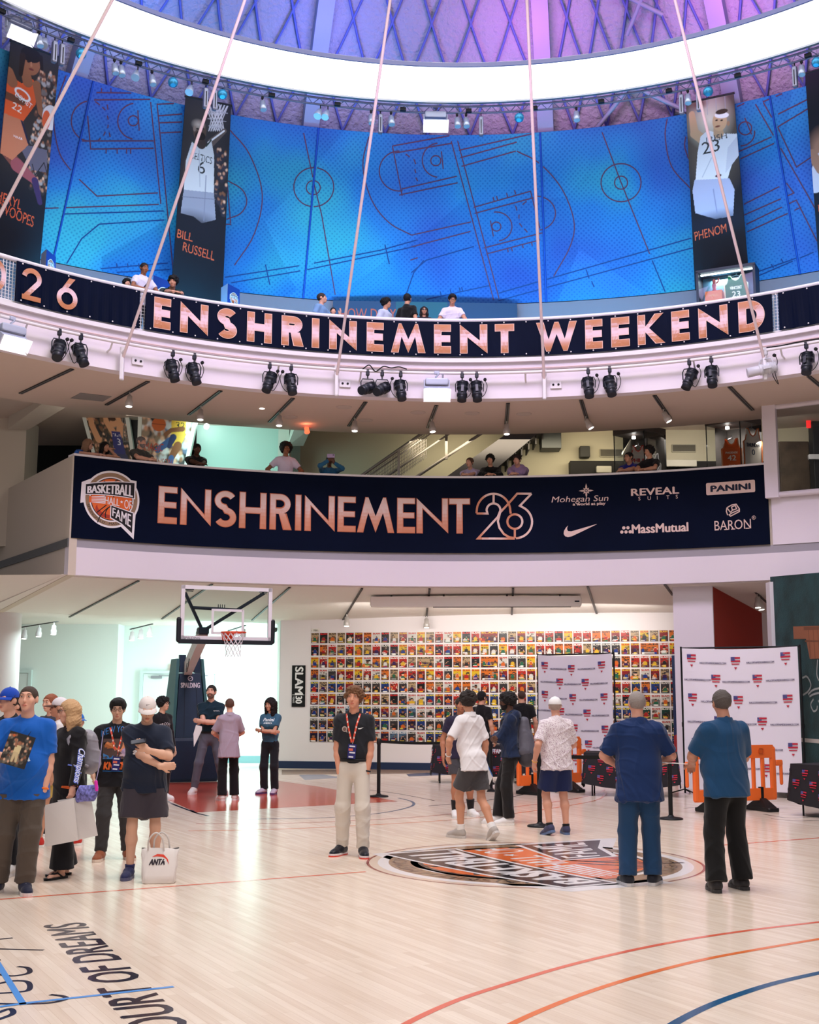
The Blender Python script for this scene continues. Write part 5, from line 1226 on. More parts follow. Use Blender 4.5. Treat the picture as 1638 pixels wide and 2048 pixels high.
# --- belt posts
def stanchion(P, lab, h=1.0):
 t = thing('belt_post', lab, 'queue post', (P.x, P.y, 0), 0, 'black queue belt posts')
 MB().lathe([(.17, 0), (.175, .012), (.16, .025), (.05, .04), (.035, .06)], n=28).build('base', M_BLKMET, t)
 MB().lathe([(.032, .04), (.032, h - .10)], n=16).build('pole', M_BLKMET, t)
 MB().lathe([(.036, h - .10), (.04, h - .08), (.04, h - .01), (.03, h)], n=16).build('belt_head', mat('belt_head', S(14, 14, 15), .5), t)
 return t
B1, B2, B3, B4, B5 = Pf(760, 1594), Pf(1083, 1652), Pf(1345, 1636), Pf(985, 1582), Pf(1270, 1640)
for P, l in ((B1, 'black queue post right of the young man in a black polo'), (B2, 'black queue post beside the legs of the white-capped man'), (B3, 'black queue post right of the man in jeans'), (B4, 'black queue post in front of the lettered black table')): stanchion(P, l)
def belt(A, B, lab, z=.95):
 A, B = Vector((A.x, A.y, 0)), Vector((B.x, B.y, 0)); d = (B - A); n = 16; vs = []; nn = Vector((-d.y, d.x, 0)).normalized() * .002
 for k in range(n + 1):
  P = d * (k / n); s = -.05 * math.sin(PI * k / n);
  vs += [P + nn + Vector((0, 0, z + .025 + s)), P - nn + Vector((0, 0, z + .025 + s)), P - nn + Vector((0, 0, z - .025 + s)), P + nn + Vector((0, 0, z - .025 + s))]
 o = MB().add(vs, [(k * 4 + q, k * 4 + (q + 1) % 4, k * 4 + 4 + (q + 1) % 4, k * 4 + 4 + q) for k in range(n) for q in range(4)] + [(0, 1, 2, 3), (n * 4 + 3, n * 4 + 2, n * 4 + 1, n * 4)]).build('queue_belt', mat('belt_web', S(12, 12, 13), .8)); o.location = A
 tag(o, lab, 'queue belt', 'black queue belts')
belt(B1, B4, 'black queue belt stretched below the magazine covers'); belt(B2, B3, 'black queue belt stretched past the man in jeans')
# --- hanging cables
APEX = Vector((CX + 0.15, CY + 0.3, 20.0))
M_ROPE = mat('pale_rope', S(226, 206, 206), 0.6)
cab_px = [((-70, 250), 'palest cable at the far left, crossing the banner of the player in orange', (45, 0)), ((243, 722), 'pale cable ending left of the year banner gap', None), ((672, 755), 'pale cable in front of the first N of the upper title', None), ((1087, 760), 'pale cable in front of the W of the upper title', None), ((1527, 716), 'pale cable in front of the last letter of the upper title', None)]
for (x, y), lab, via in cab_px:
 P = Pr(x, y, 10.02) if via is None else Pr(-110, 640, 10.02)
 t = thing('suspension_cable', 'pale hanging cable ' + lab.split('cable ', 1)[1], 'cable', P, 0, 'pale cables rising to the dome')
 MB().cyl((0, 0, 0), APEX - P, 0.028, 0.022, n=8).build('cable', M_ROPE, t)
 MB().cyl((0, 0, 0.1), (APEX - P) * 0.012, 0.05, 0.028, n=8).rbox((0, 0, -0.10), (0.07, 0.10, 0.55), .02).cyl((0, 0, .12), (0, 0, .22), .05, n=8).build('anchor_bracket', M_WHTMET, t)
# --- lighting pipe and conduits along the upper fascia
def pipe_thing(name, lab, R, z, r, m, a0=-50, a1=56, arms=True):
 P0 = Vector(pol(R, 0, z)); t = thing(name, lab, 'pipe', P0)
 shift(MB().tube([pol(R, a, z) for a in np.linspace(a0, a1, 100)], r, 8), P0).build('pipe', m, t)
 if arms:
  for a in np.arange(a0 + 3, a1, 9.1): shift(MB().tube([pol(R, a, z), pol(R + .1, a, z - .12), pol(10.2, a, z - .14)], .018, 6), P0).build('bracket', m, t)
 return t
ZP = 7.90
pipe_thing('lighting_pipe', 'long white pipe along the upper balcony front that carries the stage lights', 9.97, ZP, .03, M_WHTMET)
pipe_thing('conduit', 'thin pinkish conduit along the upper balcony front above the pipe', 10.16, 8.03, .016, mat('pink_conduit', S(222, 196, 196), .5), arms=False)
for a in (az_of(Pr(277, 735, 10.1)), az_of(Pr(690, 762, 10.1)), az_of(Pr(1110, 764, 10.1))):
 P = Vector(pol(10.17, a, 7.68)); t = thing('power_outlet', 'white outlet plate with two dark sockets, %s of three' % ('leftmost' if a < -15 else 'middle one' if a < 0 else 'rightmost'), 'outlet', P, math.radians(-a), 'outlet plates on the upper fascia')
 MB().rbox((0, 0, 0), (.22, .02, .14), .01).build('plate', M_WHTMET, t)
 for s in (-1, 1): MB().cyl((s * .05, -.005, 0), (s * .05, -.02, 0), .022, n=12).build('socket', M_BLACK, t)
# --- stage lights
M_STAGE = mat('stage_black', S(26, 30, 40), 0.4, 0.2, spec=0.5)
M_LENS = mat('lens_glass', S(30, 34, 44), 0.08, 0.0, spec=0.8)
def stage_light(loc, face, lab, tilt=0.25, pan=0.0, grp='black stage lights on the upper fascia', m=None, lit=False, cord=1, long_=False):
 m = m or M_STAGE
 t = thing('stage_light', lab, 'stage light', loc, face, grp)
 MB().rbox((0, 0, -.03), (.07, .06, .12), .015).cyl((0, 0, -.14), (0, 0, -.02), .014, n=8).cyl((-.04, 0, .02), (.04, 0, .02), .016, n=8).build('clamp', m, t)
 MB().tube([(-.125, 0, -.36), (-.13, 0, -.22), (-.10, 0, -.155), (.10, 0, -.155), (.13, 0, -.22), (.125, 0, -.36)], .011, 6).build('yoke', m, t)
 d = Vector((math.sin(pan), -math.sin(tilt) * math.cos(pan), -math.cos(tilt) * math.cos(pan))).normalized(); c = Vector((0, 0, -.34))
 b = MB().lathe([(.03, -.20), (.075, -.19), (.10, -.15), (.105, -.06), (.112, -.055), (.112, -.03), (.09, -.02), (.085, .06), (.10, .07), (.10, .12), (.085, .13)], c, d, 20)
 x, y, z = frame_z(d); R3 = Matrix((x, y, z)).transposed()
 for k in (-.11, -.14, -.17): b.lathe([(.109, k), (.109, k + .008)], c, d, 20)
 b.box(c + x * .11, (.03, .05, .14), M=R3).box(c - x * .11, (.03, .05, .14), M=R3).build('body', m, t)
 bl = MB().lathe([(.086, .12), (.088, .22 + (.12 if long_ else 0)), (.082, .22 + (.12 if long_ else 0))], c, d, 20); bl.build('lens_tube', m, t)
 MB().lathe([(.001, .2), (.08, .2), (.08, .206), (.001, .214)], c, d, 20).build('lens', mat('lit_lens', (1, 1, 1), .3, emit=(1, .97, .94), estr=6.0) if lit else M_LENS, t)
 if cord:
  e = c - d * .19
  MB().tube(spline([e, e + Vector((-.10 * cord, .02, -.12)), e + Vector((.0, .03, -.32)), Vector((.14 * cord, .05, -.42)), Vector((.20 * cord, .04, -.25)), Vector((.16 * cord, .06, -.12))], 5), .007, 5).build('cord', M_BLACK, t)
  MB().lathe([(.02, 0), (.032, .01), (.032, .04), (.02, .05)], Vector((.16 * cord, .04, -.12)), (0, -1, 0), 10).build('plug', M_BLACK, t)
 return t
SL = [(117, 672, .5, -.35, 1), (160, 682, .35, .25, -1), (344, 712, .25, .2, 1), (387, 718, .3, .2, 1), (538, 735, .25, -.35, 1), (581, 738, .3, .1, -1), (734, 752, 1.05, -.7, 0), (763, 753, 1.0, -.6, 0), (800, 752, .3, .1, -1), (923, 752, .2, -.05, 1), (952, 751, .25, .05, 1), (1175, 741, .3, .1, 1), (1218, 738, .3, .2, 1), (1377, 722, .25, -.35, 1), (1421, 715, .3, .1, 0), (1611, 692, .3, .0, 1), (1655, 684, .3, .1, 0)]
SN = ['leftmost of the row, below the year banner', 'below the year banner, its plug dangling left', 'below the E of the upper title', 'left one under the first N of the upper title', 'tilted left below the R of the upper title', 'hanging straight below the first I of the upper title', 'leftmost of the clustered trio, left of the lower floodlight', 'middle one of the clustered trio with loose wires', 'right one of the trio beside the lower floodlight', 'just right of the lower floodlight', 'second to the right of the lower floodlight', 'below the second W of the title, left one of the pair', 'right one of the pair below the EE of the title', 'tilted left below the K of the title', 'straight one below the last N of the title', 'below the plain right banner, right of the lit white spot', 'cut by the right edge below the plain banner']
for (x, y, ti, pa, co), nm in zip(SL, SN):
 P = Pr(x, y, 9.97); P.z = ZP - .005
 stage_light(P, math.radians(-az_of(P)), 'black stage light ' + nm, ti, pa, cord=co)
P = Pr(1530, 712, 9.97); P.z = ZP - .005
stage_light(P, math.radians(-az_of(P)) - .2, 'white stage light with a glowing lens pointing left below the last letter', 1.25, -.9, 'lit white stage light', mat('grey_white_metal', S(196, 196, 204), .4), True, 1, True)
light('white_spot_beam', 'SPOT', P + Vector((-.25, -.3, -.35)), (-2, 12, 0), 250, (1, .97, .94), .08, None, math.radians(40))
P = Vector(Pr(760, 750, 9.92)); P.z = ZP + .03
o = MB().tube(spline([Vector(q) for q in ((-.35, 0, 0), (-.22, -.02, .08), (-.1, 0, -.04), (.05, -.03, .05), (.2, 0, .03), (.35, 0, .05), (.5, -.02, .0))], 5), .012, 5).build('loose_cable', M_BLACK); o.location = P; tag(o, 'tangled black wire lying over the trio of stage lights', 'cable')
P = Vector(Pr(1580, 696, 9.95)); P.z = ZP + .04; q = [Pr(x, y, 9.95) - P for x, y in ((1532, 706), (1560, 700), (1590, 694), (1620, 688), (1660, 680))]
for v in q: v.z = .0 + .01 * math.sin(v.x * 9)
o = MB().tube(q, .013, 5).build('loose_cable', M_BLACK); o.location = P; tag(o, 'black wire taped along the pipe beside the lit white spot', 'cable')
# --- floodlights
def flood(P, lab, s=1.0, rz=None):
 t = thing('floodlight', lab, 'floodlight', P, math.radians(-az_of(P)) if rz is None else rz, 'square white floodlights'); m = mat('flood_housing', S(176, 184, 204), .45, .1)
 MB().tube([(0, 0, .14), (.03, -.02, .08), (-.02, 0, .03), (0, 0, 0)], .02, 6).rbox((0, 0, .12), (.10, .07, .06), .01).build('clamp', m, t)
 MB().rbox((0, 0, -.07), (.44 * s, .20, .12), .02).build('driver_box', m, t)
 MB().box((-.24 * s, 0, -.13), (.02, .08, .2)).box((.24 * s, 0, -.13), (.02, .08, .2)).build('bracket', m, t)
 R3 = Matrix.Rotation(math.radians(38), 3, 'X')
 c = Vector((0, -.03, -.25));
 hd = MB().box(c, (.46 * s, .10, .17), M=R3); hd.build('head', m, t)
 f = MB();
 for k in (-1, 1): f.add([c + R3 @ Vector((k * .22 * s, -.05, -.085)), c + R3 @ Vector((k * .22 * s, -.05, .085)), c + R3 @ Vector((k * .26 * s, -.17, .12)), c + R3 @ Vector((k * .26 * s, -.17, -.13))], [(0, 1, 2, 3)])
 f.add([c + R3 @ Vector((-.22 * s, -.05, -.085)), c + R3 @ Vector((.22 * s, -.05, -.085)), c + R3 @ Vector((.26 * s, -.17, -.15)), c + R3 @ Vector((-.26 * s, -.17, -.15))], [(0, 1, 2, 3)])
 f.build('barn_door', mat('barn_white', S(236, 236, 240), .4), t)
 MB().box(c + R3 @ Vector((0, -.056, 0)), (.40 * s, .012, .15), M=R3).build('lamp_face', mat('flood_face', (1, 1, 1), .3, emit=(1, .98, .97), estr=9.0), t)
 return t
for x, y, R, z, lab in ((872, 752, 9.95, ZP, 'lit white floodlight hanging below the middle of the upper title'), (22, 650, 9.95, ZP, 'lit white floodlight cut by the left edge below the year banner'), (867, 222, 10.9, 13.82, 'lit white floodlight under the middle of the light ring'), (34, 30, 10.95, 13.90, 'lit white floodlight at the left end of the light ring')):
 P = Pr(x, y, R); P.z = z - .12; flood(P, lab)
 light('floodlight_beam', 'SPOT', P + Vector((0, -.3, -.45)), (CX + (P.x - CX) * .2, CY - 2, 0), 350, (1, .97, .96), .15, None, math.radians(75))
# --- truss and small spots under the light ring
t = thing('lighting_truss', 'grey lighting truss running under the outer rim of the light ring', 'truss', pol(10.85, 0, 13.6)); so = Vector(pol(10.85, 0, 13.6)); M_TR = mat('truss_grey', S(104, 112, 140), .4, .5)
for R, z, r in ((10.74, 13.76, .022), (10.86, 13.68, .022)): shift(MB().tube([pol(R, a, z) for a in np.linspace(-60, 66, 120)], r, 8), so).build('truss_rail', M_TR, t)
mb = MB(); k = 0
for a in np.arange(-58, 64, 1.35):
 mb.tube([pol(10.74, a, 13.76), pol(10.86, a + .67, 13.68), pol(10.74, a + 1.35, 13.76)], .010, 4)
shift(mb, so).build('lacing', M_TR, t)
for a in np.arange(-56, 64, 7.2): shift(MB().box(pol(10.8, a, 13.70), (.12, .07, .07), math.radians(-a)), so).build('junction_box', M_BLKMET, t)
M_SPOT = mat('spot_silver', S(176, 184, 200), .35, .5)
def spot_proto(kind):
 t = thing('spotlight', None, 'spotlight')
 if kind == 0:      # short can
  MB().cyl((0, 0, 0), (0, 0, -.10), .012, n=6).rbox((0, 0, -.02), (.05, .05, .05), .01).build('stem', M_BLKMET, t)
  MB().lathe([(.03, 0), (.055, .02), (.06, .12), (.068, .14), (.068, .22), (.06, .225)], (0, 0, -.09), (.06, -.25, -1), 14).build('can', M_SPOT, t)
 elif kind == 1:    # long tube
  MB().cyl((0, 0, 0), (0, 0, -.08), .012, n=6).build('stem', M_BLKMET, t)
  MB().rbox((0, 0, -.28), (.09, .10, .42), .02).build('tube', mat('tube_steel', S(130, 132, 150), .4, .6), t); MB().box((0, -.052, -.3), (.02, .006, .3)).build('slot', M_BLKMET, t)
 elif kind == 2:    # ball head
  MB().cyl((0, 0, 0), (0, 0, -.06), .012, n=6).build('stem', M_BLKMET, t)
  MB().lathe([(.02, 0), (.08, .03), (.10, .08), (.09, .14), (.05, .17)], (0, 0, -.05), (-.1, -.4, -1), 14).build('head', mat('teal_lamp', S(60, 150, 190), .3, .4), t)
 else:              # tilted cone
  MB().cyl((0, 0, 0), (0, 0, -.09), .012, n=6).build('stem', M_BLKMET, t)
  MB().lathe([(.02, 0), (.05, .03), (.085, .2), (.08, .24)], (0, .04, -.07), (-.35, -.5, -1), 14).build('cone', M_SPOT, t)
 return t
protos = {}
TS = [(74, 0), (88, 3), (106, 1), (121, 1), (158, 2), (225, 0), (238, 0), (272, 3), (300, 0), (342, 2), (380, 3), (408, 1), (426, 1), (441, 2), (521, 0), (637, 3), (652, 3), (738, 0), (757, 1), (778, 0), (910, 0), (928, 0), (958, 1), (1035, 2), (1148, 0), (1357, 1), (1370, 0), (1391, 1), (1412, 2), (1582, 1), (1596, 0), (1628, 2)]
KN = ['short silver can', 'long grey tube', 'round teal-tinted head', 'silver cone']
cnt = [0, 0, 0, 0]
for x, k in TS:
 y = 203 - (abs(x - 868) ** 2) * 0.000262; P = Pr(x, y + 12, 10.86); P.z = 13.66
 if k not in protos: o = protos[k] = spot_proto(k)
 else: o = dup(protos[k])
 cnt[k] += 1
 o.location = P; o.rotation_euler = (0, 0, math.radians(-az_of(P))); tag(o, '%s spotlight under the light ring, %s of its kind from the left' % (KN[k], ordinal(cnt[k])), 'spotlight', 'small spotlights under the light ring')
# --- ceiling tracks with spot heads
M_TRK = mat('track_dark', S(52, 50, 50), .5); M_HEAD = mat('track_head', S(196, 192, 188), .4, .3)
def track(Pa, Pb, lab, heads, grp, flush=False, hm=None):
 Pa, Pb = Vector(Pa), Vector(Pb); d = Pb - Pa; t = thing('light_track', lab, 'track light', Pa, 0, grp)
 x = d.normalized(); y = Vector((-x.y, x.x, 0)).normalized(); z = x.cross(y); R3 = Matrix((x, y, z)).transposed()
 MB().box(d / 2 + Vector((0, 0, -.008)), (d.length, .075 if flush else .045, .02), M=R3).build('track', M_TRK, t)
 if flush:
  for s in (-1, 1): MB().box(d / 2 + y * (.022 * s) + Vector((0, 0, -.012)), (d.length, .012, .02), M=R3).build('rail', M_GREYMET, t)
 for f, tl in heads:
  c = d * f + Vector((0, 0, -.02))
  h = MB().cyl(c, c + Vector((0, 0, -.08)), .014, n=8).lathe([(.03, 0), (.05, .015), (.055, .10), (.072, .13), (.072, .22), (.062, .225)], c + Vector((0, 0, -.06)), (tl, -.15, -1), 16).build('spot_head', hm or M_HEAD, t)
  MB().lathe([(.001, .0), (.058, .0), (.058, .004), (.001, .006)], c + Vector((0, 0, -.06)) + Vector((tl, -.15, -1)).normalized() * .224, (tl, -.15, -1), 14).build('lamp', mat('track_lamp', (1, 1, 1), .3, emit=(1, .93, .82), estr=5.0), h)
 return t
def PzU(x, y): return Pz(x, y, 7.445)
UT = [((143, 741), (40, 790), []), ((295, 765), (212, 812), [(.42, 0)]), ((440, 783), (377, 831), [(.6, 0)]), ((585, 797), (538, 845), [(.55, 0)]), ((730, 804), (697, 852), [(.62, 0)]), ((872, 810), (855, 855), [(.55, .1)]), ((1015, 805), (1011, 852), [(.72, 0)]), ((1161, 798), (1176, 846), [(.62, .5)]), ((1308, 788), (1339, 833), [(.55, .5)]), ((1458, 770), (1504, 816), []), ((1616, 748), (1680, 800), [])]
for i, (a, b, h) in enumerate(UT):
 track(PzU(*a), PzU(*b), 'recessed track in the upper tan soffit, %s from the left, %s' % (ordinal(i + 1), 'one spot head' if h else 'no head'), h, 'recessed tracks in the upper soffit', True)
def c_hit(x, y):     # onto the sloping lower ceiling
 a, b = 12.4, 21.6
 for _ in range(40):
  R = (a + b) / 2; P = Pz(x, y, zc1(R))
  if math.hypot(P.x - CX, P.y - CY) > R: a = R
  else: b = R
 P.z -= .01; return P
LT = [((278, 1163), (140, 1236), []), ((425, 1169), (325, 1239), []), ((580, 1175), (505, 1241), []), ((725, 1176), (686, 1241), [(.75, 0)]), ((860, 1176), (853, 1239), [(.82, 0)]), ((1027, 1174), (1024, 1237), [(.85, 0)]), ((1176, 1170), (1197, 1232), [(.9, 0)]), ((1330, 1165), (1346, 1186), [])]
for i, (a, b, h) in enumerate(LT):
 track(c_hit(*a), c_hit(*b), 'slim dark track in the lower ceiling, %s from the left, %s' % (ordinal(i + 1), 'one spot head' if h else 'bare'), h, 'slim tracks in the lower ceiling')
for i, ((a, b), lab) in enumerate(((((44, 1257), (117, 1245)), 'white track with three heads over the far left recess wall'), (((262, 1260), (306, 1249)), 'white track with three heads behind the glass backboard'), (((458, 1262), (492, 1251)), 'white track with three heads right of the hoop rim'))):
 A, B = c_hit(*a), c_hit(*b)
 track(A, B, lab, [(.1, 0), (.5, 0), (.9, 0)], 'white tracks over the recess', hm=M_WHTMET)
A, B = Pd(1482, 1154, 24.6), Pd(1552, 1216, 26.6); track(A, B, 'dark track with two spot heads in the red alcove', [(.45, 0), (.52, .1)], 'alcove track')
for i, (x, y) in enumerate(((687, 815), (835, 825), (943, 826), (1047, 827), (580, 836), (730, 841))):
 P = PzU(x, y); o = MB().lathe([(.001, 0), (.14, 0), (.155, -.004), (.155, .01), (.001, .01)], n=24).build('ceiling_speaker', mat('speaker_grille', S(196, 182, 172), .8)); o.location = P; tag(o, 'round flush speaker grille in the upper soffit, %s from the left' % ordinal(sorted([580, 687, 730, 835, 943, 1047]).index(x) + 1), 'ceiling speaker', 'round speaker grilles in the upper soffit')
P = PzU(523, 819); o = MB().lathe([(.001, 0), (.045, 0), (.05, -.004), (.05, .01), (.001, .01)], n=16).build('downlight', mat('downlight_face', (1, 1, 1), .3, emit=(1, .95, .9), estr=4)); o.location = P; tag(o, 'tiny glowing downlight in the upper soffit', 'downlight')
q = [PzU(*p) for p in ((140, 800), (160, 789), (222, 796), (205, 806))]; c = sum(q, Vector()) / 4
o = MB().add([v - c + Vector((0, 0, -.004)) for v in q] + [v - c + Vector((0, 0, .004)) for v in q], [(0, 1, 2, 3), (7, 6, 5, 4), (0, 4, 5, 1), (1, 5, 6, 2), (2, 6, 7, 3), (3, 7, 4, 0)]).build('air_grille', mat('air_grille', S(150, 146, 142), .6, bump=.6, bscale=200)); o.location = c; tag(o, 'wide grey air grille in the upper soffit at the left', 'air vent')
A, B = c_hit(742, 1192), c_hit(1163, 1188); d = B - A; z0 = min(A.z, B.z) - .04
t = thing('screen_case', 'long white projection screen case hung below the lower ceiling', 'projection screen', A, math.atan2(d.y, d.x))
w = math.hypot(d.x, d.y)
MB().rbox((w / 2, 0, -.13), (w, .30, .22), .04).build('case', mat('case_white', S(252, 250, 248), .6), t)
MB().box((w - .10, -.152, -.13), (.10, .006, .03)).build('maker_plate', M_NAVY, t)
MB().tube([(w * .3, -.1, -.245), (w * .95, -.1, -.245)], .014, 6).build('slot_bar', M_DGREY, t)
for x in (.1 * w, .35 * w, .65 * w, .9 * w): MB().box((x, 0, .02), (.04, .04, .12)).build('hanger', M_DGREY, t)
# --- basketball goal on its padded stand
hn = Vector((.40, -.917, 0)).normalized(); ht = Vector((-hn.y, hn.x, 0))      # court-facing direction and its left-to-right
BBc = Pd(454.5, 1230, 23.0); HB = Pf(386, 1566); base = HB - hn * .55; base.z = 0
hg = math.atan2(ht.y, ht.x)
t = thing('basketball_goal', 'portable basketball goal with glass backboard and navy padded stand', 'basketball goal', base, hg)
Lh = lambda P: Matrix.Rotation(-hg, 3, 'Z') @ (Vector(P) - base)      # world -> goal; x = right, -y = towards the court
bc = Lh(BBc); bw, bh = 1.74, 1.02; y_ = bc.y; zt, zb = bc.z + bh / 2, bc.z - bh / 2
gl = MB().box((bc.x, y_, bc.z), (bw - .1, .014, bh - .1)).build('backboard', glass_mat('board_glass', (.93, .97, .96), .10), t)
f = MB()
for (x, z, sx, sz) in ((bc.x, zt - .03, bw, .07), (bc.x, zb + .045, bw, .09), (bc.x - bw / 2 + .03, bc.z, .07, bh), (bc.x + bw / 2 - .03, bc.z, .07, bh)): f.box((x, y_, z), (sx, .05, sz))
f.build('board_frame', M_WHTMET, gl)
f = MB()
for (x, z, sx, sz) in ((bc.x + .02, zb + .58, .59, .045), (bc.x + .02, zb + .15, .59, .045), (bc.x - .27, zb + .365, .045, .47), (bc.x + .31, zb + .365, .045, .47)): f.box((x, y_ - .010, z), (sx, .004, sz))
f.build('target_square', M_WHTMET, gl)
p = MB(); p.rbox((bc.x, y_, zb - .015), (bw + .07, .09, .08), .03)
for s in (-1, 1): p.rbox((bc.x + s * (bw / 2 + .03), y_, zb + .20), (.085, .09, .46), .03)
p.build('edge_pad', mat('black_pad', S(22, 26, 34), .5), gl)
g = G(); g.text('SPALDING', 0, 0, .045, S(70, 74, 84), 1, squeeze=1.1); g.mesh(lambda u, v, t_: Vector((bc.x - bw / 2 + .06 + u, y_ - .028 - t_, zb + .03 + v)), .001).build('maker_lettering', PRINT, gl)
s_ = MB(); yb_ = y_ + .12
hub = Vector((bc.x - .36, y_ + .35, zb + .20))
for a, b in (((bc.x - bw / 2 + .08, y_ + .03, zt - .14), hub), ((bc.x + bw / 2 - .14, y_ + .03, zt - .09), hub), ((bc.x - .62, yb_, zt - .40), (bc.x + .26, yb_, zt - .42))):
 s_.cyl(a, b, .032, n=10)
for x in (-.10, -.06, -.02, .02): s_.box((bc.x - .04 + x, yb_ - .02, zt - .36), (.012, .012, .07))
for sx in (-1, 1): s_.box((bc.x + sx * (bw / 2 - .16), y_ + .025, zt - .07), (.16, .02, .02)).box((bc.x + sx * (bw / 2 - .16), y_ + .025, zt - .1), (.13, .02, .015))
s_.rbox(hub, (.20, .22, .14), .03); s_.build('strut', mat('strut_navy', S(34, 44, 62), .4, .3), t)
rim_c = Vector((bc.x + .03, y_ - .40, zb + .15))
rm = MB().tube([(rim_c.x + .225 * math.cos(a), rim_c.y + .225 * math.sin(a), rim_c.z) for a in np.linspace(0, 2 * PI, 28)[:-1]], .012, 8, closed=True)
rm.add([(bc.x - .10, y_ - .02, rim_c.z), (bc.x + .15, y_ - .02, rim_c.z), (bc.x + .09, y_ - .2, rim_c.z - .01), (bc.x - .03, y_ - .2, rim_c.z - .01), (bc.x - .08, y_ - .02, rim_c.z - .16), (bc.x + .12, y_ - .02, rim_c.z - .16)], [(0, 1, 2, 3), (4, 0, 3), (1, 5, 2), (4, 5, 1, 0), (3, 2, 5, 4)])
rim = rm.build('rim', mat('rim_orange', S(226, 74, 40), .4), t)
nt_ = MB(); K = 12
def netp(i, j): r = .222 - .095 * (1 - (1 - j / 6) ** 2) + (.012 if j == 6 else 0); a = 2 * PI * (i + .5 * (j % 2)) / K; return Vector((rim_c.x + r * math.cos(a), rim_c.y + r * math.sin(a), rim_c.z - .012 - .072 * j))
for i in range(K):
 for j in range(6):
  o_ = 0 if j % 2 == 0 else 1
  nt_.tube([netp(i, j), netp(i + o_ - (0 if j % 2 else 0), j + 1)], .006, 4, cap=False); nt_.tube([netp(i, j), netp(i - 1 + o_, j + 1)], .006, 4, cap=False)
nt_.build('net', mat('net_cord', S(236, 230, 236), .8), rim)
arm0 = Vector((0.0, .20, 2.22));
ar = MB(); n0 = arm0; n1 = hub + Vector((0, .05, -.1))
def beam(mb, a, b, w, h):
 d = (b - a); x = d.normalized(); y = Vector((0, 0, 1)).cross(x).normalized(); z = x.cross(y); mb.box((a + b) / 2, (d.length, w, h), M=Matrix((x, y, z)).transposed())
beam(ar, n0, n1, .16, .26); beam(ar, n1 + Vector((0, .08, 0)), hub, .18, .18); ar.build('arm', mat('arm_grey', S(206, 200, 200), .45), t)
MB().tube(spline([n0.lerp(n1, .55) + Vector((-.1, 0, -.1)), n0.lerp(n1, .5) + Vector((-.12, 0, -.3)), n0.lerp(n1, .42) + Vector((-.12, 0, -.25)), n0.lerp(n1, .4) + Vector((-.1, 0, -.08))], 5), .008, 5).build('cable_loop', M_BLKMET, t)
M_PAD = mat('navy_pad', S(18, 44, 72), .42, spec=.5, vary=.1); M_PADS = mat('navy_pad_teal_lit', S(56, 104, 108), .5)  # teal light on the navy side pads is put into their colour
tw0, tw1 = .98, .62
b_ = MB().rbox((0, .40, .44), (1.14, 1.9, .88), .06); b_.build('base_pad', M_PAD, t)
def taper(mb, x0, x1, y0, y1, z0, X0, X1, Y0, Y1, z1):
 return mb.add([(x0, y0, z0), (x1, y0, z0), (x1, y1, z0), (x0, y1, z0), (X0, Y0, z1), (X1, Y0, z1), (X1, Y1, z1), (X0, Y1, z1)], [(3, 2, 1, 0), (4, 5, 6, 7), (0, 1, 5, 4), (1, 2, 6, 5), (2, 3, 7, 6), (3, 0, 4, 7)])
fr = taper(MB(), -.33, .33, -.40, -.30, .88, -.22, .22, -.16, -.06, 2.20); fp = fr.build('front_pad', M_PAD, t)
for s in (-1, 1):
 taper(MB(), -.22 if s < 0 else .09, -.09 if s < 0 else .22, -.16, -.05, 2.21, -.22 if s < 0 else .09, -.09 if s < 0 else .22, -.12, -.01, 2.58).build('prong_pad', M_PAD, t)
 taper(MB(), s * .37 - .03, s * .37 + .03, -.40, .65, .88, s * .255 - .03, s * .255 + .03, -.14, .40, 2.5).build('side_pad', M_PADS, t)
taper(MB(), -.33, .33, -.29, .6, .88, -.22, .22, -.05, .38, 2.15).build('tower', mat('tower_grey', S(120, 124, 130), .5), t)
g = G(); g.text('SPALDING', 0, 0, .105, S(220, 214, 224), 1, w=.40, align='c', bold=.004); g.ringpoly(0, .19, .04, .055, S(220, 214, 224), 1, 20); g.line([(-.03, .17), (.03, .21)], .012, S(220, 214, 224), 1)
def padfn(u, v, t_): z = 1.90 + v; k = (z - .88) / 1.32; return Vector((u, -.40 + .24 * k - .004 - t_, z))
g.mesh(padfn, .001).build('lettering', PRINT, fp)
for x in (-.15, .15): MB().add([padfn(x - .008, -1.05, .001), padfn(x + .008, -.88, .001), padfn(x * .8 + .008, .0, .001), padfn(x * .8 - .008, .0, .001)], [(0, 1, 2, 3)]).build('seam', mat('pad_seam', S(10, 28, 48), .5), fp)
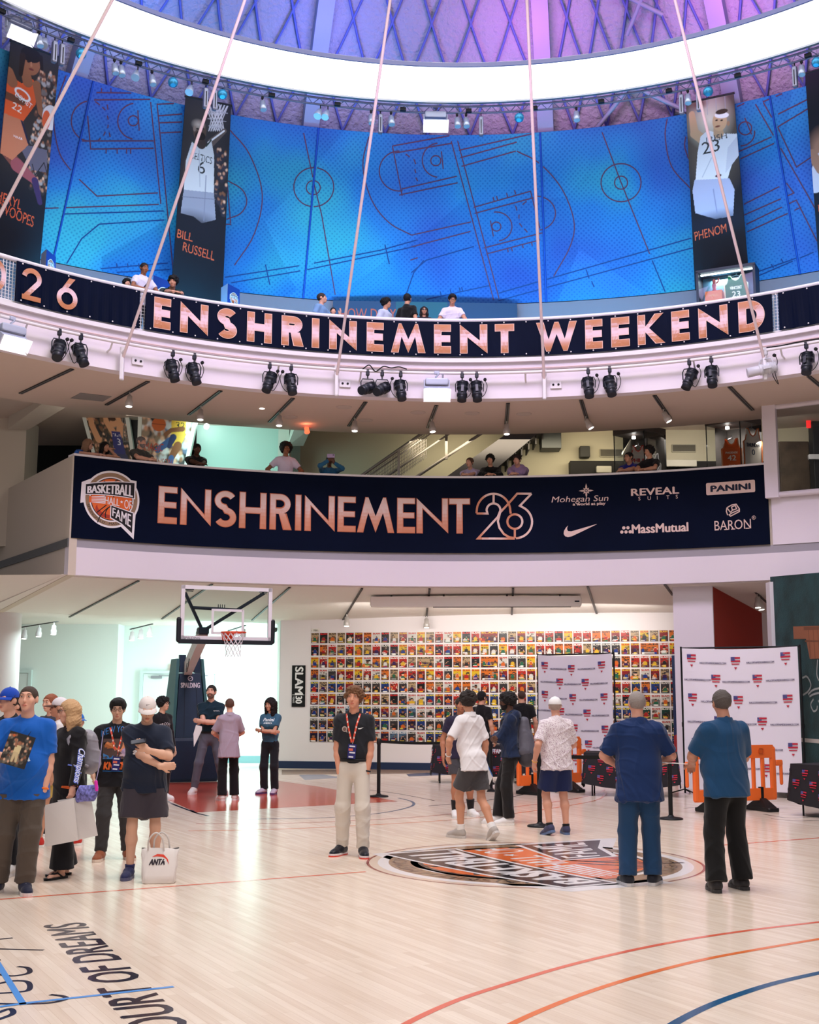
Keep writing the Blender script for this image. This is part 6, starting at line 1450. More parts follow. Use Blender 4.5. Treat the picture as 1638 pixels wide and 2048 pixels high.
# --- hanging player banners
def quad_fn(TL, TR, BL, BR, Rt, Rb, w, h, origin, depth=.0):
 A, B, C, D = Pr(*TL, Rt), Pr(*TR, Rt), Pr(*BL, Rb), Pr(*BR, Rb); n = (B - A).cross(C - A).normalized()
 if n.dot(A) > 0: n = -n
 def f(u, v, t):
  x, y = u / w, v / h; top = A.lerp(B, x); bot = C.lerp(D, x); return bot.lerp(top, y) + n * t - origin
 return f
def player_banner(TL, TR, BL, BR, lab, draw, bg=S(12, 18, 30), Rt=11.95, Rb=13.45):
 A = Pr(*TL, Rt); C = Pr(*BL, Rb); w = (Pr(*TR, Rt) - A).length; h = (A - C).length; o0 = (A + Pr(*BR, Rb)) / 2
 p = Paint(w, h, 116, int(116 * h / w * .8), bg)
 xl = lambda y: TL[0] + (BL[0] - TL[0]) * (y - TL[1]) / (BL[1] - TL[1]); xr = lambda y: TR[0] + (BR[0] - TR[0]) * (y - TR[1]) / (BR[1] - TR[1])
 def B(x, y):
  k = (x - xl(y)) / (xr(y) - xl(y)); yt = TL[1] + (TR[1] - TL[1]) * k; yb = BL[1] + (BR[1] - BL[1]) * k
  return k * w, h * (yb - y) / (yb - yt)
 draw(p, B, w / (TR[0] - TL[0]))
 t = thing('player_banner', lab, 'banner', o0, 0, 'tall hanging player banners')
 p.build('print', quad_fn(TL, TR, BL, BR, Rt, Rb, w, h, o0), t, thick=.03)
 f = quad_fn(TL, TR, BL, BR, Rt, Rb, w, h, o0)
 MB().cyl(f(-.02, h, 0), f(w + .02, h, 0), .025, n=8).build('top_rod', M_BLKMET, t)
 return t
ORA = S(214, 96, 60)
def cp(p, B, k, x0, y0, x1, y1, r0, r1, col, soft=None, a=1.0): p.cap(*B(x0, y0), *B(x1, y1), r0 * k, r1 * k, col, soft, a)
def el(p, B, k, x, y, rx, ry, col, rot=0, soft=None, a=1.0): p.ell(*B(x, y), rx * k, ry * k, col, rot, soft, a)
def dr1(p, B, k):
 el(p, B, k, 75, 200, 75, 130, S(64, 56, 52), a=.7, soft=1.2)
 u0, v0 = B(50, 380); u1, v1 = B(110, 150); p.crowd(u0, v0, u1, v1, 130, .03, [S(120, 110, 108), S(60, 58, 60), S(170, 165, 165), S(90, 60, 50)], 3)
 p.poly([B(30, 285), B(90, 300), B(90, 345), B(60, 340)], S(96, 92, 110))
 el(p, B, k, 30, 440, 90, 70, S(14, 20, 34), a=.9, soft=.5)
 sk, sd = S(150, 96, 68), S(110, 66, 46)
 cp(p, B, k, 8, 300, 30, 330, 12, 11, S(120, 70, 62)); cp(p, B, k, 30, 330, 66, 362, 13, 7, S(150, 80, 90)); cp(p, B, k, 66, 362, 76, 405, 7, 5, S(60, 44, 90), a=.8)
 p.poly([B(-8, 215), B(40, 238), B(52, 290), B(20, 320), B(-14, 300)], S(190, 120, 90)); cp(p, B, k, 38, 240, 52, 285, 2, 2, S(30, 32, 60))
 p.poly([B(0, 172), B(18, 155), B(38, 168), B(60, 160), B(72, 175), B(66, 210), B(42, 242), B(0, 225)], S(224, 92, 44))
 cp(p, B, k, 10, 150, 20, 165, 14, 10, sk); cp(p, B, k, 68, 172, 76, 225, 8, 5, sk); cp(p, B, k, 76, 225, 92, 245, 5, 4, sk); cp(p, B, k, 5, 190, 40, 205, 7, 6, sd)
 cp(p, B, k, 45, 145, 50, 165, 9, 10, sk); el(p, B, k, 58, 128, 17, 22, sk); el(p, B, k, 56, 113, 20, 13, S(26, 18, 18)); cp(p, B, k, 40, 115, 36, 150, 6, 4, S(40, 26, 22)); cp(p, B, k, 76, 118, 78, 140, 4, 3, S(30, 20, 18))
 for x in (51, 63): el(p, B, k, x, 126, 3, 1.6, S(30, 18, 16))
 el(p, B, k, 57, 141, 5, 2, S(110, 50, 44)); cp(p, B, k, 57, 128, 57, 134, 1.4, 2, S(176, 118, 88))
 el(p, B, k, 40, 190, 17, 9, S(236, 230, 228), rot=-.35); el(p, B, k, 40, 190, 13, 6, S(224, 92, 44), rot=-.35); p.text('COMET', *B(24, 192), 9 * k, S(240, 236, 234), w=36 * k, rot=-.36); p.text('22', *B(18, 216), 13 * k, S(236, 226, 214), w=20 * k, rot=-.2)
 p.text('WNBA', *B(22, 274), 5 * k, S(236, 226, 230), w=18 * k)
 el(p, B, k, 97, 236, 17, 22, S(226, 220, 222)); el(p, B, k, 88, 240, 8, 17, S(222, 96, 56));
 for s in ((60, 328, 66, 350), (84, 325, 90, 345), (66, 350, 84, 325)): cp(p, B, k, *s, .8, .8, S(20, 20, 30))
 p.text('CHERYL', *B(-24, 394), 19 * k, ORA, w=62 * k, rot=-.06); p.text('SWOOPES', *B(-10, 424), 21 * k, ORA, w=73 * k, rot=-.06)
def dr2(p, B, k):
 el(p, B, k, 400, 270, 40, 70, S(70, 66, 66), a=.7, soft=1.0); u0, v0 = B(425, 420); u1, v1 = B(452, 300); p.crowd(u0, v0, u1, v1, 40, .035, [S(50, 48, 60), S(40, 40, 52)], 5)
 for i in range(8):
  a, b = 404 + i * 7.2, 412 + i * 5.4
  cp(p, B, k, a, 206, 413 + ((i + 3) % 8) * 4.4, 262, .9, .9, S(206, 202, 206)); cp(p, B, k, a, 206, 413 + ((i + 5) % 8) * 4.4, 262, .9, .9, S(190, 186, 192))
 for y in (222, 238, 252): cp(p, B, k, 406 + (y - 206) * .15, y, 454 - (y - 206) * .2, y + 6, .6, .6, S(170, 168, 176))
 gr, wh = S(96, 82, 76), S(206, 206, 208)
 cp(p, B, k, 372, 318, 366, 355, 6, 5, S(60, 52, 50)); cp(p, B, k, 418, 285, 445, 262, 7, 4, gr); cp(p, B, k, 412, 285, 444, 262, 1.5, 1.5, S(230, 226, 226))
 p.poly([B(380, 282), B(392, 292), B(408, 292), B(418, 280), B(424, 310), B(424, 385), B(364, 380), B(368, 320)], wh)
 p.poly([B(364, 378), B(424, 384), B(428, 438), B(400, 445), B(384, 432), B(358, 425)], S(150, 152, 168)); el(p, B, k, 392, 455, 40, 22, S(14, 20, 34), soft=.3, a=.9)
 cp(p, B, k, 396, 275, 398, 288, 8, 9, S(60, 48, 44)); el(p, B, k, 395, 262, 13, 19, S(84, 66, 58)); el(p, B, k, 392, 250, 9, 7, S(190, 176, 166), a=.8, soft=.1); el(p, B, k, 396, 272, 10, 8, S(30, 24, 24)); el(p, B, k, 385, 258, 3, 5, S(140, 120, 110))
 for x in (391, 401): el(p, B, k, x, 258, 3, 1.5, S(20, 16, 16))
 cp(p, B, k, 380, 282, 392, 292, 1.3, 1.3, S(40, 60, 54)); cp(p, B, k, 408, 292, 418, 280, 1.3, 1.3, S(40, 60, 54))
 p.text('CELTICS', *B(376, 315), 13 * k, S(40, 44, 46), w=42 * k, rot=-.05); p.text('6', *B(391, 344), 24 * k, S(46, 50, 52), w=14 * k)
 cp(p, B, k, 394, 300, 396, 372, .8, .8, S(176, 176, 184)); cp(p, B, k, 408, 350, 404, 440, .8, .8, S(130, 132, 150)); cp(p, B, k, 362, 392, 426, 397, .8, .8, S(120, 122, 140))
 p.text('BILL', *B(351, 474), 17 * k, ORA, w=28 * k, rot=-.02); p.text('RUSSELL', *B(362, 501), 18 * k, ORA, w=58 * k, rot=-.04)
def dr3(p, B, k):
 el(p, B, k, 1420, 250, 30, 60, S(150, 130, 110), a=.8, soft=1.0); el(p, B, k, 1416, 235, 22, 26, S(240, 232, 214), a=.9, soft=.6)
 el(p, B, k, 1395, 205, 14, 9, S(96, 40, 40), a=.8, soft=.1)
 for x in (1410, 1428, 1446): cp(p, B, k, x, 190, x + 2, 225, .7, .7, S(150, 160, 170), a=.6)
 sk, wh = S(196, 158, 124), S(226, 224, 228)
 cp(p, B, k, 1380, 225, 1386, 262, 6, 8, sk); cp(p, B, k, 1386, 262, 1404, 275, 9, 9, sk)
 p.poly([B(1398, 268), B(1412, 256), B(1440, 262), B(1474, 262), B(1474, 300), B(1462, 318), B(1452, 352), B(1388, 356), B(1392, 300)], wh); p.poly([B(1474, 262), B(1474, 305), B(1448, 340), B(1452, 290)], S(206, 204, 214))
 p.poly([B(1386, 354), B(1456, 350), B(1466, 372), B(1464, 425), B(1430, 432), B(1388, 420), B(1382, 375)], S(176, 178, 206)); el(p, B, k, 1426, 442, 50, 18, S(16, 20, 40), soft=.25, a=.85)
 cp(p, B, k, 1432, 250, 1434, 262, 8, 10, sk); el(p, B, k, 1436, 238, 14, 19, S(206, 168, 130)); el(p, B, k, 1440, 226, 14, 6, S(240, 238, 238), rot=-.2); el(p, B, k, 1440, 219, 12, 5, S(60, 44, 34))
 for x in (1430, 1440): el(p, B, k, x, 236, 2.6, 1.5, S(40, 26, 20))
 el(p, B, k, 1432, 248, 5, 1.8, S(120, 70, 58)); el(p, B, k, 1453, 242, 3, 5, S(170, 130, 100))
 p.text('IRISH', *B(1410, 281), 12 * k, S(70, 72, 76), w=40 * k, rot=.03); p.text('23', *B(1402, 304), 25 * k, S(54, 54, 54), w=34 * k, rot=.04)
 el(p, B, k, 1434, 345, 6, 3, S(80, 30, 36)); cp(p, B, k, 1420, 310, 1402, 348, .9, .9, S(190, 190, 200)); cp(p, B, k, 1424, 372, 1432, 420, 1, 1, S(140, 142, 176))
 p.text('PHENOM', *B(1388, 476), 19 * k, ORA, w=58 * k, rot=.05)
def dr4(p, B, k):
 el(p, B, k, 1640, 290, 22, 34, S(150, 110, 90), soft=.2); cp(p, B, k, 1640, 310, 1630, 360, 14, 18, S(190, 186, 200)); cp(p, B, k, 1620, 300, 1640, 330, 9, 10, S(150, 110, 90)); p.text('LEGEND', *B(1636, 420), 19 * k, ORA, w=60 * k, rot=.07)
player_banner((17, 85), (114, 119), (-22, 512), (75, 548), 'hanging banner of a player in an orange jersey, far left', dr1)
player_banner((367, 195), (458, 213), (340, 585), (442, 615), 'hanging banner of a player in white number 6 under a net', dr2)
player_banner((1368, 204), (1463, 183), (1388, 578), (1496, 552), 'hanging banner of a player in white number 23', dr3)
player_banner((1606, 143), (1704, 114), (1636, 530), (1740, 500), 'mostly black hanging banner cut by the right edge', dr4)
# --- upper gallery fittings
def pillar(x0, x1, xs, yt, lab, text):
 A, B, Cc = Pr(x0, yt + 6, 12.6), Pr(xs, yt, 12.3), Pr(x1, yt + 12, 12.6); z1 = A.z; o0 = Vector((B.x, B.y, 8.1)); mb = MB()
 a, b, c = [Vector((q.x, q.y, 0)) - Vector((B.x, B.y, 0)) for q in (A, B, Cc)]; d = a + c - b
 hh = z1 - 8.1
 mb.add([a, b, c, d] + [q + Vector((0, 0, hh)) for q in (a, b, c, d)], [(0, 1, 5, 4), (1, 2, 6, 5), (2, 3, 7, 6), (3, 0, 4, 7), (4, 5, 6, 7), (3, 2, 1, 0)])
 o = mb.build('sign_pillar', mat('pillar_grey', S(150, 160, 186), .6)); o.location = o0; tag(o, lab, 'sign', 'small square emblem pillars behind the upper railing')
 g = G(); w = (c - b).length; h = hh * .98; u = (c - b).normalized(); n = Vector((u.y, -u.x, 0))
 g.rect(0, 0, w, hh, S(24, 56, 130), 1); emblem(g, w * .55, hh - w * .62, w * .34, 2, False)
 g.rect(w * .2, hh - w * 1.25, w * .5, hh - w * 1.20, ORA, 2); g.rect(w * .2, hh - w * 1.45, w * .6, hh - w * 1.36, ORA, 2)
 g.mesh(lambda q, v, t_: b + u * q + n * (t_ + .004) + Vector((0, 0, v)), .0012).build('sign_face', PRINT, o)
pillar(80, 109, 90, 505, 'navy emblem pillar at the foot of the banner with the orange player', 0)
pillar(440, 477, 453, 571, 'navy emblem pillar right of the banner numbered 6', 0)
pillar(300, 345, 304, 556, 'teal emblem pillar between the two watching men at the upper left', 0)
A, B = Pr(664, 602, 13.9), Pr(1032, 604, 13.9); w = (B - A).length; hh = A.z - 8.1; ang = math.atan2(B.y - A.y, B.x - A.x)
mb = MB().box((w / 2, .06, hh / 2), (w, .12, hh), col=S(22, 62, 92)); g = G(); g.rect(w * .34, 0, w * .62, hh, S(20, 84, 96), 1); g.text('HOW DO YOU', .16, hh - .43, .27, S(190, 84, 66), 2, w=1.62); g.text('SHOOT ?', w * .78, hh - .85, .27, S(190, 64, 66), 2, w=.7)
g.mesh(lambda u, v, t_: Vector((u, -.001 - t_, v)), .002, mb); o = mb.build('question_panel', PRINT); o.location = (A.x, A.y, 8.1); o.rotation_euler = (0, 0, ang); tag(o, 'long dark teal panel with large orange question lettering behind the upper crowd', 'panel')
def jersey(name, lab, P, rz, w, h, body, trim, texts, grp=None):
 out = [(-.32, 1), (-.22, .98), (-.12, .86), (0, .82), (.12, .86), (.22, .98), (.32, 1), (.34, .86), (.40, .74), (.5, .70), (.48, .3), (.5, 0), (-.5, 0), (-.48, .3), (-.5, .70), (-.40, .74), (-.34, .86)]
 o = thing(name, lab, 'jersey', P, rz, grp)
 f = lambda u, v, t_: Vector((u, -t_ - .03 * math.cos(u / w * PI) + .012 * math.sin(u * 14 + v * 3), v))
 pts = [(a * w, b * h) for a, b in out]
 bd = MB().prism(pts, f, -.02, .02).build('fabric', mat('jersey_' + lab[:18], body, .75), o)
 g = G()
 for a, b in ((0, 7), (6, 10), (13, 17)): g.line([pts[i % 17] for i in range(a, b)], .022, trim, 1)
 g.line([pts[9], pts[10], pts[11]], .03, trim, 1); g.line([pts[12], pts[13], pts[14]], .03, trim, 1)
 for t_, x, y, hh, ww, col in texts: g.text(t_, x * w, y * h, hh * h, col, 2, w=ww * w, align='c', bold=.004)
 M = MB(); g.mesh(lambda u, v, q: f(u, v, .024 + q), .0015, M); M.build('trim_and_lettering', PRINT, bd)
 MB().tube([(-.22 * w, 0, .97 * h), (0, 0, 1.02 * h), (.22 * w, 0, .97 * h)], .008, 6).tube([(0, 0, 1.02 * h), (.02, 0, 1.06 * h), (0, 0, 1.10 * h)], .006, 6).build('hanger', M_GREYMET, o)
 return o
A, B = Pr(1392, 545, 12.75), Pr(1505, 522, 12.75); w = math.hypot(B.x - A.x, B.y - A.y); rz = math.atan2(B.y - A.y, B.x - A.x); zt = (A.z + B.z) / 2; H = zt - 8.1
t = thing('wall_case', 'lit wall display case under the banner numbered 23', 'display case', (A.x, A.y, 8.1), rz)
mb = MB(); mb.box((w / 2, .42, H / 2), (w, .04, H)); mb.box((0, .2, H / 2), (.05, .46, H)); mb.box((w, .2, H / 2), (.05, .46, H)); mb.box((w / 2, .2, H), (w + .05, .46, .06)); mb.box((w / 2, .2, 1.50), (w, .44, .06)); mb.build('case', mat('case_dark', S(24, 28, 44), .5), t)
MB().box((w / 2, .395, H / 2 + .25), (w - .06, .01, H - .55)).build('back_print', mat('case_back', S(52, 96, 122), .6, vary=.4, vscale=3), t)
MB().box((w / 2, .1, H - .05), (w - .1, .05, .02)).build('light_bar', mat('case_lamp', (1, 1, 1), .3, emit=(.9, 1, 1), estr=5), t)
MB().box((w / 2, -.02, H / 2 + .25), (w - .05, .006, H - .56)).build('front_pane', glass_mat('case_glass', (.96, .98, .98), .06), t)
light('case_glow', 'AREA', (A.x + (B.x - A.x) / 2 + .12, A.y + .1, zt - .1), (A.x + (B.x - A.x) / 2 + .2, A.y + .35, 8.7), 24, (.9, 1, 1), .6, .1)
R3 = Matrix.Rotation(rz, 3, 'Z'); at = lambda x, y, z: Vector((A.x, A.y, 8.1)) + R3 @ Vector((x, y, z))
jersey('framed_jersey', 'green jersey numbered 23 in the upper display case', at(w * .64, .26, H - .74), rz, .48, .64, S(16, 112, 70), S(226, 220, 190), [('VINCENT', 0, .52, .11, .5, S(236, 228, 200)), ('23', 0, .26, .2, .34, S(236, 228, 200))])
o = MB().rbox((0, 0, .25), (.36, .22, .5), .01).build('shoe_box', mat('box_orange', S(236, 112, 60), .6)); o.location = at(w * .26, .2, 1.53); o.rotation_euler = (0, 0, rz); tag(o, 'upright orange box at the left of the upper display case', 'box')
g = G(); g.text('HALL', 0, 0, .05, S(250, 180, 140), 1, w=.2); g.mesh(lambda u, v, t_: Vector((u - .1, -.112 - t_, .38 + v)), .001).build('lettering', PRINT, o)
o = MB().rbox((0, 0, .12), (.2, .2, .24), .03).build('stool_block', M_BLKMET); o.location = at(w * .44, .14, 1.53); o.rotation_euler = (0, 0, rz); tag(o, 'small black block beside the green jersey', 'block')
mb = MB(); mb.lathe([(.02, 0), (.05, .02), (.03, .06), (.05, .14), (.03, .2), (.04, .24), (.01, .28)], n=12); mb.tube([(0, 0, .16), (.08, 0, .22), (.1, 0, .3)], .018, 6); o = mb.build('figurine', mat('figurine_red', S(150, 60, 60), .5)); o.location = at(w * .26, .2, 2.035); tag(o, 'small reddish trophy figurine standing on the orange box', 'figurine')
# --- middle gallery: posters, stairs, cases, fittings
def poster(q, D, lab, draw, nx, ny):
 A, B, C, Dd = [Pd(x, y, D) for x, y in q]; o0 = (C + Dd) / 2; w, h = (B - A).length, (A - C).length
 p = Paint(w, h, nx, ny, S(48, 46, 44)); draw(p, w, h)
 t = thing('leaning_poster', lab, 'poster', o0, 0, 'large player posters on slanted frames'); n = Vector((0, -1, 0))
 f = lambda u, v, k: C.lerp(Dd, u / w).lerp(A.lerp(B, u / w), v / h) + n * k - o0
 p.build('print', f, t, thick=.03)
 for u in (-.045, w + .045): MB().prism([(u - .045, -.1), (u + .045, -.1), (u + .045, h + .05), (u - .045, h + .05)], f, -.12, .04).build('frame_post', mat('poster_frame', S(206, 208, 200), .5), t)
def po1(p, w, h):
 p.crowd(0, 0, w, h, 160, .035, [S(70, 60, 50), S(40, 36, 34), S(110, 84, 60)], 8);
 for k in range(9): p.cap(w * .78 + k * .05, h, w * (.7) + k * .05, h * .5, .008, .008, S(120, 116, 110)); p.cap(w * .62, h * (.95 - k * .06), w, h * (1.0 - k * .06), .006, .006, S(120, 116, 110))
 sk = S(206, 150, 110)
 p.cap(w * .12, h * .95, w * .10, h * .72, .05, .07, sk); p.cap(w * .10, h * .72, w * .18, h * .5, .07, .08, sk)
 p.cap(w * .48, h * .98, w * .50, h * .80, .05, .06, sk); p.cap(w * .50, h * .8, w * .62, h * .64, .07, .08, sk); p.cap(w * .78, h * .98, w * .84, h * .80, .05, .06, sk); p.cap(w * .84, h * .8, w * .78, h * .62, .07, .08, sk)
 p.ell(w * .68, h * .80, .085, .11, sk); p.ell(w * .66, h * .86, .085, .06, S(70, 44, 30))
 p.poly([(w * .58, h * .66), (w * .80, h * .66), (w * .86, h * .30), (w * .54, h * .30)], S(46, 48, 110)); p.text('3', w * .68, h * .44, h * .11, S(220, 216, 226)); p.text('MERCURY', w * .6, h * .58, h * .05, S(216, 212, 222), w=w * .2)
 p.poly([(w * .54, h * .30), (w * .88, h * .30), (w * .98, 0), (w * .6, 0)], S(46, 50, 84)); p.text('DIANA', w * .06, h * .2, h * .1, S(160, 50, 36), w=w * .36)
def po2(p, w, h):
 p.crowd(0, h * .1, w, h, 150, .07, [S(200, 200, 204), S(60, 58, 60), S(140, 120, 100), S(90, 100, 130), S(226, 226, 226)], 9)
 p.cap(w * .34, h * .86, w * .34, h * .86, .16, .16, S(196, 96, 44)); p.cap(w * .2, h * .86, w * .48, h * .86, .006, .006, S(60, 30, 20))
 ye, sk = S(226, 176, 70), S(130, 78, 50)
 p.poly([(w * .58, h * .98), (w * .86, h * 1.0), (w * .90, h * .72), (w * .60, h * .74)], ye); p.poly([(w * .60, h * .74), (w * .92, h * .74), (w * .82, h * .46), (w * .66, h * .52)], ye); p.text('32', w * .68, h * .82, h * .12, S(40, 40, 44))
 p.cap(w * .60, h * .78, w * .82, h * .82, .05, .06, sk); p.cap(w * .6, h * .78, w * .5, h * .70, .05, .05, sk); p.cap(w * .78, h * .52, w * .68, h * .3, .10, .08, sk); p.cap(w * .62, h * .6, w * .36, h * .42, .09, .07, S(60, 90, 140)); p.cap(w * .68, h * .3, w * .70, h * .1, .07, .05, S(60, 90, 140)); p.cap(w * .66, h * .66, w * .6, h * .5, .08, .05, S(40, 50, 90))
 p.text('MAGIC', w * .08, h * .40, h * .14, S(176, 56, 36), w=w * .40); p.text('JOHNSON', w * .16, h * .16, h * .13, S(150, 46, 34), w=w * .55)
poster([(166, 818), (248, 826), (200, 945), (268, 950)], 26.9, 'slanted poster of a player shooting in a dark blue jersey', po1, 80, 90)
poster([(284, 832), (386, 842), (280, 950), (364, 955)], 26.7, 'slanted poster of a player in a yellow jersey before a crowd', po2, 96, 96)
DS = 27.1; sp = lambda x, y, dd=0: Pd(x, y, DS + dd)
o0 = sp(900, 960); o0.z = 5.2
t = thing('staircase', 'grey staircase with mesh railing rising behind the middle balcony', 'stairs', o0)
L_ = lambda P: P - o0
q = [sp(880, 962), sp(1024, 858), sp(1090, 852), sp(962, 962)]
MB().add([L_(v) for v in q] + [L_(v) + Vector((0, .12, 0)) for v in q], [(0, 1, 2, 3), (7, 6, 5, 4), (0, 4, 5, 1), (1, 5, 6, 2), (2, 6, 7, 3), (3, 7, 4, 0)]).build('stringer', mat('stringer_grey', S(84, 80, 84), .6), t)
st_ = MB(); a, b = sp(955, 958), sp(1082, 856)
n = 9
for k in range(n):
 P = a.lerp(b, k / n); st_.box(L_(P) + Vector((.06, .42, .09)), (.34, .7, .06)); st_.box(L_(P) + Vector((.20, .42, .02)), (.03, .7, .2))
st_.build('treads', mat('tread_dark', S(62, 58, 58), .7), t)
rl = MB()
for (x0, y0, x1, y1, r) in ((708, 962, 850, 862, .035), (722, 962, 868, 862, .014), (760, 962, 905, 862, .022), (820, 962, 968, 862, .035)): rl.cyl(L_(sp(x0, y0)), L_(sp(x1, y1)), r, n=8)
rl.build('handrails', mat('rail_steel', S(150, 142, 138), .4, .4), t)
for x, y0, y1 in ((797, 899, 962), (892, 858, 918)): MB().box(L_((sp(x, y0) + sp(x, y1)) / 2), (.06, .06, (sp(x, y0) - sp(x, y1)).length)).build('post', mat('rail_steel', S(150, 142, 138), .4, .4), t)
ms = MB()
for k in range(46):
 f = k / 45; A1_, B1_ = sp(712, 962).lerp(sp(852, 862), f), sp(822, 962).lerp(sp(966, 862), f)
 ms.cyl(L_(A1_), L_(Vector((A1_.x, A1_.y, A1_.z - .62))), .006, n=4, cap=False)
for k in range(9): ms.cyl(L_(sp(708, 962)) - Vector((0, 0, .075 * k)), L_(sp(850, 862)) - Vector((0, 0, .075 * k)), .006, n=4, cap=False)
ms.build('mesh_infill', mat('rail_steel', S(150, 142, 138), .4, .4), t)
M_CASE = mat('case_frame', S(98, 88, 84), .5)
def glass_case(px, pxm, px1, Dm, yt, lab):
 Mc = Pd(pxm, 900, Dm); a = Pd(px, 900, Dm + .55); b = Pd(px1, 900, Dm + .45); z1 = min(Pd(pxm, yt, Dm).z, 7.78); m = Vector((Mc.x, Mc.y, 5.2)); u = Vector((a.x - Mc.x, a.y - Mc.y, 0)); v = Vector((b.x - Mc.x, b.y - Mc.y, 0)); H = z1 - 5.2
 t = thing('display_case', lab, 'display case', m, 0, 'tall glass jersey cases'); c = u + v
 def pr(mb, p, z0, z1_): mb.add([q + Vector((0, 0, z0)) for q in p] + [q + Vector((0, 0, z1_)) for q in p], [(0, 1, 2, 3), (7, 6, 5, 4), (0, 4, 5, 1), (1, 5, 6, 2), (2, 6, 7, 3), (3, 7, 4, 0)]); return mb
 ex = lambda k: [(-(u + v) * k), u + (u - v) * k, c + (u + v) * k, v + (v - u) * k]
 pr(MB(), ex(.02), H - .13, H).build('top', M_CASE, t); pr(MB(), ex(.02), 0, .45).build('plinth', M_CASE, t)
 bk = MB(); pr(bk, [c, c + (u - c) * .55, c + (u - c) * .55 - v * .03, c - v * .03], .45, H - .13); pr(bk, [c, c + (v - c), c + (v - c) - u * .03, c - u * .03], .45, H - .13); bk.build('back_panel', mat('case_inside', S(58, 54, 54), .7), t)
 mb = MB()
 for p in ([u * .0, u], [v * .0, v], [u, c]): mb.add([p[0] + Vector((0, 0, .45)), p[1] + Vector((0, 0, .45)), p[1] + Vector((0, 0, H - .13)), p[0] + Vector((0, 0, H - .13))], [(0, 1, 2, 3)])
 mb.build('glass_panes', glass_mat('case_glass', (.96, .98, .98), .06), t)
 ed = MB()
 for p in (u * 0, u, v): ed.cyl(p + Vector((0, 0, .45)), p + Vector((0, 0, H - .13)), .012, n=6)
 ed.build('edge_post', M_BLKMET, t)
 lp = u * .55 + v * .3 + Vector((0, 0, H - .16)); MB().lathe([(.03, 0), (.045, .02), (.045, .06)], lp, (0, 0, -1), 12).build('spot', mat('case_spot', (1, 1, 1), .3, emit=(1, .97, .92), estr=9), t)
 light('case_spot_beam', 'SPOT', m + lp + Vector((0, 0, -.1)), m + c * .55 + Vector((0, 0, 1.2)), 22, (1, .95, .88), .05, None, math.radians(100))
 return m, u, v, H
m, u, v, H = glass_case(1228, 1288, 1330, 26.2, 847, 'glass display case with a white and a dark jersey, behind the man in black')
jersey('hanging_jersey', 'white jersey with red number 13 in the left glass case', m + u * .42 + v * .30 + Vector((0, 0, 1.30)), -.1, .36, .72, S(222, 216, 206), S(190, 60, 50), [('PHILA', 0, .48, .12, .8, S(180, 40, 40)), ('13', 0, .24, .2, .5, S(180, 40, 40))])
jersey('hanging_jersey', 'dark jersey with pale lettering in the left glass case', m + u * .22 + v * .66 + Vector((0, -.0, 1.12)), .4, .42, .74, S(36, 34, 44), S(150, 146, 150), [('PHOENIX', 0, .5, .14, .85, S(226, 220, 224))])
m, u, v, H = glass_case(1413, 1481, 1522, 25.7, 826, 'glass display case with orange and white jerseys beside the white post')
jersey('hanging_jersey', 'orange jersey numbered 42 in the right glass case', m + u * .45 + v * .30 + Vector((0, 0, 1.32)), -.25, .42, .76, S(232, 104, 44), S(240, 160, 110), [('PHOENIX', 0, .56, .06, .6, S(250, 220, 200)), ('42', 0, .36, .16, .42, S(250, 236, 226)), ('SUNS', 0, .2, .04, .3, S(250, 220, 200))])
jersey('hanging_jersey', 'white jersey with orange trim numbered 0 in the right glass case', m + u * .06 + v * .62 + Vector((0, -.06, 1.30)), .25, .44, .98, S(222, 220, 212), S(214, 110, 56), [('THUNDER', 0, .58, .09, .72, S(60, 66, 84)), ('0', 0, .40, .13, .16, S(50, 58, 84))])
def wallbox(name, lab, cat, x0, y0, x1, y1, D, m, depth=.1, rim=None):
 A, B, C = Pd(x0, y0, D), Pd(x1, y0, D), Pd(x0, y1, D); w, h = B.x - A.x, A.z - C.z
 o = MB().rbox((0, 0, 0), (w, depth, h), .015).build(name, m); o.location = ((A.x + B.x) / 2, D, A.z - h / 2)
 if rim: MB().box((0, -depth / 2 - .004, 0), (w * .92, .008, h * .8)).build('face', rim, o)
 return tag(o, lab, cat)
wallbox('wall_speaker', 'dark rounded speaker on the cream wall above the black wainscot', 'speaker', 1158, 892, 1178, 914, 27.85, mat('speaker_dark', S(62, 60, 58), .7), .22)
wallbox('air_vent', 'slatted air vent left of the left glass case', 'air vent', 1198, 896, 1246, 912, 27.972, mat('vent_frame', S(190, 182, 160), .6), .05, mat('vent_slats', S(120, 114, 102), .6, bump=1, bscale=120))
wallbox('air_vent', 'slatted air vent between the two glass cases', 'air vent', 1342, 886, 1391, 902, 27.972, mat('vent_frame', S(190, 182, 160), .6), .05, mat('vent_slats', S(120, 114, 102), .6, bump=1, bscale=120))
wallbox('wall_shelf', 'pale ledge low on the dark wainscot between the glass cases', 'shelf', 1330, 918, 1392, 931, 27.62, mat('shelf_pale', S(196, 190, 176), .6), .12)
wallbox('wall_shelf', 'pale ledge left of the left glass case, low on the wainscot', 'shelf', 1192, 931, 1222, 944, 27.62, mat('shelf_pale', S(196, 190, 176), .6), .12)
wallbox('exit_sign', 'glowing red exit sign seen through the right gallery window', 'exit sign', 1611, 830, 1620, 852, 27.0, mat('exit_red', S(190, 30, 30), .5, emit=S(230, 40, 40), estr=1.2), .05)
wallbox('exit_sign', 'orange exit sign over the double door behind the basket stand', 'exit sign', 342, 1331, 360, 1345, 32.55, mat('exit_orange', S(236, 150, 120), .5, emit=S(250, 140, 100), estr=.8), .05)
wallbox('smoke_detector', 'small white wall unit seen through the right gallery window', 'wall unit', 1588, 843, 1598, 852, 29.0, M_WHTMET, .06)
